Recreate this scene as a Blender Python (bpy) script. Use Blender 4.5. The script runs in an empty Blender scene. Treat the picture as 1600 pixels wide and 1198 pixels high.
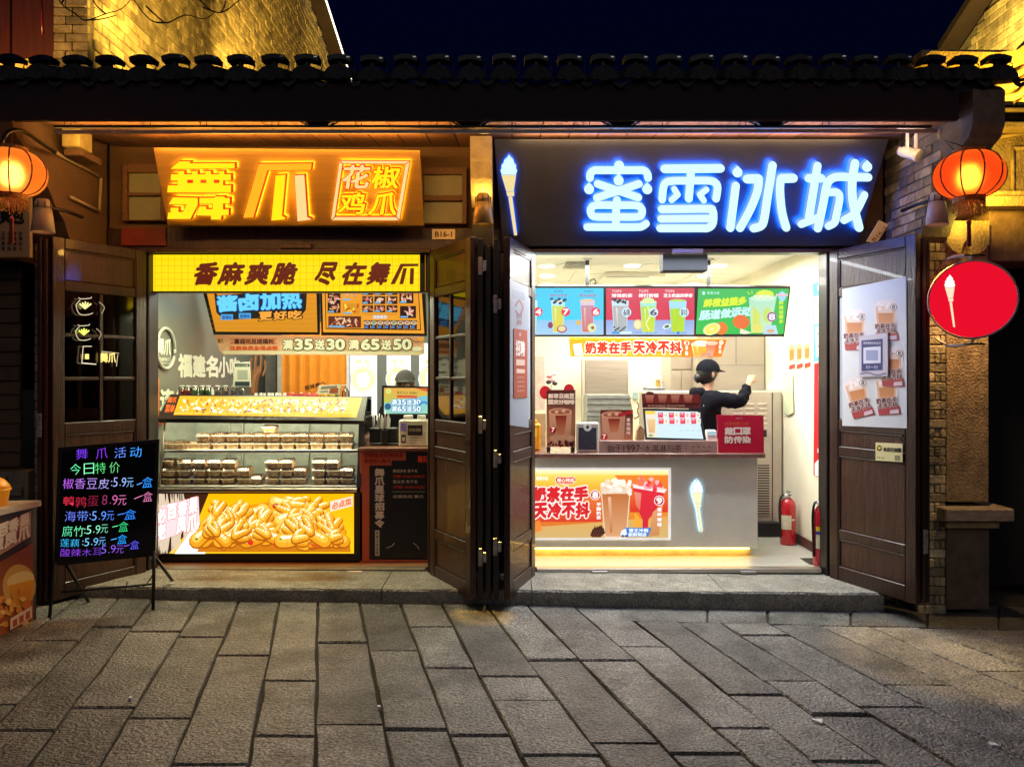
import bpy, math, random
from mathutils import Vector, Matrix
from math import sin, cos, pi, radians
random.seed(7)
scn = bpy.context.scene
COL = scn.collection

# ---------------------------------------------------------------- camera, sky, weak sun added as street fill, exposure
F, H, HY = 1200.0, 1.6, 590.0          # focal length in photo pixels, eye height, horizon row
cam_d = bpy.data.cameras.new('camera'); cam = bpy.data.objects.new('camera', cam_d); COL.objects.link(cam)
cam.location = (0, 0, H); cam.rotation_euler = (radians(90), 0, 0)
cam_d.sensor_width = 36; cam_d.lens = 36 * F / 1600; cam_d.shift_y = -(599 - HY) / 1600
cam_d.clip_end = 400; cam_d.clip_start = 0.05
scn.camera = cam

world = bpy.data.worlds.new('World'); scn.world = world; world.use_nodes = True
nt = world.node_tree; nt.nodes.clear()
wo = nt.nodes.new('ShaderNodeOutputWorld'); bg = nt.nodes.new('ShaderNodeBackground'); sky = nt.nodes.new('ShaderNodeTexSky')
sky.sky_type = 'NISHITA'; sky.sun_disc = False; sky.sun_elevation = radians(-4); sky.sun_rotation = radians(180)
tint = nt.nodes.new('ShaderNodeMix'); tint.data_type = 'RGBA'; tint.blend_type = 'MULTIPLY'; tint.inputs[0].default_value = 1
tint.inputs[7].default_value = (0.03, 0.12, 1.0, 1)
nt.links.new(sky.outputs[0], tint.inputs[6]); nt.links.new(tint.outputs[2], bg.inputs[0]); nt.links.new(bg.outputs[0], wo.inputs[0])
bg.inputs[1].default_value = 0.5

sun_d = bpy.data.lights.new('sun', 'SUN'); sun = bpy.data.objects.new('sun', sun_d); COL.objects.link(sun)
sun_d.energy = 0.20; sun_d.angle = radians(50); sun_d.color = (1.0, 0.97, 0.88)
sun.rotation_euler = (radians(52), 0, radians(4)); sun.location = (0, -4, 9)

vs = scn.view_settings; vs.view_transform = 'Standard'; vs.look = 'None'; vs.gamma = 1; vs.exposure = 0; vs.use_curve_mapping = False

# ---------------------------------------------------------------- helpers
def lin(h, k=1.0):
    if not isinstance(h, str): return tuple(h[:3])
    h = h.lstrip('#')
    if len(h) == 3: h = ''.join(x * 2 for x in h)
    o = []
    for i in (0, 2, 4):
        v = int(h[i:i + 2], 16) / 255
        o.append((v / 12.92 if v <= .04045 else ((v + .055) / 1.055) ** 2.4) * k)
    return tuple(o)

MATS = {}
def mat(name, col, rough=.6, metal=0., var=.2, scale=12., bump=.0, bscale=None, wood=False, emit=None, ek=1., coat=0., rnd=0., stretch=None, speck=0., spec=None, stain=0.):
    if name in MATS: return MATS[name]
    m = bpy.data.materials.new(name); m.use_nodes = True; n = m.node_tree.nodes; L = m.node_tree.links
    b = n['Principled BSDF']; c = lin(col)
    b.inputs['Roughness'].default_value = rough; b.inputs['Metallic'].default_value = metal
    b.inputs['Coat Weight'].default_value = coat
    tc = n.new('ShaderNodeTexCoord'); mp = n.new('ShaderNodeMapping'); L.new(tc.outputs['Object'], mp.inputs[0])
    if wood: mp.inputs['Scale'].default_value = (14, 14, .8)
    if stretch: mp.inputs['Scale'].default_value = stretch
    ns = n.new('ShaderNodeTexNoise'); ns.inputs['Scale'].default_value = scale; ns.inputs['Detail'].default_value = 6; ns.inputs['Roughness'].default_value = .62
    L.new(mp.outputs[0], ns.inputs['Vector'])
    mr = n.new('ShaderNodeMapRange'); mr.inputs[1].default_value = .3; mr.inputs[2].default_value = .7
    mr.inputs[3].default_value = 1 - var; mr.inputs[4].default_value = 1 + var
    L.new(ns.outputs['Fac'], mr.inputs[0])
    mx = n.new('ShaderNodeMix'); mx.data_type = 'RGBA'; mx.blend_type = 'MULTIPLY'; mx.inputs[0].default_value = 1
    mx.inputs[6].default_value = (*c, 1); L.new(mr.outputs[0], mx.inputs[7])
    out = mx.outputs[2]
    if rnd:
        oi = n.new('ShaderNodeObjectInfo'); m2 = n.new('ShaderNodeMapRange'); m2.inputs[3].default_value = 1 - rnd; m2.inputs[4].default_value = 1 + rnd
        L.new(oi.outputs['Random'], m2.inputs[0]); m3 = n.new('ShaderNodeMix'); m3.data_type = 'RGBA'; m3.blend_type = 'MULTIPLY'; m3.inputs[0].default_value = 1
        L.new(out, m3.inputs[6]); L.new(m2.outputs[0], m3.inputs[7]); out = m3.outputs[2]
    if speck:
        for sc_, amt in ((85, speck), (210, speck * .8)):
            n2 = n.new('ShaderNodeTexNoise'); n2.inputs['Scale'].default_value = sc_; n2.inputs['Detail'].default_value = 3; L.new(tc.outputs['Object'], n2.inputs['Vector'])
            r2 = n.new('ShaderNodeMapRange'); r2.inputs[1].default_value = .36; r2.inputs[2].default_value = .64; r2.inputs[3].default_value = 1 - amt; r2.inputs[4].default_value = 1 + amt; L.new(n2.outputs['Fac'], r2.inputs[0])
            q2 = n.new('ShaderNodeMix'); q2.data_type = 'RGBA'; q2.blend_type = 'MULTIPLY'; q2.inputs[0].default_value = 1; L.new(out, q2.inputs[6]); L.new(r2.outputs[0], q2.inputs[7]); out = q2.outputs[2]
    if stain:
        n4 = n.new('ShaderNodeTexNoise'); n4.inputs['Scale'].default_value = 1.9; n4.inputs['Detail'].default_value = 7; n4.inputs['Roughness'].default_value = .72; L.new(tc.outputs['Object'], n4.inputs['Vector'])
        r4 = n.new('ShaderNodeMapRange'); r4.inputs[1].default_value = .38; r4.inputs[2].default_value = .52; r4.inputs[3].default_value = 1 - stain; r4.inputs[4].default_value = 1.08; L.new(n4.outputs['Fac'], r4.inputs[0])
        q4 = n.new('ShaderNodeMix'); q4.data_type = 'RGBA'; q4.blend_type = 'MULTIPLY'; q4.inputs[0].default_value = 1; L.new(out, q4.inputs[6]); L.new(r4.outputs[0], q4.inputs[7]); out = q4.outputs[2]
    if spec is not None: b.inputs['Specular IOR Level'].default_value = spec
    L.new(out, b.inputs['Base Color'])
    rr = n.new('ShaderNodeMapRange'); rr.inputs[3].default_value = max(.02, rough - .12); rr.inputs[4].default_value = min(1, rough + .12)
    L.new(ns.outputs['Fac'], rr.inputs[0]); L.new(rr.outputs[0], b.inputs['Roughness'])
    if bump:
        nb = n.new('ShaderNodeTexNoise'); nb.inputs['Scale'].default_value = bscale or scale * 3; nb.inputs['Detail'].default_value = 5
        L.new(mp.outputs[0], nb.inputs['Vector'])
        bp = n.new('ShaderNodeBump'); bp.inputs['Strength'].default_value = bump; bp.inputs['Distance'].default_value = .02
        L.new(nb.outputs['Fac'], bp.inputs['Height']); L.new(bp.outputs[0], b.inputs['Normal'])
    if emit is not None:
        b.inputs['Emission Color'].default_value = (*lin(emit), 1); b.inputs['Emission Strength'].default_value = ek
    MATS[name] = m
    return m

def glow(name, col, k=1.):
    """something that gives off light"""
    if name in MATS: return MATS[name]
    m = bpy.data.materials.new(name); m.use_nodes = True; n = m.node_tree.nodes; n.clear()
    e = n.new('ShaderNodeEmission'); o = n.new('ShaderNodeOutputMaterial'); e.inputs[0].default_value = (*lin(col), 1); e.inputs[1].default_value = k
    m.node_tree.links.new(e.outputs[0], o.inputs[0]); MATS[name] = m
    return m

def print_mat(name, k=None, rough=.45):
    """flat print coloured by the mesh's colour attribute; k gives a backlit print or a screen"""
    if name in MATS: return MATS[name]
    m = bpy.data.materials.new(name); m.use_nodes = True; n = m.node_tree.nodes; L = m.node_tree.links
    b = n['Principled BSDF']; a = n.new('ShaderNodeAttribute'); a.attribute_name = 'Col'; b.inputs['Roughness'].default_value = rough
    if k is None: L.new(a.outputs['Color'], b.inputs['Base Color'])
    else:
        b.inputs['Base Color'].default_value = (.02, .02, .02, 1)
        L.new(a.outputs['Color'], b.inputs['Emission Color']); b.inputs['Emission Strength'].default_value = k
    MATS[name] = m
    return m

def glass_mat(name, tintc=(1, 1, 1), refl=.12, rough=.03):
    if name in MATS: return MATS[name]
    m = bpy.data.materials.new(name); m.use_nodes = True; n = m.node_tree.nodes; L = m.node_tree.links; n.clear()
    t = n.new('ShaderNodeBsdfTransparent'); t.inputs[0].default_value = (*tintc, 1); g = n.new('ShaderNodeBsdfGlossy'); g.inputs['Roughness'].default_value = rough
    fr = n.new('ShaderNodeFresnel'); fr.inputs[0].default_value = 1.5; ad = n.new('ShaderNodeMath'); ad.operation = 'ADD'; ad.inputs[1].default_value = refl
    x = n.new('ShaderNodeMixShader'); o = n.new('ShaderNodeOutputMaterial')
    L.new(fr.outputs[0], ad.inputs[0]); L.new(ad.outputs[0], x.inputs[0]); L.new(t.outputs[0], x.inputs[1]); L.new(g.outputs[0], x.inputs[2]); L.new(x.outputs[0], o.inputs[0])
    MATS[name] = m
    return m

def W(px, py, Y): return Vector(((px - 800) / F * Y, Y, H + (HY - py) / F * Y))
def X_(px, Y): return (px - 800) / F * Y
def Z_(py, Y): return H + (HY - py) / F * Y

class Plane:
    """a flat surface standing in the place; n points to its visible side"""
    def __init__(s, p0, n): s.p0 = Vector(p0); s.n = Vector(n).normalized()
    def at(s, px, py, off=0., out=0.):
        d = Vector(((px - 800) / F, 1, (HY - py) / F)); o = Vector((0, 0, H))
        t = ((s.p0 + s.n * off) - o).dot(s.n) / d.dot(s.n)
        return o + d * t + s.n * out
def PY(Y): return Plane((0, Y, 0), (0, -1, 0))
def PT(yt, Yt, yb, Yb):
    a, b = W(800, yt, Yt), W(800, yb, Yb); u = a - b
    n = Vector((1, 0, 0)).cross(u)
    if n.y > 0: n = -n
    return Plane(a, n)
def PV(x0, y0, x1, y1):
    n = Vector((y1 - y0, -(x1 - x0), 0))
    if n.dot(Vector((x0, y0, 0))) > 0: n = -n
    return Plane((x0, y0, 0), n)

def tag(o, label=None, cat=None, group=None, kind=None):
    if label: o['label'] = label
    if cat: o['category'] = cat
    if group: o['group'] = group
    if kind: o['kind'] = kind
    return o
def thing(name, label, cat, loc=(0, 0, 0), group=None, rz=0):
    o = bpy.data.objects.new(name, None); COL.objects.link(o); o.location = loc; o.rotation_euler = (0, 0, rz); o.empty_display_size = .1
    return tag(o, label, cat, group)
def inv(o):
    if o is None: return Matrix()
    m = Matrix.Translation(o.location) @ o.rotation_euler.to_matrix().to_4x4() @ Matrix.Diagonal((*o.scale, 1))
    return (o.matrix_parent_inverse @ m if False else m)
def world_of(o):
    m = Matrix.Translation(o.location) @ o.rotation_euler.to_matrix().to_4x4() @ Matrix.Diagonal((*o.scale, 1))
    return (world_of(o.parent) @ o.matrix_parent_inverse @ m) if o.parent else m
def link(name, me, parent=None, keep=True):
    o = bpy.data.objects.new(name, me); COL.objects.link(o)
    if parent is not None:
        o.parent = parent
        if keep: o.matrix_parent_inverse = world_of(parent).inverted()
    return o
def copy_tree(o, parent=None):
    c = o.copy(); COL.objects.link(c); mi = o.matrix_parent_inverse.copy()
    if parent is not None: c.parent = parent; c.matrix_parent_inverse = mi
    for ch in list(o.children): copy_tree(ch, c)
    return c

class MB:
    """mesh collector"""
    def __init__(s): s.v = []; s.f = []; s.m = []; s.c = []; s.sm = []; s.mats = []; s.lay = 0.0
    def mi(s, m):
        if m not in s.mats: s.mats.append(m)
        return s.mats.index(m)
    def face(s, pts, m, col=(1, 1, 1), smooth=False):
        i = len(s.v); s.v += [tuple(p) for p in pts]; s.f.append(tuple(range(i, i + len(pts)))); s.m.append(s.mi(m)); s.sm.append(smooth)
        s.c.append(col if isinstance(col, list) else [col] * len(pts))
    def add(s, vs, fs, m, smooth=False, col=(1, 1, 1)):
        i = len(s.v); s.v += [tuple(p) for p in vs]; k = s.mi(m)
        for f in fs:
            s.f.append(tuple(i + j for j in f)); s.m.append(k); s.sm.append(smooth); s.c.append([col] * len(f))
    def box(s, x0, x1, y0, y1, z0, z1, m, mtx=None, bev=0.):
        if bev > 0:
            b = min(bev, abs(x1 - x0) * .45, abs(y1 - y0) * .45, abs(z1 - z0) * .45)
            xs, ys, zs = (x0, x1), (y0, y1), (z0, z1); vs = []; sg = (1, -1)
            idx = {}
            for a in (0, 1):
                for d in (0, 1):
                    for e in (0, 1):
                        X, Y, Z = xs[a], ys[d], zs[e]; bx, by, bz = sg[a] * b, sg[d] * b, sg[e] * b
                        idx[(a, d, e, 'x')] = len(vs); vs.append((X, Y + by, Z + bz))
                        idx[(a, d, e, 'y')] = len(vs); vs.append((X + bx, Y, Z + bz))
                        idx[(a, d, e, 'z')] = len(vs); vs.append((X + bx, Y + by, Z))
            fs = []
            for a in (0, 1):
                fs.append([idx[(a, d, e, 'x')] for d, e in ((0, 0), (1, 0), (1, 1), (0, 1))])
                fs.append([idx[(d, a, e, 'y')] for d, e in ((0, 0), (1, 0), (1, 1), (0, 1))])
                fs.append([idx[(d, e, a, 'z')] for d, e in ((0, 0), (1, 0), (1, 1), (0, 1))])
            for d in (0, 1):
                for e in (0, 1):
                    fs.append([idx[(0, d, e, 'y')], idx[(1, d, e, 'y')], idx[(1, d, e, 'z')], idx[(0, d, e, 'z')]])
                    fs.append([idx[(d, 0, e, 'x')], idx[(d, 1, e, 'x')], idx[(d, 1, e, 'z')], idx[(d, 0, e, 'z')]])
                    fs.append([idx[(d, e, 0, 'x')], idx[(d, e, 1, 'x')], idx[(d, e, 1, 'y')], idx[(d, e, 0, 'y')]])
                    for a in (0, 1): fs.append([idx[(a, d, e, q)] for q in 'xyz'])
        else:
            vs = [(x, y, z) for x in (x0, x1) for y in (y0, y1) for z in (z0, z1)]
            fs = [(0, 1, 3, 2), (4, 6, 7, 5), (0, 4, 5, 1), (2, 3, 7, 6), (0, 2, 6, 4), (1, 5, 7, 3)]
        if mtx is not None: vs = [mtx @ Vector(p) for p in vs]
        s.add(vs, fs, m)
        return s
    def prism(s, pts, d, m, ms=None, mb=None, cap=True):
        """pts: 3D front outline, d: vector to its back outline"""
        n = len(pts); d = Vector(d); P = [Vector(p) for p in pts]; Q = [p + d for p in P]
        s.face(P, m)
        if cap: s.face(Q[::-1], mb or m)
        for i in range(n):
            j = (i + 1) % n; s.face([P[i], Q[i], Q[j], P[j]], ms or m)
        return s
    def tube(s, pts, r, m, seg=8, closed=False):
        P = [Vector(p) for p in pts]; n = len(P); rs = r if isinstance(r, (list, tuple)) else [r] * n; vs = []; fs = []
        up = Vector((0, 0, 1))
        for i, p in enumerate(P):
            t = (P[min(i + 1, n - 1)] - P[max(i - 1, 0)]).normalized()
            a = t.cross(up if abs(t.z) < .95 else Vector((0, 1, 0))).normalized(); b = t.cross(a)
            for k in range(seg):
                q = 2 * pi * k / seg; vs.append(p + (a * cos(q) + b * sin(q)) * rs[i])
        for i in range(n - 1):
            for k in range(seg): fs.append((i * seg + k, i * seg + (k + 1) % seg, (i + 1) * seg + (k + 1) % seg, (i + 1) * seg + k))
        fs.append(tuple(range(seg))[::-1]); fs.append(tuple((n - 1) * seg + k for k in range(seg)))
        s.add(vs, fs, m, smooth=True); return s
    def lathe(s, prof, m, c=(0, 0, 0), seg=24, mtx=None, sx=1., sy=1., smooth=True, cap=True):
        vs = []; fs = []; n = len(prof)
        for r, z in prof:
            for k in range(seg):
                q = 2 * pi * k / seg; p = Vector((r * cos(q) * sx, r * sin(q) * sy, z))
                vs.append((mtx @ p if mtx is not None else p) + Vector(c))
        for i in range(n - 1):
            for k in range(seg): fs.append((i * seg + k, i * seg + (k + 1) % seg, (i + 1) * seg + (k + 1) % seg, (i + 1) * seg + k))
        if cap and prof[0][0] > 1e-5: fs.append(tuple(range(seg))[::-1])
        if cap and prof[-1][0] > 1e-5: fs.append(tuple((n - 1) * seg + k for k in range(seg)))
        s.add(vs, fs, m, smooth=smooth); return s
    def build(s, name, parent=None, kind=None, keep=True, label=None):
        me = bpy.data.meshes.new(name); me.from_pydata(s.v, [], s.f)
        for m in s.mats: me.materials.append(m)
        me.polygons.foreach_set('material_index', s.m); me.polygons.foreach_set('use_smooth', s.sm)
        a = me.color_attributes.new('Col', 'FLOAT_COLOR', 'CORNER'); buf = []
        for cs in s.c:
            for q in cs: buf += [q[0], q[1], q[2], 1.0]
        a.data.foreach_set('color', buf); me.update()
        o = link(name, me, parent, keep)
        if kind: o['kind'] = kind
        if label: o['label'] = label
        return o

def box(name, x0, x1, y0, y1, z0, z1, m, parent=None, bev=0., kind=None, label=None):
    return MB().box(x0, x1, y0, y1, z0, z1, m, bev=bev).build(name, parent, kind, label=label)
def tube(name, pts, r, m, parent=None, seg=8): return MB().tube(pts, r, m, seg).build(name, parent)

def smooth_line(pts, k=5):
    if len(pts) < 3: return pts
    out = []; P = [Vector((*p, 0)) if len(p) == 2 else Vector(p) for p in pts]; n = len(P)
    for i in range(n - 1):
        a, b, c, d = P[max(i - 1, 0)], P[i], P[i + 1], P[min(i + 2, n - 1)]
        for j in range(k):
            t = j / k
            out.append(.5 * ((2 * b) + (c - a) * t + (2 * a - 5 * b + 4 * c - d) * t * t + (3 * b - a - 3 * c + d) * t ** 3))
    out.append(P[-1])
    return [(p.x, p.y) if len(pts[0]) == 2 else p for p in out]
def stroke_outline(pts, w, smooth=True, cap=6):
    if smooth: pts = smooth_line(pts)
    P = [Vector(p) for p in pts]; n = len(P); ws = w if isinstance(w, (list, tuple)) else None; Lf = []; R = []
    for i in range(n):
        a = (P[i] - P[i - 1]).normalized() if i else (P[1] - P[0]).normalized()
        b = (P[i + 1] - P[i]).normalized() if i < n - 1 else a
        t = (a + b)
        t = t.normalized() if t.length > .1 else a
        nn = Vector((-t.y, t.x)); k = 1 / max(.55, nn.dot(Vector((-a.y, a.x))))
        h = (ws[0] + (ws[1] - ws[0]) * i / (n - 1)) / 2 if ws else w / 2
        Lf.append(P[i] + nn * h * k); R.append(P[i] - nn * h * k)
    out = list(Lf); t = (P[-1] - P[-2]).normalized(); h = (Lf[-1] - P[-1]).length; a0 = math.atan2(t.x, -t.y)
    a0 = math.atan2((Lf[-1] - P[-1]).y, (Lf[-1] - P[-1]).x)
    for k in range(1, cap): q = a0 - pi * k / cap; out.append(P[-1] + Vector((cos(q), sin(q))) * h)
    out += R[::-1]; h = (R[0] - P[0]).length; a0 = math.atan2((R[0] - P[0]).y, (R[0] - P[0]).x)
    for k in range(1, cap): q = a0 - pi * k / cap; out.append(P[0] + Vector((cos(q), sin(q))) * h)
    return [(p.x, p.y) for p in out]

FONT = {}
def glyphs(body, bold=0., depth=0., sp=1.):
    k = (body, bold, depth, sp)
    if k not in FONT:
        c = bpy.data.curves.new('text', 'FONT'); c.body = body; c.offset = bold; c.extrude = depth; c.fill_mode = 'BOTH' if depth else 'FRONT'
        c.resolution_u = 3; c.space_character = sp; c.space_line = 1.15
        o = bpy.data.objects.new('text', c); COL.objects.link(o)
        me = bpy.data.meshes.new_from_object(o.evaluated_get(bpy.context.evaluated_depsgraph_get()))
        vs = [v.co.copy() for v in me.vertices]; fs = [tuple(p.vertices) for p in me.polygons]; nz = [p.normal.z for p in me.polygons]
        COL.objects.unlink(o); bpy.data.objects.remove(o); bpy.data.curves.remove(c); bpy.data.meshes.remove(me)
        FONT[k] = (vs, fs, nz)
    return FONT[k]
def bbox2(vs):
    if not vs: return (0, 0, 1, 1)
    return min(v.x for v in vs), min(v.y for v in vs), max(v.x for v in vs), max(v.y for v in vs)
def quad_of(q):
    if len(q) == 4 and not isinstance(q[0], (tuple, list)): x0, y0, x1, y1 = q; return [(x0, y0), (x1, y0), (x1, y1), (x0, y1)]
    return q
def bil(q, u, v):
    a, b, c, d = q
    return ((a[0] * (1 - u) + b[0] * u) * (1 - v) + (d[0] * (1 - u) + c[0] * u) * v, (a[1] * (1 - u) + b[1] * u) * (1 - v) + (d[1] * (1 - u) + c[1] * u) * v)

class Art:
    """flat print on a plane, laid out in layers 0.2 mm apart"""
    def __init__(s, plane, m, off=.002, step=.0002): s.p = plane; s.m = m; s.o = off; s.st = step; s.mb = MB()
    def up(s): s.o += s.st; return s.o
    def poly(s, pts, col, grad=None):
        o = s.up(); c = lin(col)
        if grad:
            g = lin(grad); ys = [p[1] for p in pts]; a, b = min(ys), max(ys)
            cc = [tuple(c[i] + (g[i] - c[i]) * ((p[1] - a) / max(b - a, 1e-6)) for i in range(3)) for p in pts]
        else: cc = c
        s.mb.face([s.p.at(x, y, o) for x, y in pts], s.m, cc); return s
    def rect(s, x0, y0, x1, y1, col, grad=None): return s.poly([(x0, y0), (x1, y0), (x1, y1), (x0, y1)], col, grad)
    def ell(s, x, y, rx, ry, col, n=20, rot=0, grad=None):
        cr, sr = cos(rot), sin(rot); pts = []
        for k in range(n):
            a = 2 * pi * k / n; u, v = cos(a) * rx, sin(a) * ry; pts.append((x + u * cr - v * sr, y + u * sr + v * cr))
        return s.poly(pts, col, grad)
    def line(s, pts, w, col, smooth=False, cap=4): return s.poly(stroke_outline(pts, w, smooth, cap), col)
    def text(s, body, q, col, bold=.02, outline=None, ow=.06, sp=1., grad=None):
        q = quad_of(q); vs, fs, nz = glyphs(body, 0. if bold >= 0 else bold, 0., sp); x0, y0, x1, y1 = bbox2(vs); n_ = max(1, body.count('\n') + 1)
        hpx = abs(q[3][1] - q[0][1]) / n_; big = hpx > 9
        for (cc, bd) in ((outline, ow), (col, bold)):
            if cc is None: continue
            c = lin(cc); g = lin(grad) if grad and cc == col else None
            if bd <= .012 or (hpx < 5.5 and cc == col): offs = [(0, 0)]
            elif cc == col: r_ = bd; k = 6 if big else 4; offs = [(0, 0)] + [(cos(2 * pi * j / k + .4) * r_, sin(2 * pi * j / k + .4) * r_) for j in range(k)]
            else: r_ = bd - .01; k = 10 if big else 6; offs = [(cos(2 * pi * j / k) * r_, sin(2 * pi * j / k) * r_) for j in range(k)] + [(cos(2 * pi * j / 6) * r_ * .5, sin(2 * pi * j / 6) * r_ * .5) for j in range(6 if r_ > .07 else 0)]
            s.up()
            for ox, oy in offs:
                s.o += .00003; P = []
                for v in vs:
                    u, w = (v.x + ox - x0) / (x1 - x0), 1 - (v.y + oy - y0) / (y1 - y0); px, py = bil(q, u, w); P.append(s.p.at(px, py, s.o))
                s.mb.add(P, fs, s.m, col=c)
        return s
    def cup(s, x, y, w, h, body='c98a5a', top='f3e3d0', lid='e8d8c8', low=None, pearls=None):
        """drink cup: x centre, y top of the rim, w width, h height"""
        t, b = w / 2, w * .36
        s.poly([(x - t, y), (x + t, y), (x + b, y + h), (x - b, y + h)], lid)
        s.poly([(x - t * .88, y + h * .16), (x + t * .88, y + h * .16), (x + b * .92, y + h * .97), (x - b * .92, y + h * .97)], body, low or body)
        s.poly([(x - t * .5, y + h * .22), (x - t * .3, y + h * .22), (x - b * .3, y + h * .9), (x - b * .5, y + h * .9)], top, body)
        s.ell(x, y + h * .02, t, w * .13, lid); s.ell(x, y + h * .01, t * .9, w * .10, top)
        if pearls:
            rr = random.Random(int(x * 7 + y))
            for k in range(16): s.ell(x + rr.uniform(-.7, .7) * t, y + rr.uniform(-.04, .09) * h, w * .06, w * .05, pearls, 8)
        return s
    def build(s, name='print', parent=None): return s.mb.build(name, parent)

def lights_area(name, loc, energy, col, size, rot=(0, 0, 0), size_y=None, shape=None, spread=None):
    d = bpy.data.lights.new(name, 'AREA'); d.energy = energy; d.color = col; d.size = size
    d.shape = 'RECTANGLE' if size_y else (shape or 'SQUARE')
    if size_y: d.size_y = size_y
    if spread: d.spread = spread
    o = bpy.data.objects.new(name, d); COL.objects.link(o); o.location = loc; o.rotation_euler = rot; return o
def lights_spot(name, loc, to, energy, col, angle=60, blend=.5, rad=.03):
    d = bpy.data.lights.new(name, 'SPOT'); d.energy = energy; d.color = col; d.spot_size = radians(angle); d.spot_blend = blend; d.shadow_soft_size = rad
    o = bpy.data.objects.new(name, d); COL.objects.link(o); o.location = loc
    o.rotation_euler = (Vector(to) - Vector(loc)).to_track_quat('-Z', 'Y').to_euler(); return o
def lights_point(name, loc, energy, col, rad=.05):
    d = bpy.data.lights.new(name, 'POINT'); d.energy = energy; d.color = col; d.shadow_soft_size = rad
    o = bpy.data.objects.new(name, d); COL.objects.link(o); o.location = loc; return o

# ---------------------------------------------------------------- materials
STONE = mat('granite paving', (.165, .16, .142), .42, var=.32, scale=3.5, bump=1., bscale=60, rnd=.36, speck=.6, stain=.55)
STONE2 = mat('granite step', (.25, .24, .20), .7, var=.35, scale=7, bump=.9, bscale=45, rnd=.1, speck=.35)
SOIL = mat('joint dirt', (.035, .03, .022), .95, var=.6, scale=30, bump=.8)
BRICK_Y = mat('old grey brick', (.38, .31, .18), .85, var=.55, scale=6, bump=.8, bscale=40, rnd=.42)
BRICK_D = mat('grey brick', (.19, .17, .15), .85, var=.4, scale=8, bump=.7, bscale=40, rnd=.3)
MORTAR = mat('lime mortar', (.16, .14, .11), .95, var=.3, bump=.4)
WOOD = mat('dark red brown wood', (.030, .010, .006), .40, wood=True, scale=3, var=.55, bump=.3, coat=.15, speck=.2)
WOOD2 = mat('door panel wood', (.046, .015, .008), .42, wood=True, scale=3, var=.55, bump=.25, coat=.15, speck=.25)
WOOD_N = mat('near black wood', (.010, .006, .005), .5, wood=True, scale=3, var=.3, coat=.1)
PLANK = mat('soffit plank', (.16, .075, .035), .6, var=.3, scale=4, stretch=(14, .8, 14), bump=.1, rnd=.2)
EAVE = mat('dark eave board', (.020, .010, .011), .8, var=.25, scale=3)
TILE = mat('dark clay roof tile', (.020, .020, .022), .7, var=.6, scale=20, bump=.4, rnd=.25)
PLASTER = mat('brown plaster', (.13, .07, .035), .9, var=.2, scale=4, bump=.2)
STUCCO = mat('rough stone stucco', (.34, .24, .13), .95, var=.4, scale=14, bump=1.0, bscale=60)
CREAM = mat('cream plaster', (.80, .77, .60), .7, var=.04, scale=3)
CEIL = mat('cream ceiling board', (.82, .82, .72), .7, var=.03, scale=3)
GREYW = mat('grey green wall paint', (.17, .185, .15), .35, var=.06, scale=2)
BLACK = mat('black plastic', (.012, .012, .013), .4, var=.2)
BLACKM = mat('black painted metal', (.014, .012, .012), .38, metal=.3, var=.2)
WHITE = mat('white plastic', (.72, .72, .70), .4, var=.05)
STEEL = mat('brushed steel', (.52, .48, .42), .34, metal=.9, var=.12, scale=3, stretch=(1, 1, 30))
STEELD = mat('matt steel sheet', (.50, .44, .36), .5, metal=.35, var=.08, scale=3)
GLASS = glass_mat('clear glass', (.95, .98, .96), .03)
GLASSD = glass_mat('dark old glass', (.55, .5, .42), .10, .05)
RED = mat('red paint', (.45, .012, .018), .3, var=.1, coat=.4)
GREYM = mat('grey metal', (.3, .3, .31), .4, metal=.6, var=.15)
FLOORT = mat('pale floor tile', (.52, .52, .44), .35, var=.12, scale=16)
FLOORW = mat('orange wood floor', (.30, .14, .07), .45, var=.2, scale=3, stretch=(.8, 14, 14))
GOLDM = mat('brushed gold panel', (.36, .20, .05), .36, metal=.4, var=.12, scale=2, stretch=(1, 1, 22))
PANELB = mat('dark bronze panel', (.036, .036, .040), .40, metal=.1, var=.1, scale=2)
LIT = print_mat('lit print', 1.12); LIT2 = print_mat('bright lit print', 1.5); PRN = print_mat('matt print'); NEON = print_mat('glowing marker and reflection', 1.6)
SCREEN = print_mat('screen picture', 1.05)
HINGE = mat('worn steel hinge', (.45, .42, .40), .4, metal=.8, var=.4, scale=40)
# ================================================================= GROUND
def gz(x): return -.0182 * x
gm = MB(); gm.face([(-60, -40, -.03 + gz(-60) * 0), (60, -40, -.03), (60, 60, -.03), (-60, 60, -.03)], SOIL)
gm.v = [(x, y, gz(x) - .016) for x, y, z in gm.v]
ground = gm.build('ground'); tag(ground, kind='structure')
GP = Plane((0, 0, 0), (.0182, 0, 1))
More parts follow.
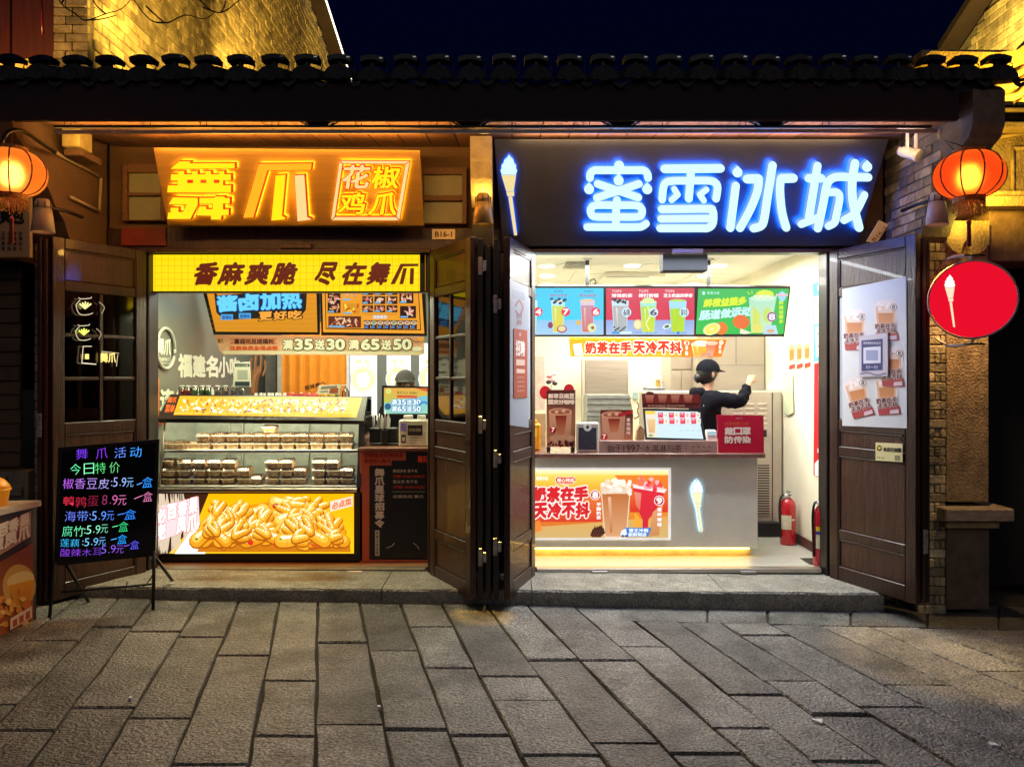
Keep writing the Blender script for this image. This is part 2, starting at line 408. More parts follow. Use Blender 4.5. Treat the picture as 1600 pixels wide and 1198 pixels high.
# joints read as lines on the ground: (top px, bottom px) for every strip edge
def vline(a, b): return (a, b)
lines = [((-330, 945), (-1150, 1195)), ((-205, 945), (-860, 1195)), ((-100, 944), (-620, 1195)), ((10, 944), (-395, 1195)), ((110, 943), (-230, 1195)), ((182, 938), (-66, 1195)), ((235, 940), (42, 1195)), ((312, 937), (155, 1195)), ((372, 942), (267, 1195)), ((437, 940), (387, 1195)),
         ((497, 940), (492, 1195)), ((562, 942), (612, 1195)), ((627, 945), (720, 1195)), ((692, 947), (822, 1195)), ((760, 947), (950, 1195)), ((825, 948), (1065, 1195)),
         ((900, 950), (1180, 1195)), ((967, 950), (1278, 1195)), ((1035, 955), (1385, 1195)), ((1098, 957), (1492, 1195)), ((1170, 958), (1615, 1195)), ((1243, 960), (1757, 1195)),
         ((1318, 962), (1880, 1195)), ((1392, 964), (2010, 1195)), ((1470, 966), (2140, 1195)), ((1560, 968), (2290, 1195)), ((1650, 970), (2440, 1195)), ((1750, 972), (2600, 1195)), ((1870, 974), (2790, 1195))]
joints = {5: [978, 1139], 6: [985, 1103], 7: [994, 1121], 8: [1022, 1192], 9: [1063, 1148], 10: [1003, 1130], 11: [1016, 1139], 12: [979, 1042, 1147], 13: [1056, 1093, 1180], 14: [1030, 1160], 15: [1032, 1177],
          16: [1010, 1138], 17: [1085, 1188], 18: [1064, 1115], 19: [992, 1105], 20: [1070], 21: [1126], 22: [1048, 1168], 23: [1090], 24: [1010, 1120], 0: [1030], 1: [1090], 2: [1010, 1130], 3: [1060], 4: [1000, 1100], 25: [1050], 26: [990, 1110], 27: [1040]}
def on(l, y): (x0, y0), (x1, y1) = l; return x0 + (x1 - x0) * (y - y0) / (y1 - y0)
rr = random.Random(3)
def slab(quad, name, parent, m, thick=.07, gap=.009, jit=.004, zj=.005, wave=.006):
    """a stone slab from four ground corners, with uneven edges and a worn arris"""
    P = [Vector(p) for p in quad]; c = sum(P, Vector()) / 4; pts = []
    dz = rr.uniform(-zj, zj); tx, ty = rr.uniform(-.004, .004), rr.uniform(-.004, .004)
    for i in range(4):
        a, b = P[i], P[(i + 1) % 4]; L_ = (b - a).length; k = max(1, min(5, int(L_ / .16))); t = (b - a).normalized(); nn = Vector((-t.y, t.x, 0))
        if nn.dot(c - a) < 0: nn = -nn
        for j in range(k):
            u = j / k; q = a.lerp(b, u)
            q = q + (nn * (gap * .5 + abs(rr.gauss(0, wave * .6))) if j else (c - q).normalized() * gap * rr.uniform(.7, 1.3)); pts.append(q)
    vs = []; n = len(pts); fs = []
    for (ins, z) in ((0., -thick), (0., -.010), (.007, -.0005), (.045, 0.001)):
        for p in pts:
            q = p + (c - p).normalized() * ins; h = dz + tx * (q.x - c.x) + ty * (q.y - c.y)
            vs.append((q.x, q.y, q.z + z + h + (rr.uniform(-.0015, .0015) if ins == 0.007 else 0)))
    for l in range(3):
        for i in range(n): j = (i + 1) % n; fs.append((l * n + i, l * n + j, (l + 1) * n + j, (l + 1) * n + i))
    fs.append(tuple(range(3 * n, 4 * n)))
    mb = MB(); mb.add(vs, fs, m); return mb.build(name, parent)
YE = 1470
for i in range(len(lines) - 1):
    a, b = lines[i], lines[i + 1]; head = i >= 17
    ys = [y for y in joints.get(i, [])]
    y0 = 969.5 + (a[0][0] + 40 - 965) * .0235 if head else 930
    ys = [y0] + [y for y in ys if y > y0 + 12] + ([1270 + rr.uniform(-30, 30)] if rr.random() < .8 else []) + [YE]
    for k in range(len(ys) - 1):
        ya, yb = ys[k], ys[k + 1]; sk = rr.uniform(-2, 2) if k else 0; sk2 = rr.uniform(-2, 2)
        q = [GP.at(on(a, ya), ya), GP.at(on(b, ya), ya), GP.at(on(b, yb), yb), GP.at(on(a, yb), yb)]
        slab(q, 'paving_stone', ground, STONE)
# header course along the step on the right
hx = [964, 1105, 1200, 1330, 1450, 1560, 1700]
for k in range(len(hx) - 1):
    f = lambda x: 950 + (x - 965) * .02; g = lambda x: 968.5 + (x - 965) * .0235
    slab([GP.at(hx[k], f(hx[k]) - 16), GP.at(hx[k + 1], f(hx[k + 1]) - 16), GP.at(hx[k + 1], g(hx[k + 1])), GP.at(hx[k], g(hx[k]))], 'paving_stone', ground, STONE, gap=.006)
# small bright bits: tile chips and litter in the joints
for (px, py, s, sh) in ((1280, 1128, .03, 3), (1552, 1165, .02, 4), (204, 1092, .014, 4), (592, 1106, .012, 4)):
    p = GP.at(px, py); mb = MB()
    pts = [(p.x + cos(2 * pi * k / sh + .5) * s * (1.3 if k % 2 else .8), p.y + sin(2 * pi * k / sh + .5) * s, p.z + .012) for k in range(sh)]
    mb.prism(pts, (0, 0, -.01), WHITE); o = mb.build('litter_scrap')
    tag(o, {1280: 'pale triangular stone chip with a dark dot among the paving slabs', 1552: 'small white scrap in the joint near the right corner', 204: 'tiny white scrap on the paving left of centre', 592: 'tiny white scrap in a joint of the middle paving'}[px], 'litter')

# ================================================================= DOORSTEP
step = thing('doorstep', 'long low granite step running in front of both shops', 'step', (0, 5.6, 0)); step['kind'] = 'structure'
sx = [-3.35, -2.45, -.92, .14, 1.5, 2.62]
for k in range(5):
    xa, xb = sx[k] + .003, sx[k + 1] - .003; n = 9; mb = MB(); top = []; fr = []
    for j in range(n + 1):
        x = xa + (xb - xa) * j / n; w = rr.uniform(-.010, .010) if 0 < j < n else 0; z = .108 - .008 * x + rr.uniform(-.003, .003)
        top.append((x, 5.41 + w, z)); fr.append((x, 5.40 + w * .7 + rr.uniform(-.004, .004), z - .014))
    bot = [(p[0], 5.405, gz(p[0]) - .04) for p in top]; bk = [(p[0], 5.92, .108 - .008 * p[0]) for p in top]; vs = top + fr + bot + bk; m = n + 1; fs = []
    for j in range(n):
        fs += [(3 * m + j, 3 * m + j + 1, j + 1, j), (j, j + 1, m + j + 1, m + j), (m + j, m + j + 1, 2 * m + j + 1, 2 * m + j)]
    fs += [(0, m, 2 * m, 3 * m), (n, 3 * m + n, 2 * m + n, m + n)]
    mb.add(vs, fs, STONE2); mb.build('step_slab', step)

# ================================================================= SHOP HOUSE
house = thing('shop_house', 'one storey tiled timber shop house holding both lit food shops', 'building', (0, 6, 0))
XL, XC0, XC1, XR = -2.77, -.643, .17, 2.40
def hbox(n, x0, x1, y0, y1, z0, z1, m, bev=0, label=None): return box(n, x0, x1, y0, y1, z0, z1, m, house, bev, label=label)
# facade posts, lintel and upper wall
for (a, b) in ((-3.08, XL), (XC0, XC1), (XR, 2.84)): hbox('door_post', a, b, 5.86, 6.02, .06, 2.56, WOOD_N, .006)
hbox('lintel', -3.08, 2.84, 5.84, 6.02, 2.56, 2.74, WOOD, .006)
hbox('lintel_moulding', -2.80, -.62, 5.815, 5.84, 2.548, 2.578, WOOD2, .004); hbox('lintel_moulding', .15, 2.42, 5.815, 5.84, 2.548, 2.578, WOOD2, .004)
hbox('upper_wall', -3.08, 2.84, 5.88, 6.02, 2.745, 3.46, mat('brown render', (.12, .065, .03), .8, var=.2, scale=3))
hbox('red_glow_panel', X_(192, 5.85), X_(262, 5.85), 5.82, 5.838, Z_(385, 5.85), Z_(357, 5.85), mat('red glow paint', (.16, .015, .008), .6, var=.4, scale=3), .004)  # red glow on the lintel, put in as a coloured panel
# soffit planks, eave board, rafters' strip
for k in range(29):
    x0 = -3.0 + k * .2; mb = MB()
    mb.prism([(x0 + .004, 4.79, 3.215 + .012 * (k % 2) * .2), (x0 + .196, 4.79, 3.215), (x0 + .196, 5.87, 3.362), (x0 + .004, 5.87, 3.362)], (0, 0, .03), PLANK); mb.build('soffit_plank', house)
mb = MB().box(-3.55, 2.76, 4.74, 4.785, 3.19, 3.42, EAVE, bev=.006); mb.build('eave_board', house)
mb = MB(); mb.prism([(-3.55, 4.76, 3.425), (2.99, 4.76, 3.425), (2.99, 7.7, 4.33), (-3.55, 7.7, 4.33)], (0, 0, -.06), EAVE); mb.prism([(-3.55, 7.7, 4.33), (2.99, 7.7, 4.33), (2.99, 10.3, 3.4), (-3.55, 10.3, 3.4)], (0, 0, -.06), EAVE); mb.build('roof', house)
# inside walls, floors, ceilings
mb = MB(); mb.box(-2.95, -2.85, 6.02, 8.9, .1, 2.9, GREYW); mb.build('inner_wall', house, label='grey green left wall of the snack shop')
hbox('inner_wall', -.46, -.40, 6.02, 8.9, .1, 2.9, CREAM); hbox('inner_wall', -2.95, -.40, 8.9, 9.0, .1, 2.9, GREYW)
hbox('ceiling', -2.849, -.461, 6.021, 8.899, 2.78, 2.85, mat('grey ceiling', (.35, .35, .30), .7, var=.05))
hbox('shop_floor', -2.95, -.40, 5.99, 9.0, .02, .128, FLOORW)
hbox('inner_wall', -.04, .02, 6.02, 9.6, .1, 2.8, CREAM); hbox('inner_wall', 2.55, 2.63, 6.02, 9.6, .1, 2.8, CREAM, label='cream right wall of the tea shop'); hbox('inner_wall', -.04, 2.63, 9.6, 9.7, .1, 2.8, CREAM)
hbox('skirting_board', 2.535, 2.549, 6.05, 9.55, .13, .21, mat('brown skirting', (.10, .03, .02), .5))
hbox('shop_floor', -.04, 2.63, 5.99, 9.7, .02, .126, FLOORT)
for i in range(4):
    for j in range(5):
        x0, y0 = .021 + i * .632, 6.021 + j * .715
        hbox('ceiling_panel', x0 + .002, x0 + .629, y0 + .002, y0 + .712, 2.70 + .002 * ((i + j) % 2), 2.76, CEIL)
# thresholds
for a, b in ((XL + .02, XC0 - .02), (XC1 + .02, XR - .02)):
    hbox('threshold', a, b, 5.90, 5.985, .10, .134, mat('threshold strip', (.22, .19, .14), .5, metal=.4) if a < 0 else STEEL, .004)
    for u in (.22, .74):
        x = a + (b - a) * u; hbox('threshold_bracket', x - .06, x + .06, 5.875, 5.905, .098, .122, STEEL, .004)
# transom windows
def transom(x0, x1, y0, y1, panes):
    Yw = 5.87; fx0, fx1, z1, z0 = X_(x0, Yw), X_(x1, Yw), Z_(y0, Yw), Z_(y1, Yw)
    mb = MB(); t = .035; pz = [Z_(p, Yw) for p in panes]
    mb.box(fx0, fx0 + t, Yw - .05, Yw + .005, z0, z1, PLANK, bev=.004); mb.box(fx1 - t, fx1, Yw - .05, Yw + .005, z0, z1, PLANK, bev=.004)
    for a, b in zip([z1] + pz[1::2], pz[0::2] + [z0]): mb.box(fx0 + t, fx1 - t, Yw - .046, Yw + .005, b, a, PLANK, bev=.004)
    f = mb.build('transom_window', house)
    for a, b in zip(pz[0::2], pz[1::2]): box('pane', fx0 + t, fx1 - t, Yw - .012, Yw + .004, b, a, mat('frosted transom glass', (.26, .25, .15), .45, var=.25, scale=3), f)
transom(196, 262, 258, 347, [272, 303, 308, 345]); transom(656, 730, 264, 352, [275, 307, 316, 350])
# wing walls with corbelled heads and their bricks
def wing(xa, xb, inner, lab, ybase=5.4):
    pr = [(5.86, 3.42), (4.80, 3.42), (4.75, 3.38), (4.75, 3.17), (4.79, 3.10), (4.88, 3.06), (4.90, 2.98), (5.00, 2.93), (5.12, 2.86), (5.2, 2.76), (5.30, 2.68), (5.36, 2.58), (ybase + .02, 2.55), (ybase + .02, -.1), (5.86, -.1)]
    mb = MB(); mb.prism([(xa, y, z) for y, z in pr][::-1], (xb - xa, 0, 0), MORTAR if xa > 0 else PLASTER); w = mb.build('wing_wall', house, label=lab)
    n = 0
    for k in range(40):
        z = -.06 + k * .0652; off = (k % 2) * .07; x = xa
        cuts = [xa] + [c for c in (xa + .05 + off, xb - .02 - off * .3) if xa + .03 < c < xb - .03] + [xb]
        for a, b in zip(cuts[:-1], cuts[1:]):
            d = rr.uniform(0, .010); mbb = MB().box(a + .003, b - .003 + rr.uniform(0, .004), ybase - d, ybase + .06, z + .002, z + .0625, BRICK_Y if xa > 0 else BRICK_D, bev=.006); mbb.build('brick', w)
    for k in range(12 if xa > 0 else 0):      # inner face bricks above the door
        z = 2.57 + k * .068; y = 5.86; off = (k % 2) * .11; ys = [5.855 - off, 5.63 - off, 5.41 - off, 5.2 - off]
        for a, b in zip(ys[:-1], ys[1:]):
            front = 5.40 if z < 2.6 else 5.36 - (z - 2.6) * .85
            b2 = max(b, front); 
            if a - b2 < .05: continue
            x1 = inner; s = -1 if xa > 0 else 1
            MB().box(min(x1, x1 + s * .012), max(x1, x1 + s * .012) , b2 + .003, a - .003, z + .004, z + .064, BRICK_Y if xa > 0 else PLASTER, bev=.004).build('brick', w)
    return w
wing(2.85, 3.05, 2.85, 'brick wing wall at the right end of the shops'); wl = wing(-3.36, -3.09, -3.09, 'brown wing wall at the left end of the shops')
# framed plaster panel on the left wing wall
PW = Plane((-3.07, 0, 0), (1, 0, 0)); mb = MB(); TR = mat('pale moulding', (.34, .26, .17), .7, var=.2)
for a, b in (((84, 237), (158, 277)), ((158, 277), (155, 330)), ((155, 330), (110, 308))):
    p, q = PW.at(*a), PW.at(*b); mb.tube([p, q], .012, TR, 6)
mb.build('panel_moulding', house)
hbox('corbel_block', X_(104, 5.2), X_(132, 5.2), 5.14, 5.3, Z_(233, 5.2), Z_(204, 5.2), mat('yellow stone block', (.42, .34, .12), .8, var=.3, bump=.5), .006)
hbox('corbel_block', X_(106, 5.25), X_(134, 5.25), 5.2, 5.45, Z_(246, 5.25), Z_(236, 5.25), PLASTER, .004)
# centre pier with a bracket
mb = MB(); xa, xb = X_(736, 5.4), X_(769, 5.4)
pr = [(5.86, 3.36), (5.28, 3.26), (5.28, 3.11), (5.30, 3.09), (5.34, 2.98), (5.42, 2.88), (5.52, 2.82), (5.62, 2.80), (5.62, 2.56), (5.86, 2.56)]
mb.prism([(xa, y, z) for y, z in pr][::-1], (xb - xa, 0, 0), mat('ochre pier stone', (.34, .25, .12), .8, var=.25, bump=.4)); mb.build('corbel', house)
hbox('pier', xa + .003, xb - .003, 5.55, 5.86, 2.56, 2.80, WOOD_N)
# small ceiling things
# roof tiles
TS = .2047; NT = 33; tx0 = X_(12, 4.75) - TS * 2
tl = MB(); seg = 9; vs = []; fs = []
def tile_mesh(m):
    mb = MB(); R = .088; zc = 3.435; sl = .315
    for (ya, yb, r) in ((4.72, 4.93, R), (4.90, 5.12, R * .97), (5.09, 5.35, R * .95)):
        vs = []; fs = []
        for (y, rad) in ((ya, r), (yb, r * .93)):
            for ri in (rad, rad - .014):
                for k in range(seg + 1):
                    q = pi * k / seg; vs.append((cos(q) * ri, y, zc + (y - 4.72) * sl + sin(q) * ri))
        n = seg + 1
        for k in range(seg):
            fs += [(k, k + 1, 2 * n + k + 1, 2 * n + k), (k, n + k, n + k + 1, k + 1), (n + k, 3 * n + k, 3 * n + k + 1, n + k + 1)]
        mb.add(vs, fs, m, True)
    return mb
def disc_tile(m):
    mb = MB(); pts = [(cos(pi * k / 16) * .078, 4.715, 3.435 + sin(pi * k / 16) * .078) for k in range(17)]
    mb.prism(pts, (0, .02, 0), m); pts = [(cos(2 * pi * k / 12) * .045, 4.708, 3.462 + sin(2 * pi * k / 12) * .04) for k in range(12)]; mb.prism(pts, (0, .01, 0), m)
    return mb
t0 = tile_mesh(TILE).build('roof_tile', house); c0 = disc_tile(TILE).build('tile_end', t0)
pm = MB(); vs = [];
for y in (4.735, 5.3):
    for k in range(7): u = -1 + k / 3; vs.append((u * .062 + TS / 2, y, 3.435 + (y - 4.72) * .315 - .030 * (1 - u * u) + .012))
pm.add(vs, [(k, k + 1, 8 + k, 7 + k) for k in range(6)], TILE, True)
pts = [(TS / 2 + u * .06, 4.728, 3.447 - .03 * (1 - u * u)) for u in (-1, -.5, 0, .5, 1)] + [(TS / 2 + .03, 4.722, 3.40), (TS / 2, 4.72, 3.385), (TS / 2 - .03, 4.722, 3.40)]
pm.prism(pts, (0, .012, 0), TILE); p0 = pm.build('pan_tile', house)
for k in range(1, NT):
    for src in (t0, p0):
        c = copy_tree(src, house); c.location.x += TS * k; c.location.z += rr.uniform(-.006, .006); c.location.y += rr.uniform(-.012, .012)
for src in (t0, p0): pass
def shift(o, dx): o.location.x += dx
for o in list(house.children):
    if o.name.split('.')[0] in ('roof_tile', 'pan_tile'): o.location.x += tx0
# lamps standing on the tiles
def roof_lamp():
    r = thing('roof_lamp', 'x', 'lamp', (0, 4.80, 3.52)); z = 3.52
    mb = MB(); n = 8; T = []; B = []
    for k in range(n + 1):
        u = -1 + 2 * k / n; T.append((u * .076, z + .082 - .016 * u * u)); B.append((u * .070, z + .052 - .018 * u * u))
    mb.prism([(x, 4.755, zz) for x, zz in T + B[::-1]], (0, .085, 0), BLACKM); mb.build('housing', r)
    mb = MB().box(-.013, .013, 4.78, 4.81, z - .01, z + .056, BLACKM, bev=.003); mb.box(-.02, .02, 4.775, 4.815, z - .012, z + .004, BLACKM); mb.build('stem', r)
    tube('cable', smooth_line([Vector((.06, 4.80, z + .055)), Vector((.092, 4.78, z + .03)), Vector((.088, 4.77, z - .03)), Vector((.112, 4.76, z - .07))]), .0035, BLACK, r, 5)
    g = MB().box(.045, .064, 4.752, 4.757, z + .058, z + .066, mat('lamp glint', (.6, .6, .6), .1, metal=1)); g.build('lens', r)  # pale metal chip put in as a glint on the housing
    return r
rl = roof_lamp()
def ORD(i): n = i + 1; return str(n) + ('th' if 10 < n % 100 < 14 else {1: 'st', 2: 'nd', 3: 'rd'}.get(n % 10, 'th'))
rl.name; side = ['left', 'middle', 'right']
lampx = [tx0 + TS * k for k in range(2, NT)]
for i, x in enumerate(lampx):
    o = rl if i == 0 else copy_tree(rl)
    o.location.x = x + rr.uniform(-.006, .006); o.location.z = 3.52 + rr.uniform(-.003, .006); o.rotation_euler = (0, radians(rr.uniform(-3, 3)), radians(rr.uniform(-5, 5)))
    zone = 'against the gold lit brick gable at left' if x < -1.15 else ('against the night sky over the shops' if x < 2.4 else 'against the yellow stone at right')
    tag(o, 'roof edge lamp %s, %s from left' % (zone, ORD(i)), 'lamp', 'roof lamps ' + zone)
rail = thing('light_rail', 'long thin rail with a coloured light tube hung under the eave', 'rail', (0, 4.78, 3.17))
y = 4.80
mb = MB().box(-2.86, 2.62, y - .012, y + .012, 3.160, 3.175, BLACKM, bev=.003); mb.build('rail_bar', rail)
mb = MB(); mb.tube([(-2.86, y + .01, 3.137), (2.66, y + .01, 3.143)], .013, mat('glossy light tube', (.55, .5, .5), .25, var=.1, coat=.6), 8); mb.build('tube', rail)
for px in (106, 230, 318, 430, 560, 678, 800, 916, 1040, 1160, 1290, 1408):
    x = X_(px, y); tube('bracket', [(x - .02, y, 3.17), (x - .02, y, 3.205), (x + .02, y, 3.205), (x + .02, y, 3.17)], .003, BLACKM, rail, 5)
def floodlight(px, lab):
    f = thing('floodlight', lab, 'lamp', (X_(px, 4.84), 4.84, 3.14)); x = X_(px, 4.84); mb = MB()
    mb.prism([(x - .09, 4.80, 3.20), (x + .09, 4.80, 3.20), (x + .05, 4.79, 3.17), (x - .05, 4.79, 3.17)], (0, .09, 0), BLACKM); mb.build('housing', f)
    for s in (-1, 1): tube('arm', [(x + s * .05, 4.83, 3.17), (x + s * .13, 4.83, 3.215)], .006, BLACKM, f, 6)
floodlight(735, 'small black floodlight hung under the eave above the centre corbel'); floodlight(970, 'small black floodlight hung under the eave above the white tea sign'); floodlight(500, 'small black floodlight hung under the eave above the gold sign'); floodlight(1200, 'small black floodlight hung under the eave near the right end of the tea sign')

# ================================================================= NEIGHBOURS
# gold lit gable on the left
gable = thing('brick_gable_house', 'tall grey brick gable wall lit gold behind the left roof', 'building', (-4.4, 10, 0))
GX = -3.82
mb = MB(); mb.prism([(GX - .01, 7, 2), (GX - .01, 17, 2), (GX - .01, 17, 8.1), (GX - .01, 7, 10.75)], (-3.5, 0, 0), MORTAR); mb.build('wall', gable)
br = []
for r in range(60):
    z = 4.2 + r * .098
    for c in range(40):
        y = 7.0 + (c + (r % 2) * .5) * .27 - .13
        ya, yb = max(y, 7.0), min(y + .27, 17)
        if yb - ya < .05 or z + .1 > 8.1 + (17 - yb) * .265: continue
        p = ((GX / ((ya + yb) / 2)) * F + 800, HY - (z - H) / ((ya + yb) / 2) * F)
        if -40 < p[1] < 150 and p[0] < 540: br.append((ya, yb, z))
        elif -400 < p[1] <= -40 and p[0] < 540: br.append((ya, yb, z, 0))
vis = sorted([b for b in br if len(b) == 3], key=lambda b: b[0]); rest = [b for b in br if len(b) == 4] + vis[300:]
def gb(mb, b):
    d = rr.uniform(.004, .022); mb.box(GX - .03, GX + d, b[0] + .006, b[1] - .006, b[2] + .006, b[2] + .092, BRICK_Y, bev=.006)
for b in vis[:300]: mb = MB(); gb(mb, b); mb.build('brick', gable)
mb = MB()
for b in rest: gb(mb, b)
mb.build('brick_course', gable, kind='stuff')
# its pilaster and verge
pil = box('pilaster', GX - .30, GX - .012, 6.93, 7.0, 2, 10.7, MORTAR, gable)
for k in range(22):
    z = 4.15 + k * .078; cs = [GX - .305, GX - .305 + (.17 if k % 2 else .11), GX + .012]
    for a, b in zip(cs[:-1], cs[1:]): MB().box(a + .004, b - .004, 6.905 - rr.uniform(0, .012), 6.94, z + .004, z + .072, BRICK_Y, bev=.006).build('brick', pil)
mb = MB(); mb.prism([(GX - .2, 7, 10.78), (GX + .28, 7, 10.72), (GX + .28, 17.1, 8.08), (GX - .2, 17.1, 8.14)], (0, 0, .1), EAVE); mb.build('verge', gable)
ls = thing('light_strip', 'row of white bead lights along the sloping gable edge', 'lights', (GX + .25, 15, 8)); 
strip = MB(); 
for k in range(60):
    y = 13.6 + k * .058; z = 8.06 + (17.05 - y) * .265; strip.box(GX + .285, GX + .31, y, y + .03, z, z + .03, glow('white bead light', (1, .85, .6), 4))
strip.build('bead_lights', ls, kind='stuff')
lights_spot('gable_spot', (-2.6, 6.9, 4.45), (-3.9, 8.0, 5.6), 420, (1, .60, .10), 95, .8, .1)
lights_spot('gable_spot', (-2.7, 9.2, 4.3), (-3.9, 12.5, 6.6), 1250, (1, .60, .10), 80, .8, .1)
lights_spot('gable_spot', (-2.9, 13.5, 4.5), (-3.8, 16.5, 8.2), 850, (1, .64, .12), 70, .8, .1)
# dark timber house far left
th = thing('timber_house', 'dark red timber house front rising behind the roof at far left', 'building', (-5.5, 7.4, 0))
box('wall', -8, GX - .31, 7.0, 7.3, 2, 9, mat('deep red timber', (.05, .012, .006), .7, var=.3, scale=3), th)
for k in range(6): box('board', -4.54 - k * .42, -4.14 - k * .42, 6.97, 6.999, 3.6, 8.5, mat('deep red timber board', (.10, .018, .010), .6, var=.3, scale=3, wood=True), th, .004)
mb = MB(); mb.prism([W(0, 99, 6.6), W(66, 88, 6.6), W(70, 112, 6.6), W(64, 118, 6.6), W(0, 116, 6.6)], (0, .25, 0), mat('yellow parapet stone', (.5, .38, .14), .8, var=.3, bump=.4)); mb.build('parapet', th)
tube('red_ribbon', [W(65, 0, 6.4), W(67, 55, 6.4)], .008, RED, th, 6)
lights_point('lantern_spill', (-4.4, 6.2, 4.3), 22, (1, .5, .1), .1)

# dark neighbouring shop front on the left
ns = thing('neighbour_shop', 'unlit brown shop front beside the left end of the snack shop', 'building', (-4.3, 5.3, 0))
box('upper_wall', -7, -3.365, 5.25, 5.5, 2.40, 3.4, PLASTER, ns); box('lower_wall', -7, -3.37, 5.35, 5.5, -.1, .95, MORTAR, ns)
for r in range(12):
    for c in range(2):
        x = -3.40 - (c + (r % 2) * .5) * .22; MB().box(x - .205, x, 5.325 - rr.uniform(0, .008), 5.36, .03 + r * .075, .03 + r * .075 + .066, BRICK_D, bev=.005).build('brick', ns)
for k in range(14): box('shutter_slat', -5.5, -3.42, 5.33 + .01 * (k % 2), 5.37, .98 + k * .1, 1.075 + k * .1, mat('dim shutter slat', (.07, .045, .025), .7, var=.3), ns, .006)
box('window_head', -7, -3.40, 5.24, 5.42, 2.36, 2.40, WOOD_N, ns); box('soffit', -7, -3.56, 4.5, 5.3, 3.16, 3.22, PLASTER, ns); box('eave_board', -7, -3.56, 4.42, 4.5, 3.12, 3.45, EAVE, ns)
sg = thing('hanging_sign', 'beige hanging board with black characters at the far left edge', 'sign', (X_(20, 5.1), 5.1, 2.6))
box('board', X_(-60, 5.1), X_(47, 5.1), 5.1, 5.13, Z_(402, 5.1), Z_(305, 5.1), mat('beige sign board', (.30, .22, .13), .7, var=.15), sg, .004)
a = Art(PY(5.1), PRN); 
for c_, x_ in (('黄', 0), ('包', 19)): a = Art(PY(5.1), PRN); a.text(c_, (x_, 322, x_ + 18, 349), '150a04', .05); a.build('lettering', sg)
for i, t in enumerate(('正宗蟹黄', '手工现做', '鲜香味美', '皮薄馅大')): a = Art(PY(5.1), PRN); a.text('\n'.join(t), (2 + i * 9, 362, 8 + i * 9, 392), '2a1608', .02); a.build('lettering', sg)

# ------------------------------------------------ stone gatehouse on the right
gh = thing('stone_gatehouse', 'yellow lit carved stone gateway with a black doorway at the right edge', 'building', (4, 5.8, 0))
GO = mat('ochre gate stone', (.42, .30, .14), .9, var=.3, scale=8, bump=.7, bscale=50)
def gbx(n, px0, px1, py0, py1, Y0, Y1, m, bev=.004): return box(n, X_(px0, Y0), X_(px1, Y0), Y0, Y1, Z_(py1, Y0), Z_(py0, Y0), m, gh, bev)
gbx('pillar', 1479, 1545, 372, 784, 5.40, 5.8, STUCCO); gbx('pillar_base', 1479, 1546, 826, 952, 5.38, 5.8, mat('brown base stone', (.13, .09, .06), .8, var=.3, scale=10, bump=.4)); gbx('ledge', 1478, 1586, 795, 815, 5.28, 5.8, mat('worn ledge stone', (.33, .25, .18), .7, var=.25, bump=.5), .008); gbx('ledge', 1480, 1562, 816, 825, 5.33, 5.8, GO)
gbx('lintel_stone', 1546, 1760, 310, 408, 5.42, 5.8, mat('brown lintel stone', (.20, .12, .08), .85, var=.3, scale=10, bump=.4)); gbx('arch_stone', 1480, 1545, 348, 371, 5.41, 5.8, GO)
# scalloped relief
mb = MB(); pts = [(1480, 345), (1546, 345), (1546, 383)] + [(1546 - 2 - (1 - cos(pi / 2 * k / 5)) * 22, 383 + sin(pi / 2 * k / 5) * 20 - 6) for k in range(1, 6)] + [(1518 - 17 * k / 6 * 1.0, 398 - sin(pi * k / 6) * 22) for k in range(0, 7)] + [(1490, 392), (1480, 380)]
P5 = PY(5.36); mb.prism([P5.at(*p) for p in pts], (0, .05, 0), GO); mb.build('scalloped_relief', gh)
gbx('wall', 1476, 1800, 200, 309, 5.60, 6.0, STUCCO); gbx('wall', 1440, 1830, 78, 166, 6.2, 6.6, GO)
for (a0, b0, y0, y1, Yf) in ((1470, 1700, 306, 322, 5.30), (1548, 1700, 298, 305, 5.36), (1500, 1800, 190, 199, 5.45)): gbx('cornice', a0, b0, y0, y1, Yf, 5.9, GO)
for (a0, b0, y0, y1, Yf) in ((1556, 1584, 158, 166, 5.5), (1590, 1625, 159, 167, 5.5), (1632, 1700, 160, 168, 5.5), (1572, 1700, 173, 186, 5.55)): gbx('cap_tile', a0, b0, y0, y1, Yf, 6.1, TILE)
gbx('cornice', 1556, 1800, 168, 172, 5.48, 6.1, GO)
for q in (((1548, 216), (1590, 210), (1640, 210)), ((1582, 232), (1640, 232)), ((1582, 232), (1582, 300)), ((1548, 216), (1530, 236), (1530, 305))):
    mb = MB(); mb.tube([PY(5.585).at(*p) for p in q], .014, GO, 6); mb.build('moulding', gh)
for k in range(5):   # sweeping carved bands
    mb = MB(); pts = smooth_line([W(1562 - k * 4, 104 + k * 17, 6.15), W(1585, 100 + k * 17, 6.15), W(1600, 92 + k * 16, 6.15), W(1618, 74 + k * 14, 6.15), W(1640, 48 + k * 12, 6.15)]); mb.tube(pts, .028, GO, 8); mb.build('carved_band', gh)
mb = MB(); pts = [W(1440, 92, 6.12), W(1455, 80, 6.12), W(1560, 82, 6.12), W(1590, 78, 6.12), W(1612, 62, 6.12), W(1640, 30, 6.12), W(1640, 98, 6.12), W(1440, 98, 6.12)]; mb.prism(pts, (0, .2, 0), GO); mb.build('parapet', gh)
box('dark_passage', X_(1546, 5.6), X_(1800, 5.6), 5.95, 6.0, 0, 2.5, mat('unlit passage', (.004, .004, .005), .9), gh)
g2 = thing('lit_brick_house', 'steep yellow lit brick gable at the top right corner', 'building', (6, 8, 0))
mb = MB(); mb.prism([(5, 5.5, 3), (5, 8.6, 3), (5, 8.6, 5.25), (5, 5.5, 6.6)], (3, 0, 0), MORTAR); mb.build('wall', g2)
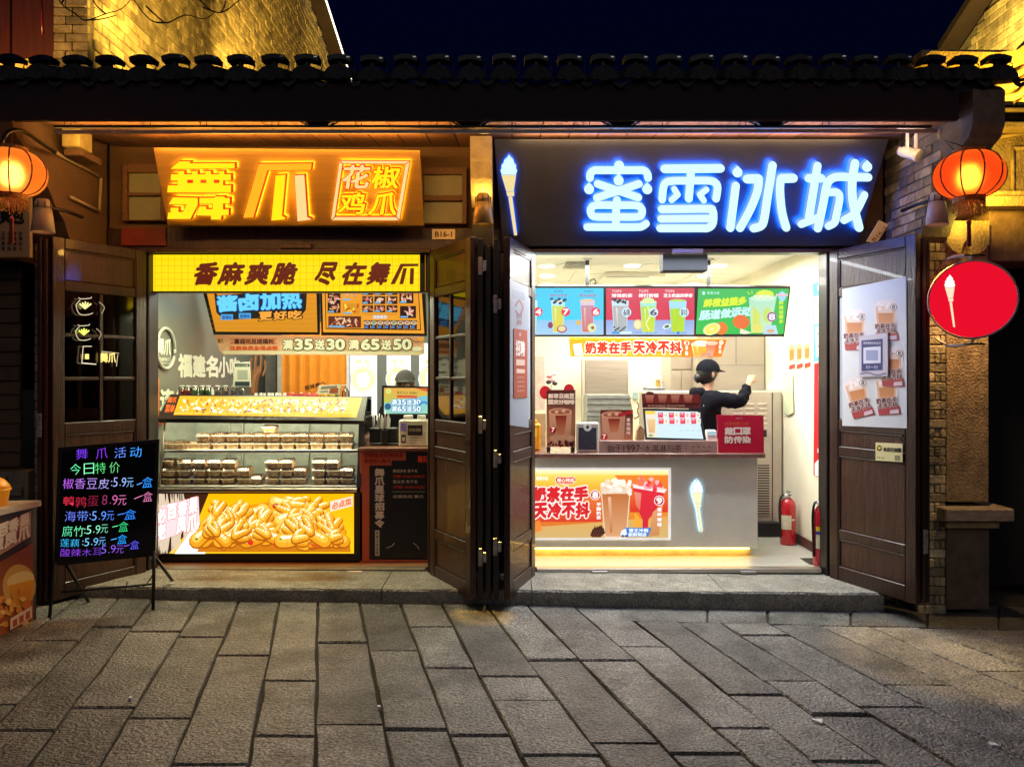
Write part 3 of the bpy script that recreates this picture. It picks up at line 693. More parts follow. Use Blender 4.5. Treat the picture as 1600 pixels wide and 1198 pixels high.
for r in range(28):
    for c in range(14):
        z = 4.35 + r * .085; y = 8.58 - (c + (r % 2) * .5) * .24; ya = y - .235
        if z + .09 > 5.25 + (8.6 - y) * .435 or ya < 6: continue
        px = 800 + 5 / ((y + ya) / 2) * F; 
        if px > 1640: continue
        MB().box(4.985 - rr.uniform(0, .012), 5.03, ya, y, z + .004, z + .08, BRICK_Y, bev=.005).build('brick', g2)
mb = MB(); mb.prism([(4.80, 5.5, 6.66), (4.80, 8.66, 5.27), (5.3, 8.66, 5.27), (5.3, 5.5, 6.66)], (0, 0, .09), EAVE); mb.build('verge', g2)
lights_spot('gate_spot', (4.35, 6.9, 4.4), (5.1, 7.9, 5.2), 380, (1, .68, .14), 110, .8, .08)
lights_spot('gate_spot', (X_(1500, 5.2), 5.0, Z_(308, 5.2)), (X_(1560, 5.6), 5.75, Z_(225, 5.6)), 75, (1, .62, .06), 120, .8, .04)
lights_point('niche_light', (X_(1510, 5.25), 5.27, Z_(352, 5.25)), 1.6, (1, .66, .10), .03)
lights_spot('niche_downlight', (X_(1512, 5.22), 5.14, 2.42), (X_(1512, 5.4) + .02, 5.42, .9), 55, (1, .62, .25), 80, .8, .04)
lights_area('parapet_light', (4.2, 5.75, 3.6), 90, (1, .60, .05), .6, (radians(130), 0, 0))
# bare twigs at the top left
tw = thing('bare_branch', 'thin bare winter twigs hanging in at the top left', 'branch', W(230, -30, 5.2)); TW = mat('twig bark', (.03, .02, .015), .9)
for q in (((80, -25), (96, 6), (118, 22), (134, 32), (165, 22), (190, 14), (208, -5)), ((134, 32), (160, 30), (182, 24)), ((165, 22), (150, 8), (140, -12)), ((228, 10), (250, 30), (262, 36), (290, 24), (318, 30), (335, 20)), ((262, 36), (240, 34), (222, 18), (200, -15)), ((318, 12), (345, 20), (372, 2), (392, -20)), ((300, -12), (322, 10), (335, 20)), ((345, 20), (352, 6), (350, -10)), ((96, 6), (104, -10))):
    tube('twig', smooth_line([W(x, y, 5.2 + .1 * sin(x * .1)) for x, y in q]), [.006 - .0035 * i / (5 * (len(q) - 1)) for i in range(5 * (len(q) - 1) + 1)], TW, tw, 5)
# ================================================================= FOLDING DOOR LEAVES
def leaf(label, a, b, glazed, zb=.085, zt=2.56, th=.045, extra=None, group='folding door leaves', wood=WOOD, flip=False):
    """a: hinge foot (x, y), b: free foot; panels and rails set into stiles"""
    ax, ay = a; bx, by = b; w = math.hypot(bx - ax, by - ay); ang = math.atan2(by - ay, bx - ax)
    d = thing('door_leaf', label, 'door', (ax, ay, 0), group, ang)
    M_ = world_of(d)
    def bb(n, x0, x1, z0, z1, y0=-th / 2, y1=th / 2, m=wood, parent=d, bev=.005): return MB().box(x0, x1, y0, y1, z0, z1, m, M_, bev).build(n, parent)
    st = .085
    bb('stile', 0, st, zb, zt); bb('stile', w - st, w, zb, zt)
    rails = [(zb, zb + .11), (.40, .47), (1.02, 1.09), (1.21, 1.29), (2.20, 2.27), (zt - .075, zt)]
    for z0, z1 in rails: bb('rail', st + .001, w - st - .001, z0, z1, -th / 2 + .002, th / 2 - .002)
    for z0, z1 in ((rails[0][1], .40), (.47, 1.02), (1.09, 1.21), (2.27, rails[5][0])):
        bb('panel', st + .001, w - st - .001, z0 + .001, z1 - .001, -.010, .010, WOOD2)
        for s in (-1, 1):     # raised moulding round each panel
            y = s * .0145
            bb('moulding', st + .002, st + .014, z0 + .002, z1 - .002, y - .005, y + .005, wood, bev=.003); bb('moulding', w - st - .014, w - st - .002, z0 + .002, z1 - .002, y - .005, y + .005, wood, bev=.003)
            bb('moulding', st + .015, w - st - .015, z1 - .014, z1 - .002, y - .005, y + .005, wood, bev=.003)
    if glazed:
        cols, rows = 2, 3; gx0, gx1 = st, w - st; gz0, gz1 = 1.29, 2.20; cw = (gx1 - gx0) / cols; ch = (gz1 - gz0) / rows
        bb('glazing_bar', gx0 + cw - .014, gx0 + cw + .014, gz0 + .001, gz1 - .001, -.016, .016)
        for r in (1, 2):
            for c in (0, 1): bb('glazing_bar', gx0 + cw * c + .001 + .014 * c, gx0 + cw * (c + 1) - .015 * (1 - c) - .001, gz0 + ch * r - .012, gz0 + ch * r + .012, -.015, .015)
        for r in range(rows):
            for c in range(cols): bb('pane', gx0 + cw * c + .001, gx0 + cw * (c + 1) - .001, gz0 + ch * r + .002, gz0 + ch * (r + 1) - .002, -.003, .003, GLASSD, bev=0)
    else: bb('panel', st + .001, w - st - .001, 1.291, 2.199, -.010, .010, mat('pale grey board', (.42, .46, .50), .5, var=.05))
    if extra: extra(d, bb, w)
    return d
def hinges(zs, x=.0, side=1):
    def f(d, bb, w):
        for z in zs:
            h = bb('hinge', x - .008, x + .035, z - .055, z + .055, -.030, -.024, HINGE, bev=.002)
    return f
L1 = leaf('glazed wooden door leaf folded back at the far left behind the marker board', (-2.79, 5.83), (-3.13, 5.21), True)
L2 = leaf('red brown glazed door leaf open beside the payment counter', (-.605, 5.83), (-.262, 5.235), True)
L3 = leaf('dark door leaf with pale board and red notice, left of the tea shop', (.155, 5.83), (-.035, 5.235), False)
L4 = leaf('wide dark door leaf with white cup poster at the right of the tea shop', (2.425, 5.83), (2.715, 5.13), False)
# folded leaves seen on edge between the two shops
for (xa, lab) in ((-.218, 'left'), (-.163, 'middle'), (-.108, 'right')):
    d = thing('door_leaf', 'near black folded door leaf seen edge on, %s one of the central stack' % lab, 'door', (xa, 5.2, 0), 'folding door leaves')
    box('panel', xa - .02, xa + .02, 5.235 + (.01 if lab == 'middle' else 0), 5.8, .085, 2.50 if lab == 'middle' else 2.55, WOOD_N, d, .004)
    for z in ((2.36, 1.28, .38) if lab == 'left' else ((2.1, 1.05, .45) if lab == 'right' else ())):
        y = 5.235; mb = MB(); x0 = xa - .012 if lab == 'left' else xa - .02
        mb.box(x0, x0 + .028, y - .012, y - .002, z - .06, z + .06, HINGE, bev=.003); mb.box(x0 + .03, x0 + .055, y - .014, y - .002, z - .035, z + .035, HINGE, bev=.003); mb.build('hinge', d)
d = thing('door_leaf', 'narrow dark folded door leaf seen edge on behind the right door', 'door', (2.78, 5.2, 0), 'folding door leaves')
box('panel', 2.755, 2.785, 5.16, 5.38, .085, 2.54, WOOD, d, .004); box('panel', 2.795, 2.82, 5.18, 5.38, .085, 2.53, WOOD_N, d, .004); box('hinge', 2.757, 2.79, 5.148, 5.158, .42, .58, HINGE, d)
d = thing('door_leaf', 'narrow dark folded door leaf seen edge on at the far left', 'door', (-3.17, 5.2, 0), 'folding door leaves')
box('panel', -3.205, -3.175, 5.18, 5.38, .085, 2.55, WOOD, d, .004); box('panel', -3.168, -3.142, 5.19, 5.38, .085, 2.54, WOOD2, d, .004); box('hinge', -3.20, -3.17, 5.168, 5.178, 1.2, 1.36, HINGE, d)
for (x, y, z) in ((-.30, 5.26, 1.16), (2.66, 5.235, 1.19)):
    o = thing('door_ring', 'small black ring pull on the door beside the %s' % ('payment counter' if x < 0 else 'white cup poster'), 'handle', (x, y, z))
    tube('ring', [(x + .016 * cos(2 * pi * k / 12), y - .012, z + .02 * sin(2 * pi * k / 12)) for k in range(13)], .004, BLACKM, o, 6)
# ---- things stuck on the doors
PD1 = PV(-2.79, 5.83, -3.13, 5.21); PD3 = PV(.155, 5.83, -.035, 5.235); PD4 = PV(2.425, 5.83, 2.715, 5.13)
def off_th(p, k): return Plane(p.p0 + p.n * k, p.n)
PD1, PD3, PD4 = off_th(PD1, .0235), off_th(PD3, .0235), off_th(PD4, .0235)
def sheet(name, label, cat, plane, pts, col, art=None, m=None, th=.003, group=None, pm=None, off=.0):
    """a thin board or sheet with print; pts outline in photo pixels"""
    c = sum((plane.at(*p) for p in pts), Vector()) / len(pts); t = thing(name, label, cat, c, group)
    body = MB(); body.prism([plane.at(x, y, off + th) for x, y in pts], -plane.n * th, m or mat('board ' + str(col), lin(col), .5, var=.03)); body.build('sheet' if th < .006 else 'board', t)
    if art: a = Art(plane, pm or PRN, off + th + .0008); art(a); a.build('print', t)
    return t
def a_cups(a): pass
# white poster panel on the right door
sheet('door_poster', 'tall white poster panel filling the upper part of the right door', 'poster', PD4, [(1316, 452), (1416, 432), (1417, 669), (1316, 665)], 'c9ccd2', lambda a: (a.poly([(1317, 453), (1415, 433), (1415, 500), (1317, 505)], 'b4c4d8', 'c6ccd8')), th=.004)
def cupsticker(cx, cy, lab, rot=0):
    w = 36; C, S = cos(rot), sin(rot)
    def R(x, y): return (cx + (x * C - y * S), cy + (x * S + y * C))
    t = thing('cup_sticker', lab, 'sticker', PD4.at(cx, cy, .006), 'milk tea cup stickers on the right door')
    a = Art(PD4, PRN, .005)
    a.poly([R(-19, -30), R(-8, -37), (R(10, -38)), R(19, -30), R(17, 8), R(20, 26), R(-15, 26), R(-17, 8)], 'd9cfd2')
    a.poly([R(-16, -27), R(16, -27), R(13, 10), R(-13, 10)], 'c9a58e'); a.poly([R(-12, -17), R(12, -17), R(10, 8), R(-10, 8)], 'b4713f', 'c98a5c'); a.poly([R(-13, -25), R(12, -25), R(10, -17), R(-11, -17)], 'd8bfb4')
    rq = random.Random(int(cx))
    for k in range(9): p = R(rq.uniform(-12, 12), rq.uniform(-33, -22)); a.ell(p[0], p[1], 3, 2.6, 'e6dadc', 8)
    p = R(12, -26); a.ell(p[0], p[1], 5.2, 5.6, '4a3038', 12); a.ell(p[0], p[1], 4.4, 4.8, 'e8e0e2', 12); a.text('8', (p[0] - 2.2, p[1] - 3.4, p[0] + 2.2, p[1] + 3.4), '30181c', .03)
    a.poly([R(-16, 13), R(18, 13), R(20, 26), R(-14, 26)], 'a03038')
    for q, tx in ((0, '奶茶在手'), (8, '天冷不抖')): a.text(tx, [R(-17 + q * .3, 0 + q), R(15, -2 + q), R(15, 6 + q), R(-17 + q * .3, 8 + q)], '5c161a', .05, 'e6dcde', .12)
    a.poly([R(4, 19), R(17, 18), R(17, 24), R(3, 25)], 'c8b4c4'); a.build('print', t)
cupsticker(1335, 521, 'milk tea cup sticker at upper left of the white door poster'); cupsticker(1384, 506, 'milk tea cup sticker at upper right of the white door poster, above the blue placard', 0); cupsticker(1393, 578, 'milk tea cup sticker right beside the blue placard'); cupsticker(1342, 626, 'tilted milk tea cup sticker at the lower left of the door poster', -.22); cupsticker(1386, 622, 'milk tea cup sticker at the lower right of the door poster', -.05)
sheet('payment_placard', 'framed blue and white payment placard on the door poster', 'placard', PD4, [(1342, 525), (1387, 520), (1387, 588), (1342, 589)], 'b9b4c4', lambda a: (a.poly([(1346, 532), (1379, 529), (1379, 578), (1346, 580)], '20246a'), a.poly([(1349, 543), (1376, 541), (1376, 567), (1349, 568)], 'c9cce0'), a.rect(1353, 547, 1372, 563, '8a92b8'), a.text('推荐使用扫码支付', (1349, 534, 1376, 538), 'dcdcf0', .03), a.text('扫一扫', (1353, 571, 1371, 576), 'c0c4e8', .03), a.line([(1345, 584), (1356, 582), (1370, 586), (1384, 583)], 2, '6a5a86', True)), th=.012, off=.009)
sheet('merchant_sticker', 'small cream merchant sticker with a heart on the right door', 'sticker', PD4, [(1368, 691), (1410, 693), (1410, 722), (1368, 719)], 'd9cf9a', lambda a: (a.ell(1374, 700, 4, 4.4, '1c1a10', 14), a.text('♥', (1371.6, 697.6, 1376.4, 702.6), 'e8c83c', .02), a.text('本店已加盟', [(1380, 698.5), (1408, 700), (1408, 706.5), (1380, 705)], '1c1a10', .05), a.text('商家 美食', [(1370, 713), (1382, 714), (1382, 717), (1370, 716)], '3a3824', .02), a.rect(1398, 711, 1406, 719, '8a866a')), off=.004)
sheet('frosted_poster', 'faded white poster behind the red notice on the narrow door', 'poster', PD3, [(797, 436), (826, 449), (826, 668), (797, 664)], '9aa6b4', lambda a: (a.poly([(801, 452), (820, 458), (820, 470), (801, 466)], '8290a6'), a.line([(806, 478), (811, 470), (817, 480), (812, 492), (806, 486)], 3, 'a06a70', True), a.text('招\n募', (807, 490, 816, 508), '8c6c78', .03)), th=.004)
sheet('recruit_notice', 'red recruitment notice with white lettering on the narrow left tea shop door', 'notice', PD3, [(803, 513), (824, 516), (824, 621), (803, 622)], 'a8402e', lambda a: (a.text('招聘', [(806, 531), (820, 534), (820, 556), (806, 555)], 'f4e8e0', .04), a.text('招', (811, 520, 814, 525), 'e8d8d0', .02), a.poly([(806.5, 561), (820, 562), (820, 571), (806.5, 571)], 'e0c0b4'), a.poly([(807, 576), (820, 577), (820, 583), (807, 583)], 'e0c0b4'), [a.text('店员若干名', (808, 588 + 7 * k, 819, 591 + 7 * k), 'e0b8a8', .02) for k in range(4)]), off=.006)
t = thing('window_reflection', 'white and yellow reflections painted as jar strokes on the left door glass', 'painted reflection', PD1.at(140, 520))  # reflections in the door glass, painted on as glowing strokes
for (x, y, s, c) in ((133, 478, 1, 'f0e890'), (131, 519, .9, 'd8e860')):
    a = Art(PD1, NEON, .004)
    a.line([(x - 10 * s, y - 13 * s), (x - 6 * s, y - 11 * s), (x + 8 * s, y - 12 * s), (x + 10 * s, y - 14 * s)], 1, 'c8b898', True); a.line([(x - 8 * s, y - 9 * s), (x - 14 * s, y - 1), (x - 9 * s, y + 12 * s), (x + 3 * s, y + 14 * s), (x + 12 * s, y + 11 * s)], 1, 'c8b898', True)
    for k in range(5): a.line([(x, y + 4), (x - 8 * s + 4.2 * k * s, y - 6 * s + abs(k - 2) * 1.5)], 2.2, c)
    a.line([(x + 22 * s, y - 6 * s), (x + 30 * s, y + 2), (x + 26 * s, y + 12 * s)], .9, 'a89878', True); a.build('jar_reflection', t)
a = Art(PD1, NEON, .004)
a.line([(128, 566), (130, 541), (143, 541)], 1, 'd8ccb0'); a.line([(128, 567), (150, 569)], 1.4, 'd8ccb0'); a.build('frame_reflection', t); a = Art(PD1, NEON, .004); a.rect(133, 553, 139, 561, 'e8d870'); a.build('square_reflection', t); a = Art(PD1, NEON, .004); a.text('舞爪', (157, 551, 181, 566), 'e8d070', .03); a.line([(159, 549), (186, 552)], .8, 'c8b890'); a.line([(184, 554), (182, 572)], .8, 'c8b890')
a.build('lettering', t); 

# ================================================================= SIGNS
LS = PT(232, 5.45, 352, 5.67)
t = thing('gold_sign', 'brushed gold sign with glowing yellow block characters over the snack shop', 'sign', LS.at(450, 350))
mb = MB(); mb.prism([LS.at(*p) for p in ((240, 231), (656, 235), (662, 352), (262, 352))], (0, .05, 0), GOLDM); mb.build('panel', t)
YF = glow('yellow letter face', 'ffd418', 1.35); YF2 = glow('orange letter face', 'ffb024', 1.15); YF3 = glow('pale letter face', 'ffdf90', 1.0); REDS = mat('red letter side', (.35, .02, .01), .4, emit='b01404', ek=.55); HALO = glow('amber back light', (1, .50, .03), 16.0)
def lit_poly(plane, pts, parent, name, face, side, back, d0=.02, d1=.060, rim=None, i=0):
    """letter standing off its panel; face pts in pixels"""
    d1 += i * .0006; mb = MB(); A = [plane.at(*p) for p in pts]; n = plane.n
    Fp = [p + n * d1 for p in A]; Bp = [p + n * d0 for p in A]; k = len(A); mb.face(Bp[::-1], back)
    if rim:
        c2 = [Vector(p) for p in pts]; ar = sum(c2[i].x * c2[(i + 1) % k].y - c2[(i + 1) % k].x * c2[i].y for i in range(k)); ins = []
        for i in range(k):
            a_, b_, c_ = c2[i - 1], c2[i], c2[(i + 1) % k]; e1, e2 = (b_ - a_).normalized(), (c_ - b_).normalized()
            n1, n2 = Vector((-e1.y, e1.x)), Vector((-e2.y, e2.x)); s = 1 if ar > 0 else -1; m_ = (n1 + n2)
            m_ = m_ / max(.35, m_.dot(n1)) if m_.length > .1 else n1
            ins.append(b_ + m_ * s * rim)
        I = [plane.at(p.x, p.y) + n * (d1 + .001) for p in ins]; mb.face(I, face); mb.face(Fp, side)
    else: mb.face(Fp, face)
    for j in range(k): q = (j + 1) % k; mb.face([Fp[j], Bp[j], Bp[q], Fp[q]], side)
    return mb
def C3(x, y): return (250 + x / 6.154, 230 + y / 6.154)
wu = [[(215, 120), (340, 120), (325, 138), (750, 138), (750, 197), (125, 202)],
      [(205, 212), (270, 212), (270, 243), (333, 243), (333, 212), (398, 212), (398, 243), (460, 243), (460, 212), (525, 212), (525, 243), (588, 243), (588, 212), (652, 212), (652, 243), (715, 243), (715, 312), (640, 312), (640, 348), (715, 348), (715, 426), (98, 426), (105, 348), (195, 348), (195, 312), (130, 312), (135, 243), (200, 243)],
      [(155, 462), (398, 468), (398, 540), (326, 678), (98, 680), (108, 606), (130, 606), (130, 562), (215, 562), (215, 602), (250, 602), (280, 540), (108, 540)],
      [(406, 468), (550, 468), (555, 455), (655, 455), (655, 468), (703, 470), (703, 532), (640, 532), (640, 576), (694, 576), (692, 642), (625, 645), (618, 684), (515, 684), (515, 648), (372, 644), (405, 548), (480, 548), (480, 576), (530, 576), (530, 534), (403, 532)]]
ch = MB()
g = thing('x', 'x', 'x') if False else None
for k, poly in enumerate(wu): lit_poly(LS, [C3(*p) for p in poly], None, '', YF, REDS, HALO, rim=.85, i=k).build('letter_stroke', t)
for k in range(3): pass
for k, (x0, x1) in enumerate(((262, 318), (390, 446), (517, 572))):   # dark holes in the comb stroke
    a_ = Art(LS, REDS, .0635); a_.poly([C3(x0, 314), C3(x1, 314), C3(x1, 346), C3(x0, 346)], '801004'); a_.build('letter_stroke', t)
for k, (poly, f) in enumerate((([(970, 145), (1485, 140), (1475, 212), (1060, 218), (925, 665), (820, 668)], YF2), ([(1130, 255), (1235, 248), (1200, 640), (1235, 662), (1225, 682), (1088, 695)], YF), ([(1310, 255), (1413, 248), (1440, 652), (1482, 672), (1478, 684), (1338, 702)], YF3))):
    lit_poly(LS, [C3(*p) for p in poly], None, '', f, REDS, HALO, rim=.85, i=k).build('letter_stroke', t)
def D4(x, y): return (510 + x / 9.21, 230 + y / 9.21)
o_, i_ = [(210, 177), (1220, 182), (1070, 1035), (90, 1030)], [(262, 225), (1150, 228), (1020, 975), (152, 975)]
for k in range(4):
    q = (k + 1) % 4; lit_poly(LS, [D4(*o_[k]), D4(*o_[q]), D4(*i_[q]), D4(*i_[k])], None, '', YF3, REDS, HALO, rim=.7, i=k).build('frame_bar', t)
def text3(plane, body, q, face, side, back, d0=.012, d1=.05, bold=.03, rimb=None, parent=None, name='letter'):
    q = quad_of(q); base, fs0, _ = glyphs(body, 0.); x0, y0, x1, y1 = bbox2(base); mb = MB()
    def put(vs, fs, nz, ox, oy, hf, m_, d):
        P = []
        for v in vs:
            px, py = bil(q, (v.x + ox - x0) / (x1 - x0), 1 - (v.y + oy - y0) / (y1 - y0)); P.append(plane.at(px, py, 0) + plane.n * (hf(v)))
        i0 = len(mb.v); mb.v += [tuple(p) for p in P]
        for f, z in zip(fs, nz): mb.f.append(tuple(i0 + j for j in f)); mb.m.append(mb.mi(m_ if z > -.5 else back)); mb.sm.append(False); mb.c.append([(1, 1, 1)] * len(f))
    v3, f3, n3 = glyphs(body, 0., .5); R_ = rimb or bold
    for k in range(8): a_ = 2 * pi * k / 8; put(v3, f3, n3, cos(a_) * R_, sin(a_) * R_, (lambda v, k=k: (d0 if v.z < 0 else d1) + k * .00003), side, 1)
    v2, f2, n2 = glyphs(body, 0.)
    for k in range(7): a_ = 2 * pi * k / 6; r_ = bold if k else 0; put(v2, f2, [1] * len(f2), cos(a_) * r_, sin(a_) * r_, (lambda v, k=k: d1 + .001 + k * .00003), face, 1)
    return mb.build(name, parent)
for body, q, f in (('花', [(285, 250), (655, 250), (605, 575), (240, 575)], YF3), ('椒', [(712, 265), (1085, 270), (1030, 575), (655, 575)], YF), ('鸡', [(250, 640), (590, 640), (545, 940), (185, 940)], YF), ('爪', [(720, 640), (1010, 640), (1010, 955), (620, 950)], YF)):
    text3(LS, body, [D4(*p) for p in q], f, REDS, HALO, bold=.026, rimb=.056, parent=t)

RS = PT(218, 5.42, 384, 5.78)
t = thing('tea_sign', 'dark sign with big glowing white blue characters over the tea shop', 'sign', RS.at(1070, 380))
mb = MB(); mb.prism([RS.at(*p) for p in ((772, 218), (1388, 218), (1338, 384), (786, 384))], (0, .05, 0), PANELB); mb.build('panel', t)
IF = glow('icy letter face', 'ccfffa', 1.25); IS = glow('icy letter side', '8fb4ff', .9); IB = glow('blue back light', (.006, .12, 1), 46.0)
def A1(x, y): return (900 + x / 6.667, 230 + y / 6.667)
def B1(x, y): return (1120 + x / 6.667, 230 + y / 6.667)
def drop(T, x, y, r=50, h=72, lean=0):
    pts = [(x + lean, y - h)] + [(x + cos(q) * r, y + sin(q) * r) for q in [radians(-35 + 250 * k / 12) for k in range(13)]]
    return [T(*p) for p in pts]
S = []
S += [('s', A1, [(437, 172), (437, 215)], 102), ('s', A1, [(137, 300), (142, 255), (180, 222), (260, 220), (600, 220), (690, 222), (728, 255), (735, 300)], 78), ('d', A1, 128, 415), ('d', A1, 727, 415), ('d', A1, 432, 325),
      ('s', A1, [(215, 360), (635, 500)], 78), ('s', A1, [(640, 360), (208, 503)], 78), ('s', A1, [(415, 525), (412, 560)], 78), ('s', A1, [(400, 580), (200, 580), (150, 610), (145, 660), (190, 698), (400, 700)], 76),
      ('s', A1, [(400, 580), (610, 582), (665, 610), (672, 660), (630, 698), (400, 700)], 76), ('s', A1, [(408, 590), (402, 790)], 78), ('s', A1, [(107, 805), (400, 805), (620, 805), (672, 798), (715, 770)], 76),
      ('s', A1, [(905, 205), (1480, 200)], 88), ('s', A1, [(1178, 215), (1155, 512)], 80), ('s', A1, [(880, 520), (892, 400), (920, 345), (990, 328), (1170, 326), (1350, 326), (1425, 345), (1450, 400), (1435, 512)], 78),
      ('s', A1, [(1005, 412), (1040, 470)], 62), ('s', A1, [(1040, 470), (978, 525)], 62), ('s', A1, [(1335, 418), (1268, 468)], 62), ('s', A1, [(1268, 468), (1308, 530)], 62),
      ('s', A1, [(875, 620), (1330, 615), (1395, 630), (1408, 690), (1398, 770), (1350, 812), (1250, 815), (860, 816)], 80), ('s', A1, [(868, 718), (1370, 714)], 76),
      ('d', B1, 188, 240), ('s', B1, [(170, 378), (115, 812)], 84), ('s', B1, [(288, 308), (405, 306)], 92), ('s', B1, [(408, 308), (390, 440), (320, 620), (215, 812)], 84),
      ('s', B1, [(548, 168), (500, 470), (462, 720), (430, 790), (355, 815)], 86), ('s', B1, [(762, 300), (640, 302)], 92), ('s', B1, [(632, 310), (625, 430), (645, 640), (690, 808)], 84),
      ('s', B1, [(1010, 172), (920, 730)], 84), ('s', B1, [(922, 300), (1048, 300)], 88), ('s', B1, [(845, 772), (1030, 700)], 78),
      ('s', B1, [(1532, 290), (1350, 288), (1190, 290), (1110, 360), (1070, 560), (1015, 815)], 84), ('s', B1, [(1130, 445), (1215, 448), (1238, 510), (1205, 680), (1185, 755), (1125, 792)], 78),
      ('s', B1, [(1395, 145), (1368, 330), (1375, 540), (1440, 808)], 88), ('s', B1, [(1492, 472), (1400, 650), (1285, 730)], 80), ('d', B1, 1520, 182)]
for k, q in enumerate(S):
    pts = [q[1](*p) for p in stroke_outline(q[2], q[3])] if q[0] == 's' else drop(q[1], q[2], q[3], 51, 70)
    lit_poly(RS, pts, None, '', IF, IS, IB, .030, .070, i=k * .4).build('letter_stroke' if q[0] == 's' else 'drop_dot', t)
def cone_torch(plane, x, y, s, parent, f1, f2, side, back, d0=.01, d1=.05):
    """ice cream cone on a long stick: x,y is its top"""
    sw = [(0, 0), (5, 6), (9, 10), (11, 18), (15, 22), (14, 28), (17, 32), (14, 40), (-14, 40), (-17, 32), (-14, 28), (-15, 22), (-11, 18), (-9, 11), (-3, 6)]
    lit_poly(plane, [(x + a * s, y + b * s) for a, b in sw], None, '', f1, side, back, d0, d1).build('ice_cream', parent)
    lit_poly(plane, [(x + a * s, y + b * s) for a, b in ((-15, 41), (15, 41), (10, 74), (-5, 74))], None, '', f2, side, back, d0, d1, i=1).build('cone', parent)
    lit_poly(plane, [(x + a * s, y + b * s) for a, b in ((-5, 75), (11, 75), (11, 84), (-3, 84))], None, '', f2, side, back, d0, d1, i=2).build('collar', parent)
    lit_poly(plane, [(x + a * s, y + b * s) for a, b in ((-1, 85), (7, 85), (17, 164), (11, 164))], None, '', f2, side, back, d0, d1, i=3).build('stick', parent)
cone_torch(RS, 795, 240, .76, t, IF, glow('cream cone face', 'ffe7a0', .95), IS, IB)
lights_area('tea_sign_light', RS.at(1080, 300, .35), 9, (.10, .32, 1), 2.2, (radians(-50), 0, 0), .5)
lights_area('gold_sign_light', LS.at(450, 300, .30), 24, (1, .38, .05), 1.7, (radians(-55), 0, 0), .4)

lights_area('rail_light', (-1.65, 4.84, 3.10), 18, (1, .52, .13), 2.5, (radians(100), 0, 0), .03)
lights_area('soffit_fill', (-1.65, 4.86, 3.12), 9, (1, .50, .10), 2.5, (radians(165), 0, 0), .03); lights_area('soffit_fill', (1.25, 4.86, 3.12), 6, (.75, .68, 1), 2.6, (radians(165), 0, 0), .03)  # unseen lamps added under the eave to brighten the soffit planks
lights_area('sign_top_fill', LS.at(450, 236, .12), 6, (1, .42, .06), 2.0, (radians(180), 0, 0), .1); lights_area('sign_top_fill', RS.at(1080, 222, .12), 8, (1, .62, .28), 2.4, (radians(180), 0, 0), .1)  # unseen upward lamps added at the sign tops to tint the soffit
lights_area('rail_light', (1.25, 4.84, 3.10), 14, (1, .60, .22), 2.6, (radians(97), 0, 0), .03)
for px_ in (960, 1070, 1180, 1290): lights_point('tea_sign_glow', RS.at(px_, 340, .13), 4.5, (.005, .11, 1), .12)
for px_ in (310, 440, 580): lights_point('gold_sign_glow', LS.at(px_, 300, .14), 2.5, (1, .42, .05), .12)

# yellow light box across the snack shop
LB = PY(5.93); t = thing('yellow_banner_box', 'yellow lit banner box with dark slogan under the snack shop lintel', 'sign', LB.at(440, 455))
box('case', X_(230, 5.93), X_(668, 5.93), 5.932, 6.0, Z_(457, 5.93), Z_(396, 5.93), BLACK, t)
a = Art(LB, LIT, .0); a.rect(232, 398, 656, 455, 'ffdc10')
x = 232.0
while x < 656: a.rect(x + 10, 398.2, x + 10.5, 454.8, 'd8960a'); x += 10.3
for y_ in (405, 415, 426, 436, 446): a.rect(232.2, y_, 655.8, y_ + .5, 'd8960a')
P_ = lambda x0, x1: [(x0 + 6, 411), (x1 + 6, 411), (x1 - 4, 444), (x0 - 4, 444)]
for tx, x0, x1 in (('香', 304, 338), ('麻', 344, 378), ('爽', 386, 420), ('脆', 427, 461), ('尽', 494, 524), ('在', 536, 568), ('舞', 576, 606)): a.text(tx, P_(x0, x1), '5a100c', .05)
a.poly([(626, 412), (654, 412), (653, 416), (630, 416.5), (617, 444), (610, 444)], '5a100c'); a.poly([(630, 419), (636, 419), (630, 444), (624, 444)], '5a100c'); a.poly([(641, 419), (647, 419), (646, 444), (640, 444)], '5a100c')
a.build('print', t)
# number plates
def plate(lab, plane, pts, body, tq):
    return sheet('number_plate', lab, 'plate', plane, pts, 'd8bfa0', lambda a: a.text(body, tq, '4a0c08', .03), th=.006)
plate('cream number plate reading B16-1 above the middle door', PY(5.835), [(675, 358), (711, 358), (711, 374), (675, 374)], 'B16-1', (680, 362, 706, 370))
plate('tilted cream number plate reading B16-2 by the right sign corner', PY(5.50), [(1374, 344), (1388, 351), (1369, 382), (1354, 377)], 'B16-2', [(1362, 374), (1382, 353), (1386, 356), (1366, 378)])
# rectangular sensor cases on the lintel
for (px, py, w, lab) in ((462, 384, 24, 'flat dark sensor case on the lintel above the yellow banner box'), (1075, 392, 24, 'flat dark sensor case on the lintel above the menu screens')):
    t = thing('sensor_case', lab, 'sensor', W(px, py, 5.82)); box('case', X_(px - w, 5.8), X_(px + w, 5.8), 5.80, 5.838, Z_(py + 4, 5.8), Z_(py - 4, 5.8), GREYM if px > 999 else WOOD2, t, .005)
t = thing('curtain_case', 'dark blue grey box hanging inside at the top of the tea shop doorway', 'box', W(1072, 422, 6.05)); box('case', X_(1036, 6.05), X_(1106, 6.05), 6.05, 6.2, Z_(423, 6.05), 2.66, mat('slate case', (.006, .007, .011), .9, var=.1), t, .005)
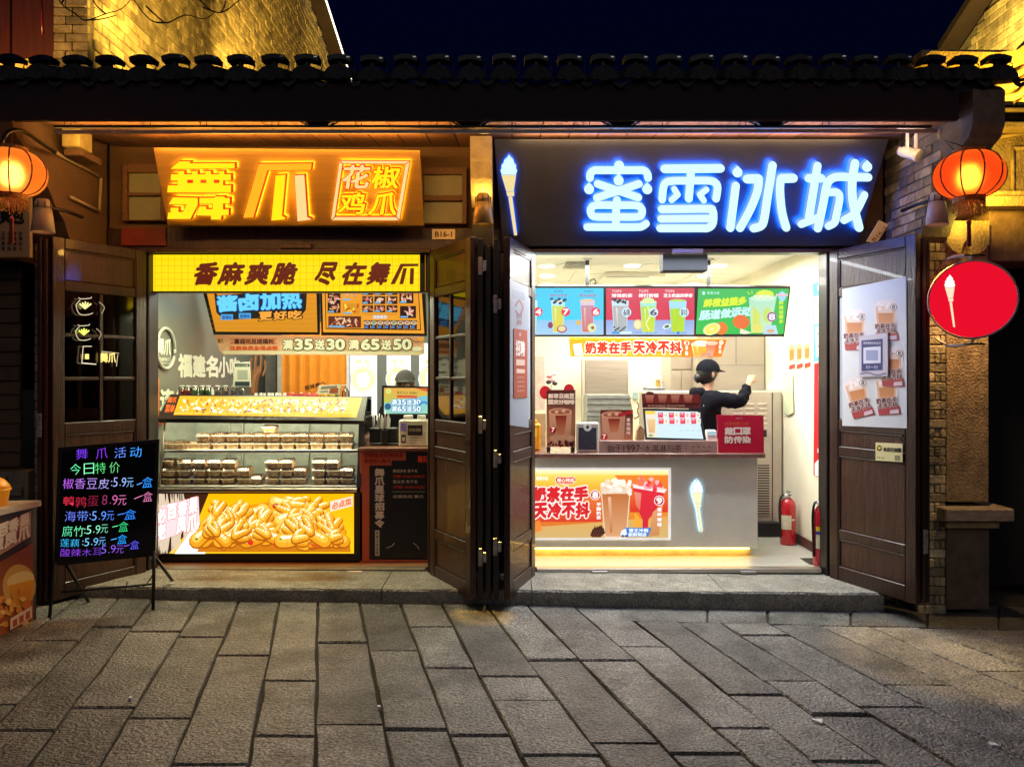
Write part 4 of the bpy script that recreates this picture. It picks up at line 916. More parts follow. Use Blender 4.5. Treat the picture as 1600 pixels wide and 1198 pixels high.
# round projecting sign
CR = Vector((X_(1519, 4.9), 4.9, Z_(468, 4.9))); nr = Vector((-CR.x, -CR.y, 0)).normalized(); PR = Plane(CR, nr)
t = thing('round_sign', 'red round lit sign with an ice cream cone on the right wall', 'sign', CR)
right = Vector((0, 0, 1)).cross(nr).normalized(); R0 = .243
def disc(r, off, k=48): return [CR + nr * off + right * cos(2 * pi * j / k) * r + Vector((0, 0, 1)) * sin(2 * pi * j / k) * r for j in range(k)]
mb = MB(); mb.prism(disc(R0, .0), -nr * .09, glow('red sign face', 'f0102c', .95), mat('pale sign rim', (.75, .72, .75), .4)); mb.build('disc', t)
mb = MB(); pts = disc(R0 + .004, .004); pts.append(pts[0]); mb.tube(pts, .007, mat('grey rose rim', (.40, .25, .24), .4)); mb.build('rim', t)
cone_torch(PR, 1484, 429, .50, t, glow('white sign face', 'ffffff', 1.1), glow('pale cone face', 'ffe9c8', 1.0), BLACK, BLACK, .001, .004)
for s in (1, -1):
    z = CR.z + s * (R0 + .03); tube('arm', smooth_line([CR + Vector((0, 0, s * R0)), CR + Vector((0, .02, s * (R0 + .035))), CR + Vector((-.06, .15, s * (R0 + .045))), CR + Vector((.02, .46, s * (R0 - .02)))]), .010, mat('painted bracket', (.5, .42, .38), .5), t)
    tube('arm', [CR + Vector((-.05, -.0, s * (R0 + .04))), CR + Vector((.08, 0, s * (R0 + .04)))], .006, BLACKM, t)
lights_area('round_sign_light', CR + nr * .12, 3.5, (1, .05, .08), .4, (0, 0, 0)).rotation_euler = nr.to_track_quat('-Z', 'Y').to_euler()

# ================================================================= LANTERNS AND WALL LAMPS
def lantern(c, lab, left):
    t = thing('red_lantern', lab, 'lantern', c); c = Vector(c); RX, RZ = .180, .132; seg = 32
    m = bpy.data.materials.new('lantern cloth'); m.use_nodes = True; n = m.node_tree.nodes; L = m.node_tree.links; n.clear()
    tr = n.new('ShaderNodeBsdfTranslucent'); tr.inputs[0].default_value = (.9, .10, .03, 1) if not left else (1, .34, .05, 1); df = n.new('ShaderNodeBsdfDiffuse'); df.inputs[0].default_value = (.55, .03, .03, 1)
    x = n.new('ShaderNodeMixShader'); x.inputs[0].default_value = .22; o = n.new('ShaderNodeOutputMaterial'); L.new(tr.outputs[0], x.inputs[1]); L.new(df.outputs[0], x.inputs[2])
    rf = n.new('ShaderNodeBsdfRefraction'); rf.inputs['Roughness'].default_value = .85; rf.inputs['IOR'].default_value = 1.15; rf.inputs[0].default_value = (1, .42, .06, 1) if not left else (1, .6, .2, 1); x2 = n.new('ShaderNodeMixShader'); x2.inputs[0].default_value = .38; L.new(x.outputs[0], x2.inputs[1]); L.new(rf.outputs[0], x2.inputs[2]); L.new(x2.outputs[0], o.inputs[0])
    prof = [(RX * (sin(a) ** .75), cos(a) * RZ) for a in [radians(18 + 144 * k / 14) for k in range(15)]][::-1]
    mb = MB(); mb.lathe(prof, m, c, 40, cap=False); b = mb.build('lantern_body', t)
    b.data.polygons[0]
    RB = mat('dark red rib', (.10, .005, .005), .5)
    for k in range(10):
        a = 2 * pi * (k + .3) / 10; tube('rib', [c + Vector((cos(a) * (r + .002), sin(a) * (r + .002), z)) for r, z in prof], .0042, RB, t, 5)
    G = mat('gold lace trim', (.5, .24, .06), .4, metal=.6, var=.5, scale=60, bump=.8)
    r0 = prof[0][0]; mb = MB(); mb.lathe([(r0 + .006, -RZ + .012), (r0 + .008, -RZ - .022), (r0 - .004, -RZ - .022)], G, c, 32, cap=False); mb.build('lower_band', t)
    mb = MB(); mb.lathe([(r0 + .006, RZ - .016), (r0 + .008, RZ + .012), (r0 - .03, RZ + .014)], G, c, 32); mb.build('upper_band', t)
    mb = MB(); rq = random.Random(5)
    for rad, ln, z0 in ((r0 + .004, .05, -RZ - .022), (r0 - .022, .062, -RZ - .024)):
        nn = 46
        for k in range(nn):
            a = 2 * pi * k / nn; ll = ln * rq.uniform(.7, 1.1); p = c + Vector((cos(a) * rad, sin(a) * rad, z0)); q = p + Vector((rq.uniform(-.004, .004), 0, -ll)); mb.tube([p, q], [.0035, .0012], G, 4)
            if k % 2: mb.lathe([(0, -.007), (.006, 0), (0, .007)], G, q, 6)
    mb.build('fringe', t)
    tube('tassel_cord', [c + Vector((0, 0, -RZ - .02)), c + Vector((0, 0, -RZ - .14))], .003, RED, t, 5); mb = MB(); mb.lathe([(.004, 0), (.014, -.015), (.010, -.03), (.012, -.15), (.003, -.155)], mat('red tassel', (.30, .03, .02), .8), c + Vector((0, 0, -RZ - .115)), 10); mb.build('tassel', t)
    mb = MB(); mb.lathe([(0, -.06), (.04, -.045), (.055, 0), (.04, .045), (0, .06)], glow('lantern bulb', (1, .62, .28), 16), c + Vector((0, -.0, -.01)), 16); mb.build('bulb', t)
    lights_point('lantern_light', c, 34 if left else 16, (1, .30, .07) if left else (1, .36, .10), .05)
    return t
cl = W(18, 270, 4.35); cr_ = W(1514, 274, 4.30)
lantern(cl, 'glowing orange silk lantern with gold fringe hanging at the far left', True); lantern(cr_, 'glowing red orange silk lantern with fringe hanging at the right', False)
t = thing('lantern_bracket', 'curved dark iron arm carrying the left lantern', 'bracket', W(84, 240, 5.0))
tube('arm', smooth_line([W(86, 238, 5.1), W(62, 222, 4.8), W(40, 207, 4.5), W(20, 204, 4.36), W(6, 215, 4.3), W(0, 250, 4.3)]), .012, BLACKM, t)
for k in range(5): z = .235 - k * .018; tube('chain_link', [cl + Vector((.006 * cos(2 * pi * j / 8), 0, z + .011 * sin(2 * pi * j / 8))) if k % 2 else cl + Vector((0, .006 * cos(2 * pi * j / 8), z + .011 * sin(2 * pi * j / 8))) for j in range(9)], .002, RED, t, 4)
t = thing('lantern_hook', 'thin wire and hook from which the right lantern hangs', 'hook', cr_ + Vector((0, 0, .2))); tube('wire', [cr_ + Vector((0, 0, .15)), cr_ + Vector((-.05, .15, .24)), Vector((2.88, 4.9, 2.98))], .004, BLACKM, t, 5)
def walllamp(c, lab, col, en, tgt, tilt=0, mshade=None, ang=60):
    c = Vector(c); t = thing('wall_spotlight', lab, 'lamp', c); m = mshade or mat('bronze lamp shade', (.22, .13, .08), .4, metal=.5, var=.2); R = Matrix.Rotation(tilt, 3, 'Y').to_4x4()
    mb = MB(); mb.lathe([(.050, .08), (.058, .03), (.070, -.07), (.064, -.07), (.052, .03)], m, c, 24, R); mb.build('shade', t)
    mb = MB(); mb.lathe([(0, .145), (.035, .14), (.048, .115), (.05, .085)], m, c, 20, R)
    mb.build('cap', t)
    for k in range(8): a = 2 * pi * k / 8; tube('fin', [c + R.to_3x3() @ Vector((cos(a) * .052, sin(a) * .052, .078)), c + R.to_3x3() @ Vector((cos(a) * .050, sin(a) * .050, .12))], .003, BLACKM, t, 4)
    tube('bracket', [c + Vector((0, .04, .1)), c + Vector((0, .25, .12)), c + Vector((0, .45, .12))], .012, BLACKM, t, 6)
    mb = MB(); mb.lathe([(0, -.035), (.045, -.035)], glow('lamp lens ' + lab[:5], col, 14), c, 16, R, smooth=False); mb.build('lens', t)
    lights_spot('lamp_beam', c + Vector((0, 0, -.075)), tgt, en, col, ang, .6, .03)
walllamp(W(67, 346, 4.9), 'cone shaded wall lamp above the far left door leaf', (1, .34, .10), 8, W(60, 900, 4.85), 0, mat('pale lamp shade', (.45, .38, .30), .45))
walllamp((X_(755, 5.17), 5.17, Z_(335, 5.17)), 'glowing amber wall lamp on the pier between the shops', (1, .58, .10), 420, (X_(755, 5.17) + .0, 5.15, 0), 0, mat('amber lit shade', (.5, .3, .08), .4, metal=.2), 11)
lights_point('pier_lamp_spill', (X_(755, 5.4), 5.36, 2.86), 3.5, (1, .55, .1), .03)
walllamp(W(1464, 335, 5.0), 'cone shaded wall lamp above the right door, below the lantern', (1, .58, .10), 210, (2.62, 4.58, 0), 0, mat('pale rose shade', (.45, .36, .38), .45), 34)
MB().build
# CCTV camera
cc = W(1423, 240, 5.05); t = thing('security_camera', 'white bullet security camera under the eave beside the tea sign', 'camera', cc); WP = mat('white enamel', (.75, .74, .72), .35)
dv = (Vector((.32, -.75, -.42))).normalized(); q = dv.to_track_quat('Z', 'Y').to_matrix().to_4x4()
mb = MB(); mb.lathe([(0, -.10), (.030, -.09), (.036, -.06), (.036, .05), (.042, .055), (.042, .075), (.034, .078)], WP, cc, 20, q); mb.build('housing', t)
mb = MB(); mb.lathe([(.033, .074), (0, .070)], BLACK, cc, 16, q); mb.build('lens', t)
for s in (-1, 1): box('bracket', cc.x + s * .028 - .006, cc.x + s * .028 + .006, 5.03, 5.05, cc.z + .02, cc.z + .15, WP, t)
box('mount', cc.x - .07, cc.x + .08, 5.0, 5.1, cc.z + .15, cc.z + .185, WP, t, .004); tube('cable', smooth_line([cc + Vector((-.02, .02, .03)), cc + Vector((-.05, .05, .08)), cc + Vector((.0, .1, .16))]), .005, BLACK, t, 6)
box('tag', X_(1444, 5.3), X_(1465, 5.3), 5.3, 5.31, Z_(238, 5.3), Z_(230, 5.3), WHITE, t)
# ================================================================= SNACK SHOP (left)
WL = Plane((-2.848, 0, 0), (1, 0, 0))
def wl(Y, z): return (800 - 2.848 / Y * F, HY - (z - H) / Y * F)      # point of the left wall in the picture
t = thing('wall_lettering', 'pale slogan lettering on the grey left wall of the snack shop', 'lettering', (-2.84, 7.1, 1.6)); a = Art(WL, print_mat('matt print')); 
for i, ch_ in enumerate('福建名小吃'): y0 = 6.56 + i * .30; a.text(ch_, [wl(y0, 1.80), wl(y0 + .27, 1.80), wl(y0 + .27, 1.61), wl(y0, 1.61)], 'e6ead0', .05)
for i, ch_ in enumerate('连锁品牌'): y0 = 6.22 + i * .30; a.text(ch_, [wl(y0, 1.50), wl(y0 + .26, 1.50), wl(y0 + .26, 1.33), wl(y0, 1.33)], 'e6ead0', .05)
a.poly([wl(6.06, 1.60), wl(6.20, 1.60), wl(6.20, 1.22), wl(6.06, 1.22)], 'd87840'); a.poly([wl(6.20, 1.30), wl(6.34, 1.30), wl(6.34, 1.22), wl(6.20, 1.22)], 'd87840'); a.build('lettering', t)
t = thing('round_wall_logo', 'round pale ring emblem on the grey left wall', 'emblem', (-2.84, 6.29, 1.84)); pts = [(-2.835, 6.29 + .165 * cos(2 * pi * k / 32), 1.84 + .165 * sin(2 * pi * k / 32)) for k in range(33)]; tube('ring', pts, .014, mat('pale ring', (.5, .5, .42), .4), t)
a = Art(WL, PRN); a.text('舞爪', [wl(6.18, 1.92), wl(6.42, 1.92), wl(6.40, 1.79), wl(6.16, 1.79)], 'e4e4cc', .05); a.text('花椒鸡爪', [wl(6.19, 1.765), wl(6.39, 1.765), wl(6.39, 1.735), wl(6.19, 1.735)], 'd8d8c0', .02); a.line([wl(6.17, 1.78), wl(6.17, 1.72), wl(6.41, 1.72), wl(6.41, 1.78)], .8, 'd8d8c0'); a.build('lettering', t)
# menu screens
MS = PT(455, 6.9, 523, 7.12)
def pxquad(pl, pts): return pts
t = thing('menu_screen', 'left tilted menu screen with a blue heading on orange', 'screen', MS.at(400, 490)); mb = MB(); mb.prism([MS.at(*p, -.001) for p in ((313, 440), (499, 440), (499, 523), (334, 523))], -MS.n * .04, BLACK); mb.build('case', t)
a = Art(MS, SCREEN); a.poly([(320, 444), (494, 444), (496, 519), (337, 518)], 'e8941c', 'd8901e')
for k in range(9): a.rect(322 + k * 1, 452 + k * 7.6, 494, 452.5 + k * 7.6, 'c87a12')
a.poly([(334, 452), (340, 462), (480, 450), (478, 484), (470, 494), (350, 500), (338, 488)], '1a1410')
for i, c_ in enumerate('酱卤加热'): x = 339 + i * 33.5; a.text(c_, [(x, 463 - i * 2.3), (x + 31, 461 - i * 2.3), (x + 31, 485 - i * 1.5), (x + 3, 487 - i * 1.5)], '6cd8ff', .05, '0c50a0', .10)
a.rect(345, 491, 364, 500, '48a8e8'); a.text('香辣味', (347, 493, 362, 499), '0a3c80', .02); a.rect(373, 489, 392, 498, '48a8e8'); a.text('麻辣味', (375, 491, 390, 497), '0a3c80', .02)
for i, c_ in enumerate('更好吃'): x = 405 + i * 23; a.text(c_, [(x, 488 - i), (x + 20, 487 - i), (x + 20, 499 - i), (x, 501 - i)], 'f8a83c', .05, '1a0c04', .14)
a.build('picture', t)
t = thing('menu_screen', 'right tilted menu screen with a grid of snack photos', 'screen', MS.at(580, 490)); mb = MB(); mb.prism([MS.at(*p, -.001) for p in ((500, 440), (664, 440), (667, 525), (502, 524))], -MS.n * .04, BLACK); mb.build('case', t)
a = Art(MS, SCREEN); a.poly([(503, 444), (658, 444), (663, 521), (505, 519)], 'f0a02c'); a.poly([(507, 448), (654, 448), (658, 516), (509, 514)], '301408'); a.poly([(508.5, 449.5), (653, 449.5), (656.5, 514.5), (510, 512.5)], 'ee9c28')
rq = random.Random(11)
def foodtile(x0, y0, x1, y1, base='2a0c10', cols=('d89078', 'f0c8b0', 'c05848', 'e8a868'), n=9, capt=True):
    a.rect(x0, y0, x1, y1, base)
    for k in range(n):
        x, y = rq.uniform(x0 + 3, x1 - 3), rq.uniform(y0 + 3, y1 - 4); q = rq.uniform(0, pi); l = min(5, (x1 - x0) * .25); dx, dy = cos(q) * l * .5, sin(q) * l * .5
        cl_ = lambda v, a0, b0: max(a0 + 1.2, min(b0 - 1.2, v)); a.line([(cl_(x - dx, x0, x1), cl_(y - dy, y0, y1)), (cl_(x + dx, x0, x1), cl_(y + dy, y0, y1))], 2.2, rq.choice(cols))
    if capt: a.rect(x0 + .8, y1 - 3.2, x0 + (x1 - x0) * .5, y1 - .8, '70b8e8')
foodtile(512, 452, 532, 489, n=22); foodtile(535, 452, 560, 470, 'e8a030', n=10); foodtile(536, 474, 562, 491, 'd89020', ('f8e040', 'f0c020', 'c03020'), 12); foodtile(513, 494, 564, 512, '602818', ('e8b080', 'c87850', 'f0cca0', '803020'), 26)
for r, (y0, y1) in enumerate(((452, 461), (463, 475), (477, 488))):
    for c in range(3): foodtile(566 + c * 19, y0, 583 + c * 19, y1, '3a1410', n=7)
foodtile(624, 452, 646, 474, n=14); foodtile(625, 478, 650, 497, n=14); a.rect(568, 491, 620, 499, 'f0a02c'); a.rect(568, 491, 620, 491.6, '8a4a10'); a.text('凉拌系列', (583, 492.5, 604, 498), 'c8e8ff', .04)
for k in range(8): x = 569 + k * 10.4; a.rect(x, 500.5, x + 9.6, 514, '301810'); a.ell(x + 4.8, 504.5, 4.6, 3, 'e8e0d0', 12); a.ell(x + 4.8, 504.3, 3.4, 2, rq.choice(['b08040', '709030', 'c07840', 'a06838']), 10); a.rect(x + .8, 509, x + 6, 513, '4878b8')
a.build('picture', t)
PB = PT(524, 7.0, 554, 7.0)
sheet('promo_strip', 'long orange cream strip banner with the 35 and 65 offers under the menu screens', 'banner', PY(7.0), [(334, 523), (662, 526), (663, 552), (655, 555), (349, 554), (343, 548)], 'dca878', lambda a: (a.poly([(334, 524), (662, 527), (662, 536), (338, 534)], 'e09464', 'dca878'), a.poly([(347, 548), (662, 548), (658, 554), (350, 553)], 'e8dcb0'), a.text('舞爪', (340, 529, 349, 536), '8a5a18', .04), a.poly([(358, 528), (434, 528), (430, 533), (434, 538), (358, 538), (362, 533)], 'd88050'), a.text('喜迎元旦送福利', (366, 529.5, 427, 537), '402010', .05), a.text('注册会员全场点餐', (359, 540.5, 434, 547), 'e05820', .06),
    [a.text(c_, (x0, 531 if len(c_) < 2 and not c_.isdigit() else 530, x1, 546), 'f0ecc8', .05, '4a5030', .11) for c_, x0, x1 in (('满', 442, 457), ('35', 461, 488), ('送', 492, 507), ('30', 511, 538), ('满', 545, 560), ('65', 565, 592), ('送', 596, 611), ('50', 615, 642))],
    a.line([(640, 528), (650, 534), (660, 531)], 1, 'a03820', True), a.ell(658, 530, 5, 3, 'f0b040'), a.ell(652, 545, 8, 4, 'e8e4cc')), m=mat('strip backing', lin('dca878'), .5, emit='dca070', ek=.12), th=.004)
# back wall things
def wallbox(name, lab, cat, px0, px1, py0, py1, Y, m, art=None, d=.05, pm=None, parts='board'):
    t = thing(name, lab, cat, W((px0 + px1) / 2, (py0 + py1) / 2, Y)); box(parts, X_(px0, Y), X_(px1, Y), Y, Y + d, Z_(py1, Y), Z_(py0, Y), m, t, .004)
    if art: a = Art(PY(Y), pm or PRN, .003); art(a); a.build('print', t)
    return t
cur = MB(); n = 34; vs = []; Yc = 8.3
for k in range(n + 1):
    x = X_(441, Yc) + (X_(540, Yc) - X_(441, Yc)) * k / n; y = Yc + .025 * sin(k * 1.15) + .012 * sin(k * 2.3)
    for z in (2.2, 1.6, 1.0, .3): vs.append((x, y, z))
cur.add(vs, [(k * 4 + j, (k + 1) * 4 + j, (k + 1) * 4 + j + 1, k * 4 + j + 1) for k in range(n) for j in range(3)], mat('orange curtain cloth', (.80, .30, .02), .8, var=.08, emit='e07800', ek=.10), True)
t = thing('curtain', 'orange door curtain in soft folds at the back of the snack shop', 'curtain', (X_(490, Yc), Yc, .3)); cur.build('cloth', t); 
a = Art(PY(8.22), PRN); [a.text(c_, [(476 + i * 8, 603 - i * 2.0), (483 + i * 8, 601 - i * 2.0), (484 + i * 8, 608 - i * 2.0), (477 + i * 8, 610 - i * 2.0)], '2a1004', .04) for i, c_ in enumerate('姐妹鸡')]; a.line([(500, 600), (504, 597), (508, 600)], 1.4, '2a1004'); a.build('print', t)
wallbox('door_frame', 'pale steel frame post beside the orange curtain', 'frame', 433, 440, 530, 640, 8.28, mat('beige post', (.5, .47, .36), .5)); wallbox('door_frame', 'narrow pale frame post between the curtain and the lit columns', 'frame', 541, 545, 530, 640, 8.3, WHITE)
for (x0, x1, ic, lab) in ((547, 588, '香', 'left'), (604, 641, '门', 'middle'), (655, 692, '旦', 'right')):
    wallbox('lit_column', 'tall white lit column with a pale yellow round icon, %s of three' % lab, 'light panel', x0, x1, 536, 760, 8.3, glow('white lit column', 'fffdf2', 1.25), lambda a: (a.text('香 来', (x0 + 9, 562, x1 - 10, 568), 'f4ecb0', .05), a.ell((x0 + x1) / 2, 592, 20.5, 20.5, 'b0b094', 32), a.ell((x0 + x1) / 2, 592, 19.6, 19.6, 'ffffff', 32), a.ell((x0 + x1) / 2, 592, 18, 18, 'fff8b4', 32), a.text(ic, ((x0 + x1) / 2 - 10, 583, (x0 + x1) / 2 + 10, 604), 'ffffff', .06)), pm=print_mat('column print', 1.2))
wallbox('grey_panel', 'grey green wall panel behind the display case top', 'panel', 250, 432, 575, 700, 8.6, mat('grey panel', (.12, .13, .11), .5)); wallbox('cream_board', 'pale board between curtain and wall poster', 'board', 414, 432, 530, 640, 8.4, mat('dim taupe board', (.16, .16, .13), .6))
t = thing('hand_poster', 'brown raised hand pictured on the back wall of the snack shop', 'poster', W(400, 590, 8.0)); a = Art(PY(8.0), PRN)
for q, w in ((((396, 612), (398, 590), (403, 578)), 13), (((393, 588), (391, 572), (393, 560)), 4), (((399, 582), (399, 566), (401, 553)), 4), (((406, 582), (408, 568), (408, 556)), 4), (((411, 586), (415, 575), (414, 564)), 3.5)): a.line(list(q), w, 'a06840', True, 6); a.line([(x - .8, y) for x, y in q], w * .35, 'c08c60', True, 6)
a.build('print', t)

# display case
dc = thing('display_case', 'chilled glass display case with lit chicken feet picture below', 'display case', (-2.0, 6.1, .13)); x0, x1 = -2.80, -1.235
def dbox(n, a_, b_, c_, d_, e_, f_, m, bev=.004): return box(n, a_, b_, c_, d_, e_, f_, m, dc, bev)
dbox('base', x0, x1, 6.12, 6.80, .14, .20, BLACK); dbox('body', x0, x1, 6.13, 6.80, .20, .69, BLACK); dbox('steel_trim', x0, x1 + .01, 6.075, 6.80, .695, .725, STEEL); 
dbox('end_frame', x1 - .005, x1 + .045, 6.12, 6.78, .14, .69, BLACK); 
mb = MB(); mb.prism([(x1 - .0, 6.10, .73), (x1 - .0, 6.80, .73), (x1 - .0, 6.80, 1.27), (x1 - .0, 6.20, 1.27)], (.035, 0, 0), mat('dark side glass', (.05, .05, .045), .15)); mb.build('end_panel', dc)
mb = MB(); mb.prism([(x0, 6.10, .73), (x0, 6.80, .73), (x0, 6.80, 1.27), (x0, 6.20, 1.27)], (.01, 0, 0), GLASS); mb.build('side_glass', dc)
mb = MB(); mb.prism([(x0, 6.085, .727), (x1, 6.085, .727), (x1, 6.18, 1.262), (x0, 6.18, 1.262)], (0, .006, .001), GLASS); mb.build('front_glass', dc)
tube('glass_edge', [(x0 + .008, 6.083, .73), (x0 + .008, 6.178, 1.262)], .007, STEEL, dc)
SH = mat('pale shelf', (.34, .33, .27), .3, metal=.4)
dbox('shelf', x0 + .015, x1 - .01, 6.22, 6.74, 1.000, 1.012, SH); dbox('shelf', x0 + .015, x1 - .01, 6.12, 6.78, .727, .733, SH); dbox('back_panel', x0, x1, 6.79, 6.80, .73, 1.27, mat('case back', (.30, .33, .25), .4))
for x in (x0 + .30, x0 + .42, -1.80, -1.52): dbox('shelf_post', x, x + .012, 6.765, 6.785, .73, 1.27, STEEL)
for z in (1.255, .985): dbox('light_bar', x0 + .05, x1 - .05, 6.50, 6.52, z, z + .008, glow('case light', 'fff6d8', 3.2), 0)
for yy, zz in ((6.215, 1.005), (6.12, .727)): dbox('shelf_lip', x0 + .015, x1 - .01, yy - .008, yy - .002, zz - .012, zz + .012, STEEL)
PS = PT(617, 6.31, 654, 6.15); mb = MB(); mb.prism([PS.at(*p) for p in ((266, 616), (574, 620), (568, 657), (246, 654))], -PS.n * .05, BLACK); mb.build('price_strip', dc)
a = Art(PS, LIT2, .001); a.poly([(281, 618.5), (566, 621), (557, 652), (271, 648)], 'f8a800'); a.rect(272, 645, 557, 645.6, 'ffe070')
rq = random.Random(4)
a.text('舞爪', [(264, 620), (277, 620), (274, 629), (261, 629)], 'e86008', .05); a.text('菜单', [(260, 632), (274, 632), (271, 644), (257, 644)], 'e86008', .04)
x = 286.0
while x < 556:
    wd = 22 if x < 300 else (13 if x < 410 else 10.5)
    if x + wd > 556: break
    if x > 298: a.poly([(x - 1, 621), (x + .2, 621), (x - 5, 648), (x - 6.2, 648)], 'e08800')
    for k in range(9):
        px, py = x + rq.uniform(0, wd - 3) - 3, rq.uniform(624, 633); a.ell(px, py, rq.uniform(1.6, 3), rq.uniform(1.2, 2.2), rq.choice(['fff4c8', 'ffe8a0', 'f0c060', 'c87828', '9a4818']), 7, rq.uniform(0, 3))
    for k in range(7): a.ell(x + rq.uniform(0, wd - 4) - 5, rq.uniform(636, 644), 2.2, 1.6, rq.choice(['ffffff', 'fff0d0', 'c89858', '6a4a28']), 7)
    x += wd
a.build('print', dc)
FP = PY(6.128); mb = MB(); mb.prism([FP.at(*p) for p in ((243, 768), (556, 768), (556, 870), (243, 870))], (0, .01, 0), BLACK); mb.build('picture_frame', dc)
a = Art(FP, print_mat('foot picture', 1.2), .001); a.rect(246, 771, 553, 866, 'ffb400', 'ffc818')
a.poly([(246, 771), (326, 771), (308, 815), (262, 866), (246, 866)], '3a1c0c')
for k in range(26): x = 246 + rq.uniform(0, 56); a.poly([(x, 771), (x + 1, 771), (x + rq.uniform(-12, 16), 820), (x + rq.uniform(-6, 10), 866)], 'd8c4a8') if x < 290 else None
a.poly([(246, 806), (252, 790), (310, 775), (312, 818), (262, 840), (246, 846)], 'ffd8dc')
a.poly([(308, 815), (330, 830), (320, 866), (272, 866)], 'fffff4')
for (c_, q) in (('必', [(246, 796), (259, 793), (258, 815), (246, 818)]), ('百', [(262, 789), (276, 786), (275, 808), (261, 812)]), ('香', [(279, 785), (293, 781), (292, 804), (278, 808)]), ('果', [(296, 780), (309, 777), (308, 800), (295, 803)]), ('老', [(246, 820), (259, 817), (258, 840), (246, 843)]), ('凤', [(277, 810), (291, 806), (290, 830), (276, 834)]), ('爪', [(294, 806), (308, 802), (307, 826), (293, 830)])): a.text(c_, q, 'ffffff', .07, 'ee6868', .12)
def seg_(x, y, L_, q, w0, w1, bend=0.):
    mid = (x + cos(q) * L_ * .5 - sin(q) * bend, y + sin(q) * L_ * .5 + cos(q) * bend); end = (x + cos(q) * L_, y + sin(q) * L_)
    ln = smooth_line([(x, y), mid, end], 4)
    a.line([(u, v + 1.6) for u, v in ln], [w0 + 2.4, w1 + 2], 'b05a08', False, 5); a.line(ln, [w0, w1], rq.choice(['e89818', 'f0a824', 'eca01c']), False, 6)
    a.line([(u - .6, v - w0 * .14) for u, v in ln], [w0 * .62, w1 * .6], rq.choice(['fac850', 'fbd060', 'f8c040']), False, 6)
    a.line([(u - .8, v - w0 * .24) for u, v in ln[1:-1]], [w0 * .26, w1 * .22], rq.choice(['fff4c8', 'ffeeb0', 'fffbe0']), False, 5)
    for f_ in (.35, .62, .85):
        u, v = x + cos(q) * L_ * f_ - sin(q) * bend * (1 - abs(f_ - .5) * 2), y + sin(q) * L_ * f_ + cos(q) * bend * (1 - abs(f_ - .5) * 2); w = (w0 + (w1 - w0) * f_) * .42; a.line([(u - sin(q) * w, v + cos(q) * w), (u + sin(q) * w * .2, v - cos(q) * w * .2)], .8, 'd08010', False, 3)
    return end
def foot(x, y, L_, q, s=1.):
    """a braised chicken foot: plump shank, then bent toes"""
    ex, ey = seg_(x, y, L_ * .62, q, 13.5 * s, 11 * s, rq.uniform(-2, 2))
    for k in (-1, 1, 0): seg_(ex - cos(q) * 2, ey - sin(q) * 2, L_ * rq.uniform(.36, .46), q + k * rq.uniform(.45, .75), 8.6 * s, 5.4 * s, k * 2.6)
a.poly([(308, 862), (318, 838), (338, 818), (360, 800), (384, 790), (412, 784), (440, 786), (470, 792), (500, 800), (528, 818), (546, 842), (548, 862)], 'e8980c', 'c87410')
pile = []
for k in range(84):
    x = rq.uniform(306, 542); top = 866 - 86 * math.sin(pi * min(1, max(0, (x - 292) / 270))) ** .6; pile.append((rq.uniform(top, 858), x))
for y, x in sorted(pile):
    s_ = rq.uniform(1.3, 1.75); q = rq.uniform(-.9, .9) + (pi if rq.random() < .5 else 0); L_ = rq.uniform(34, 50); mg = 5 * s_
    ex, ey = x + cos(q) * L_, y + sin(q) * L_
    if not (300 + mg < ex < 549 - mg): q = pi - q; ex = x + cos(q) * L_
    y = min(y, 852 - mg); 
    if y + sin(q) * L_ > 862 - mg or y + sin(q) * L_ < 779 + mg: q = -q
    if not (776 + mg * .5 < y + sin(q) * L_ < 856 - mg * 1.4 and 300 < x + cos(q) * L_ < 549 - mg): continue
    foot(x, y, L_, q, s_)
    if rq.random() < .26: a.ell(x + rq.uniform(-8, 8), min(857, y + rq.uniform(2, 8)), 6, 4.4, rq.choice(['d83018', 'e05020', 'b82410']), 12, rq.uniform(0, 3)); a.ell(x, min(856, y + 4), 2, 1.2, 'ffb090', 8)
    if rq.random() < .3: a.ell(x + rq.uniform(-6, 6), y - 2, 2.4, 1.8, rq.choice(['70a020', '508018']), 8)
a.poly([(516, 783), (551, 775), (551, 790), (516, 799)], 'ffe0d0'); a.text('必点菜', [(519, 785), (549, 778), (549, 788), (519, 796)], 'f08048', .05)
a.build('picture', dc)
lights_area('case_glow', (-2.0, 5.95, .47), 5, (1, .72, .28), 1.3, (radians(-80), 0, 0), .4)

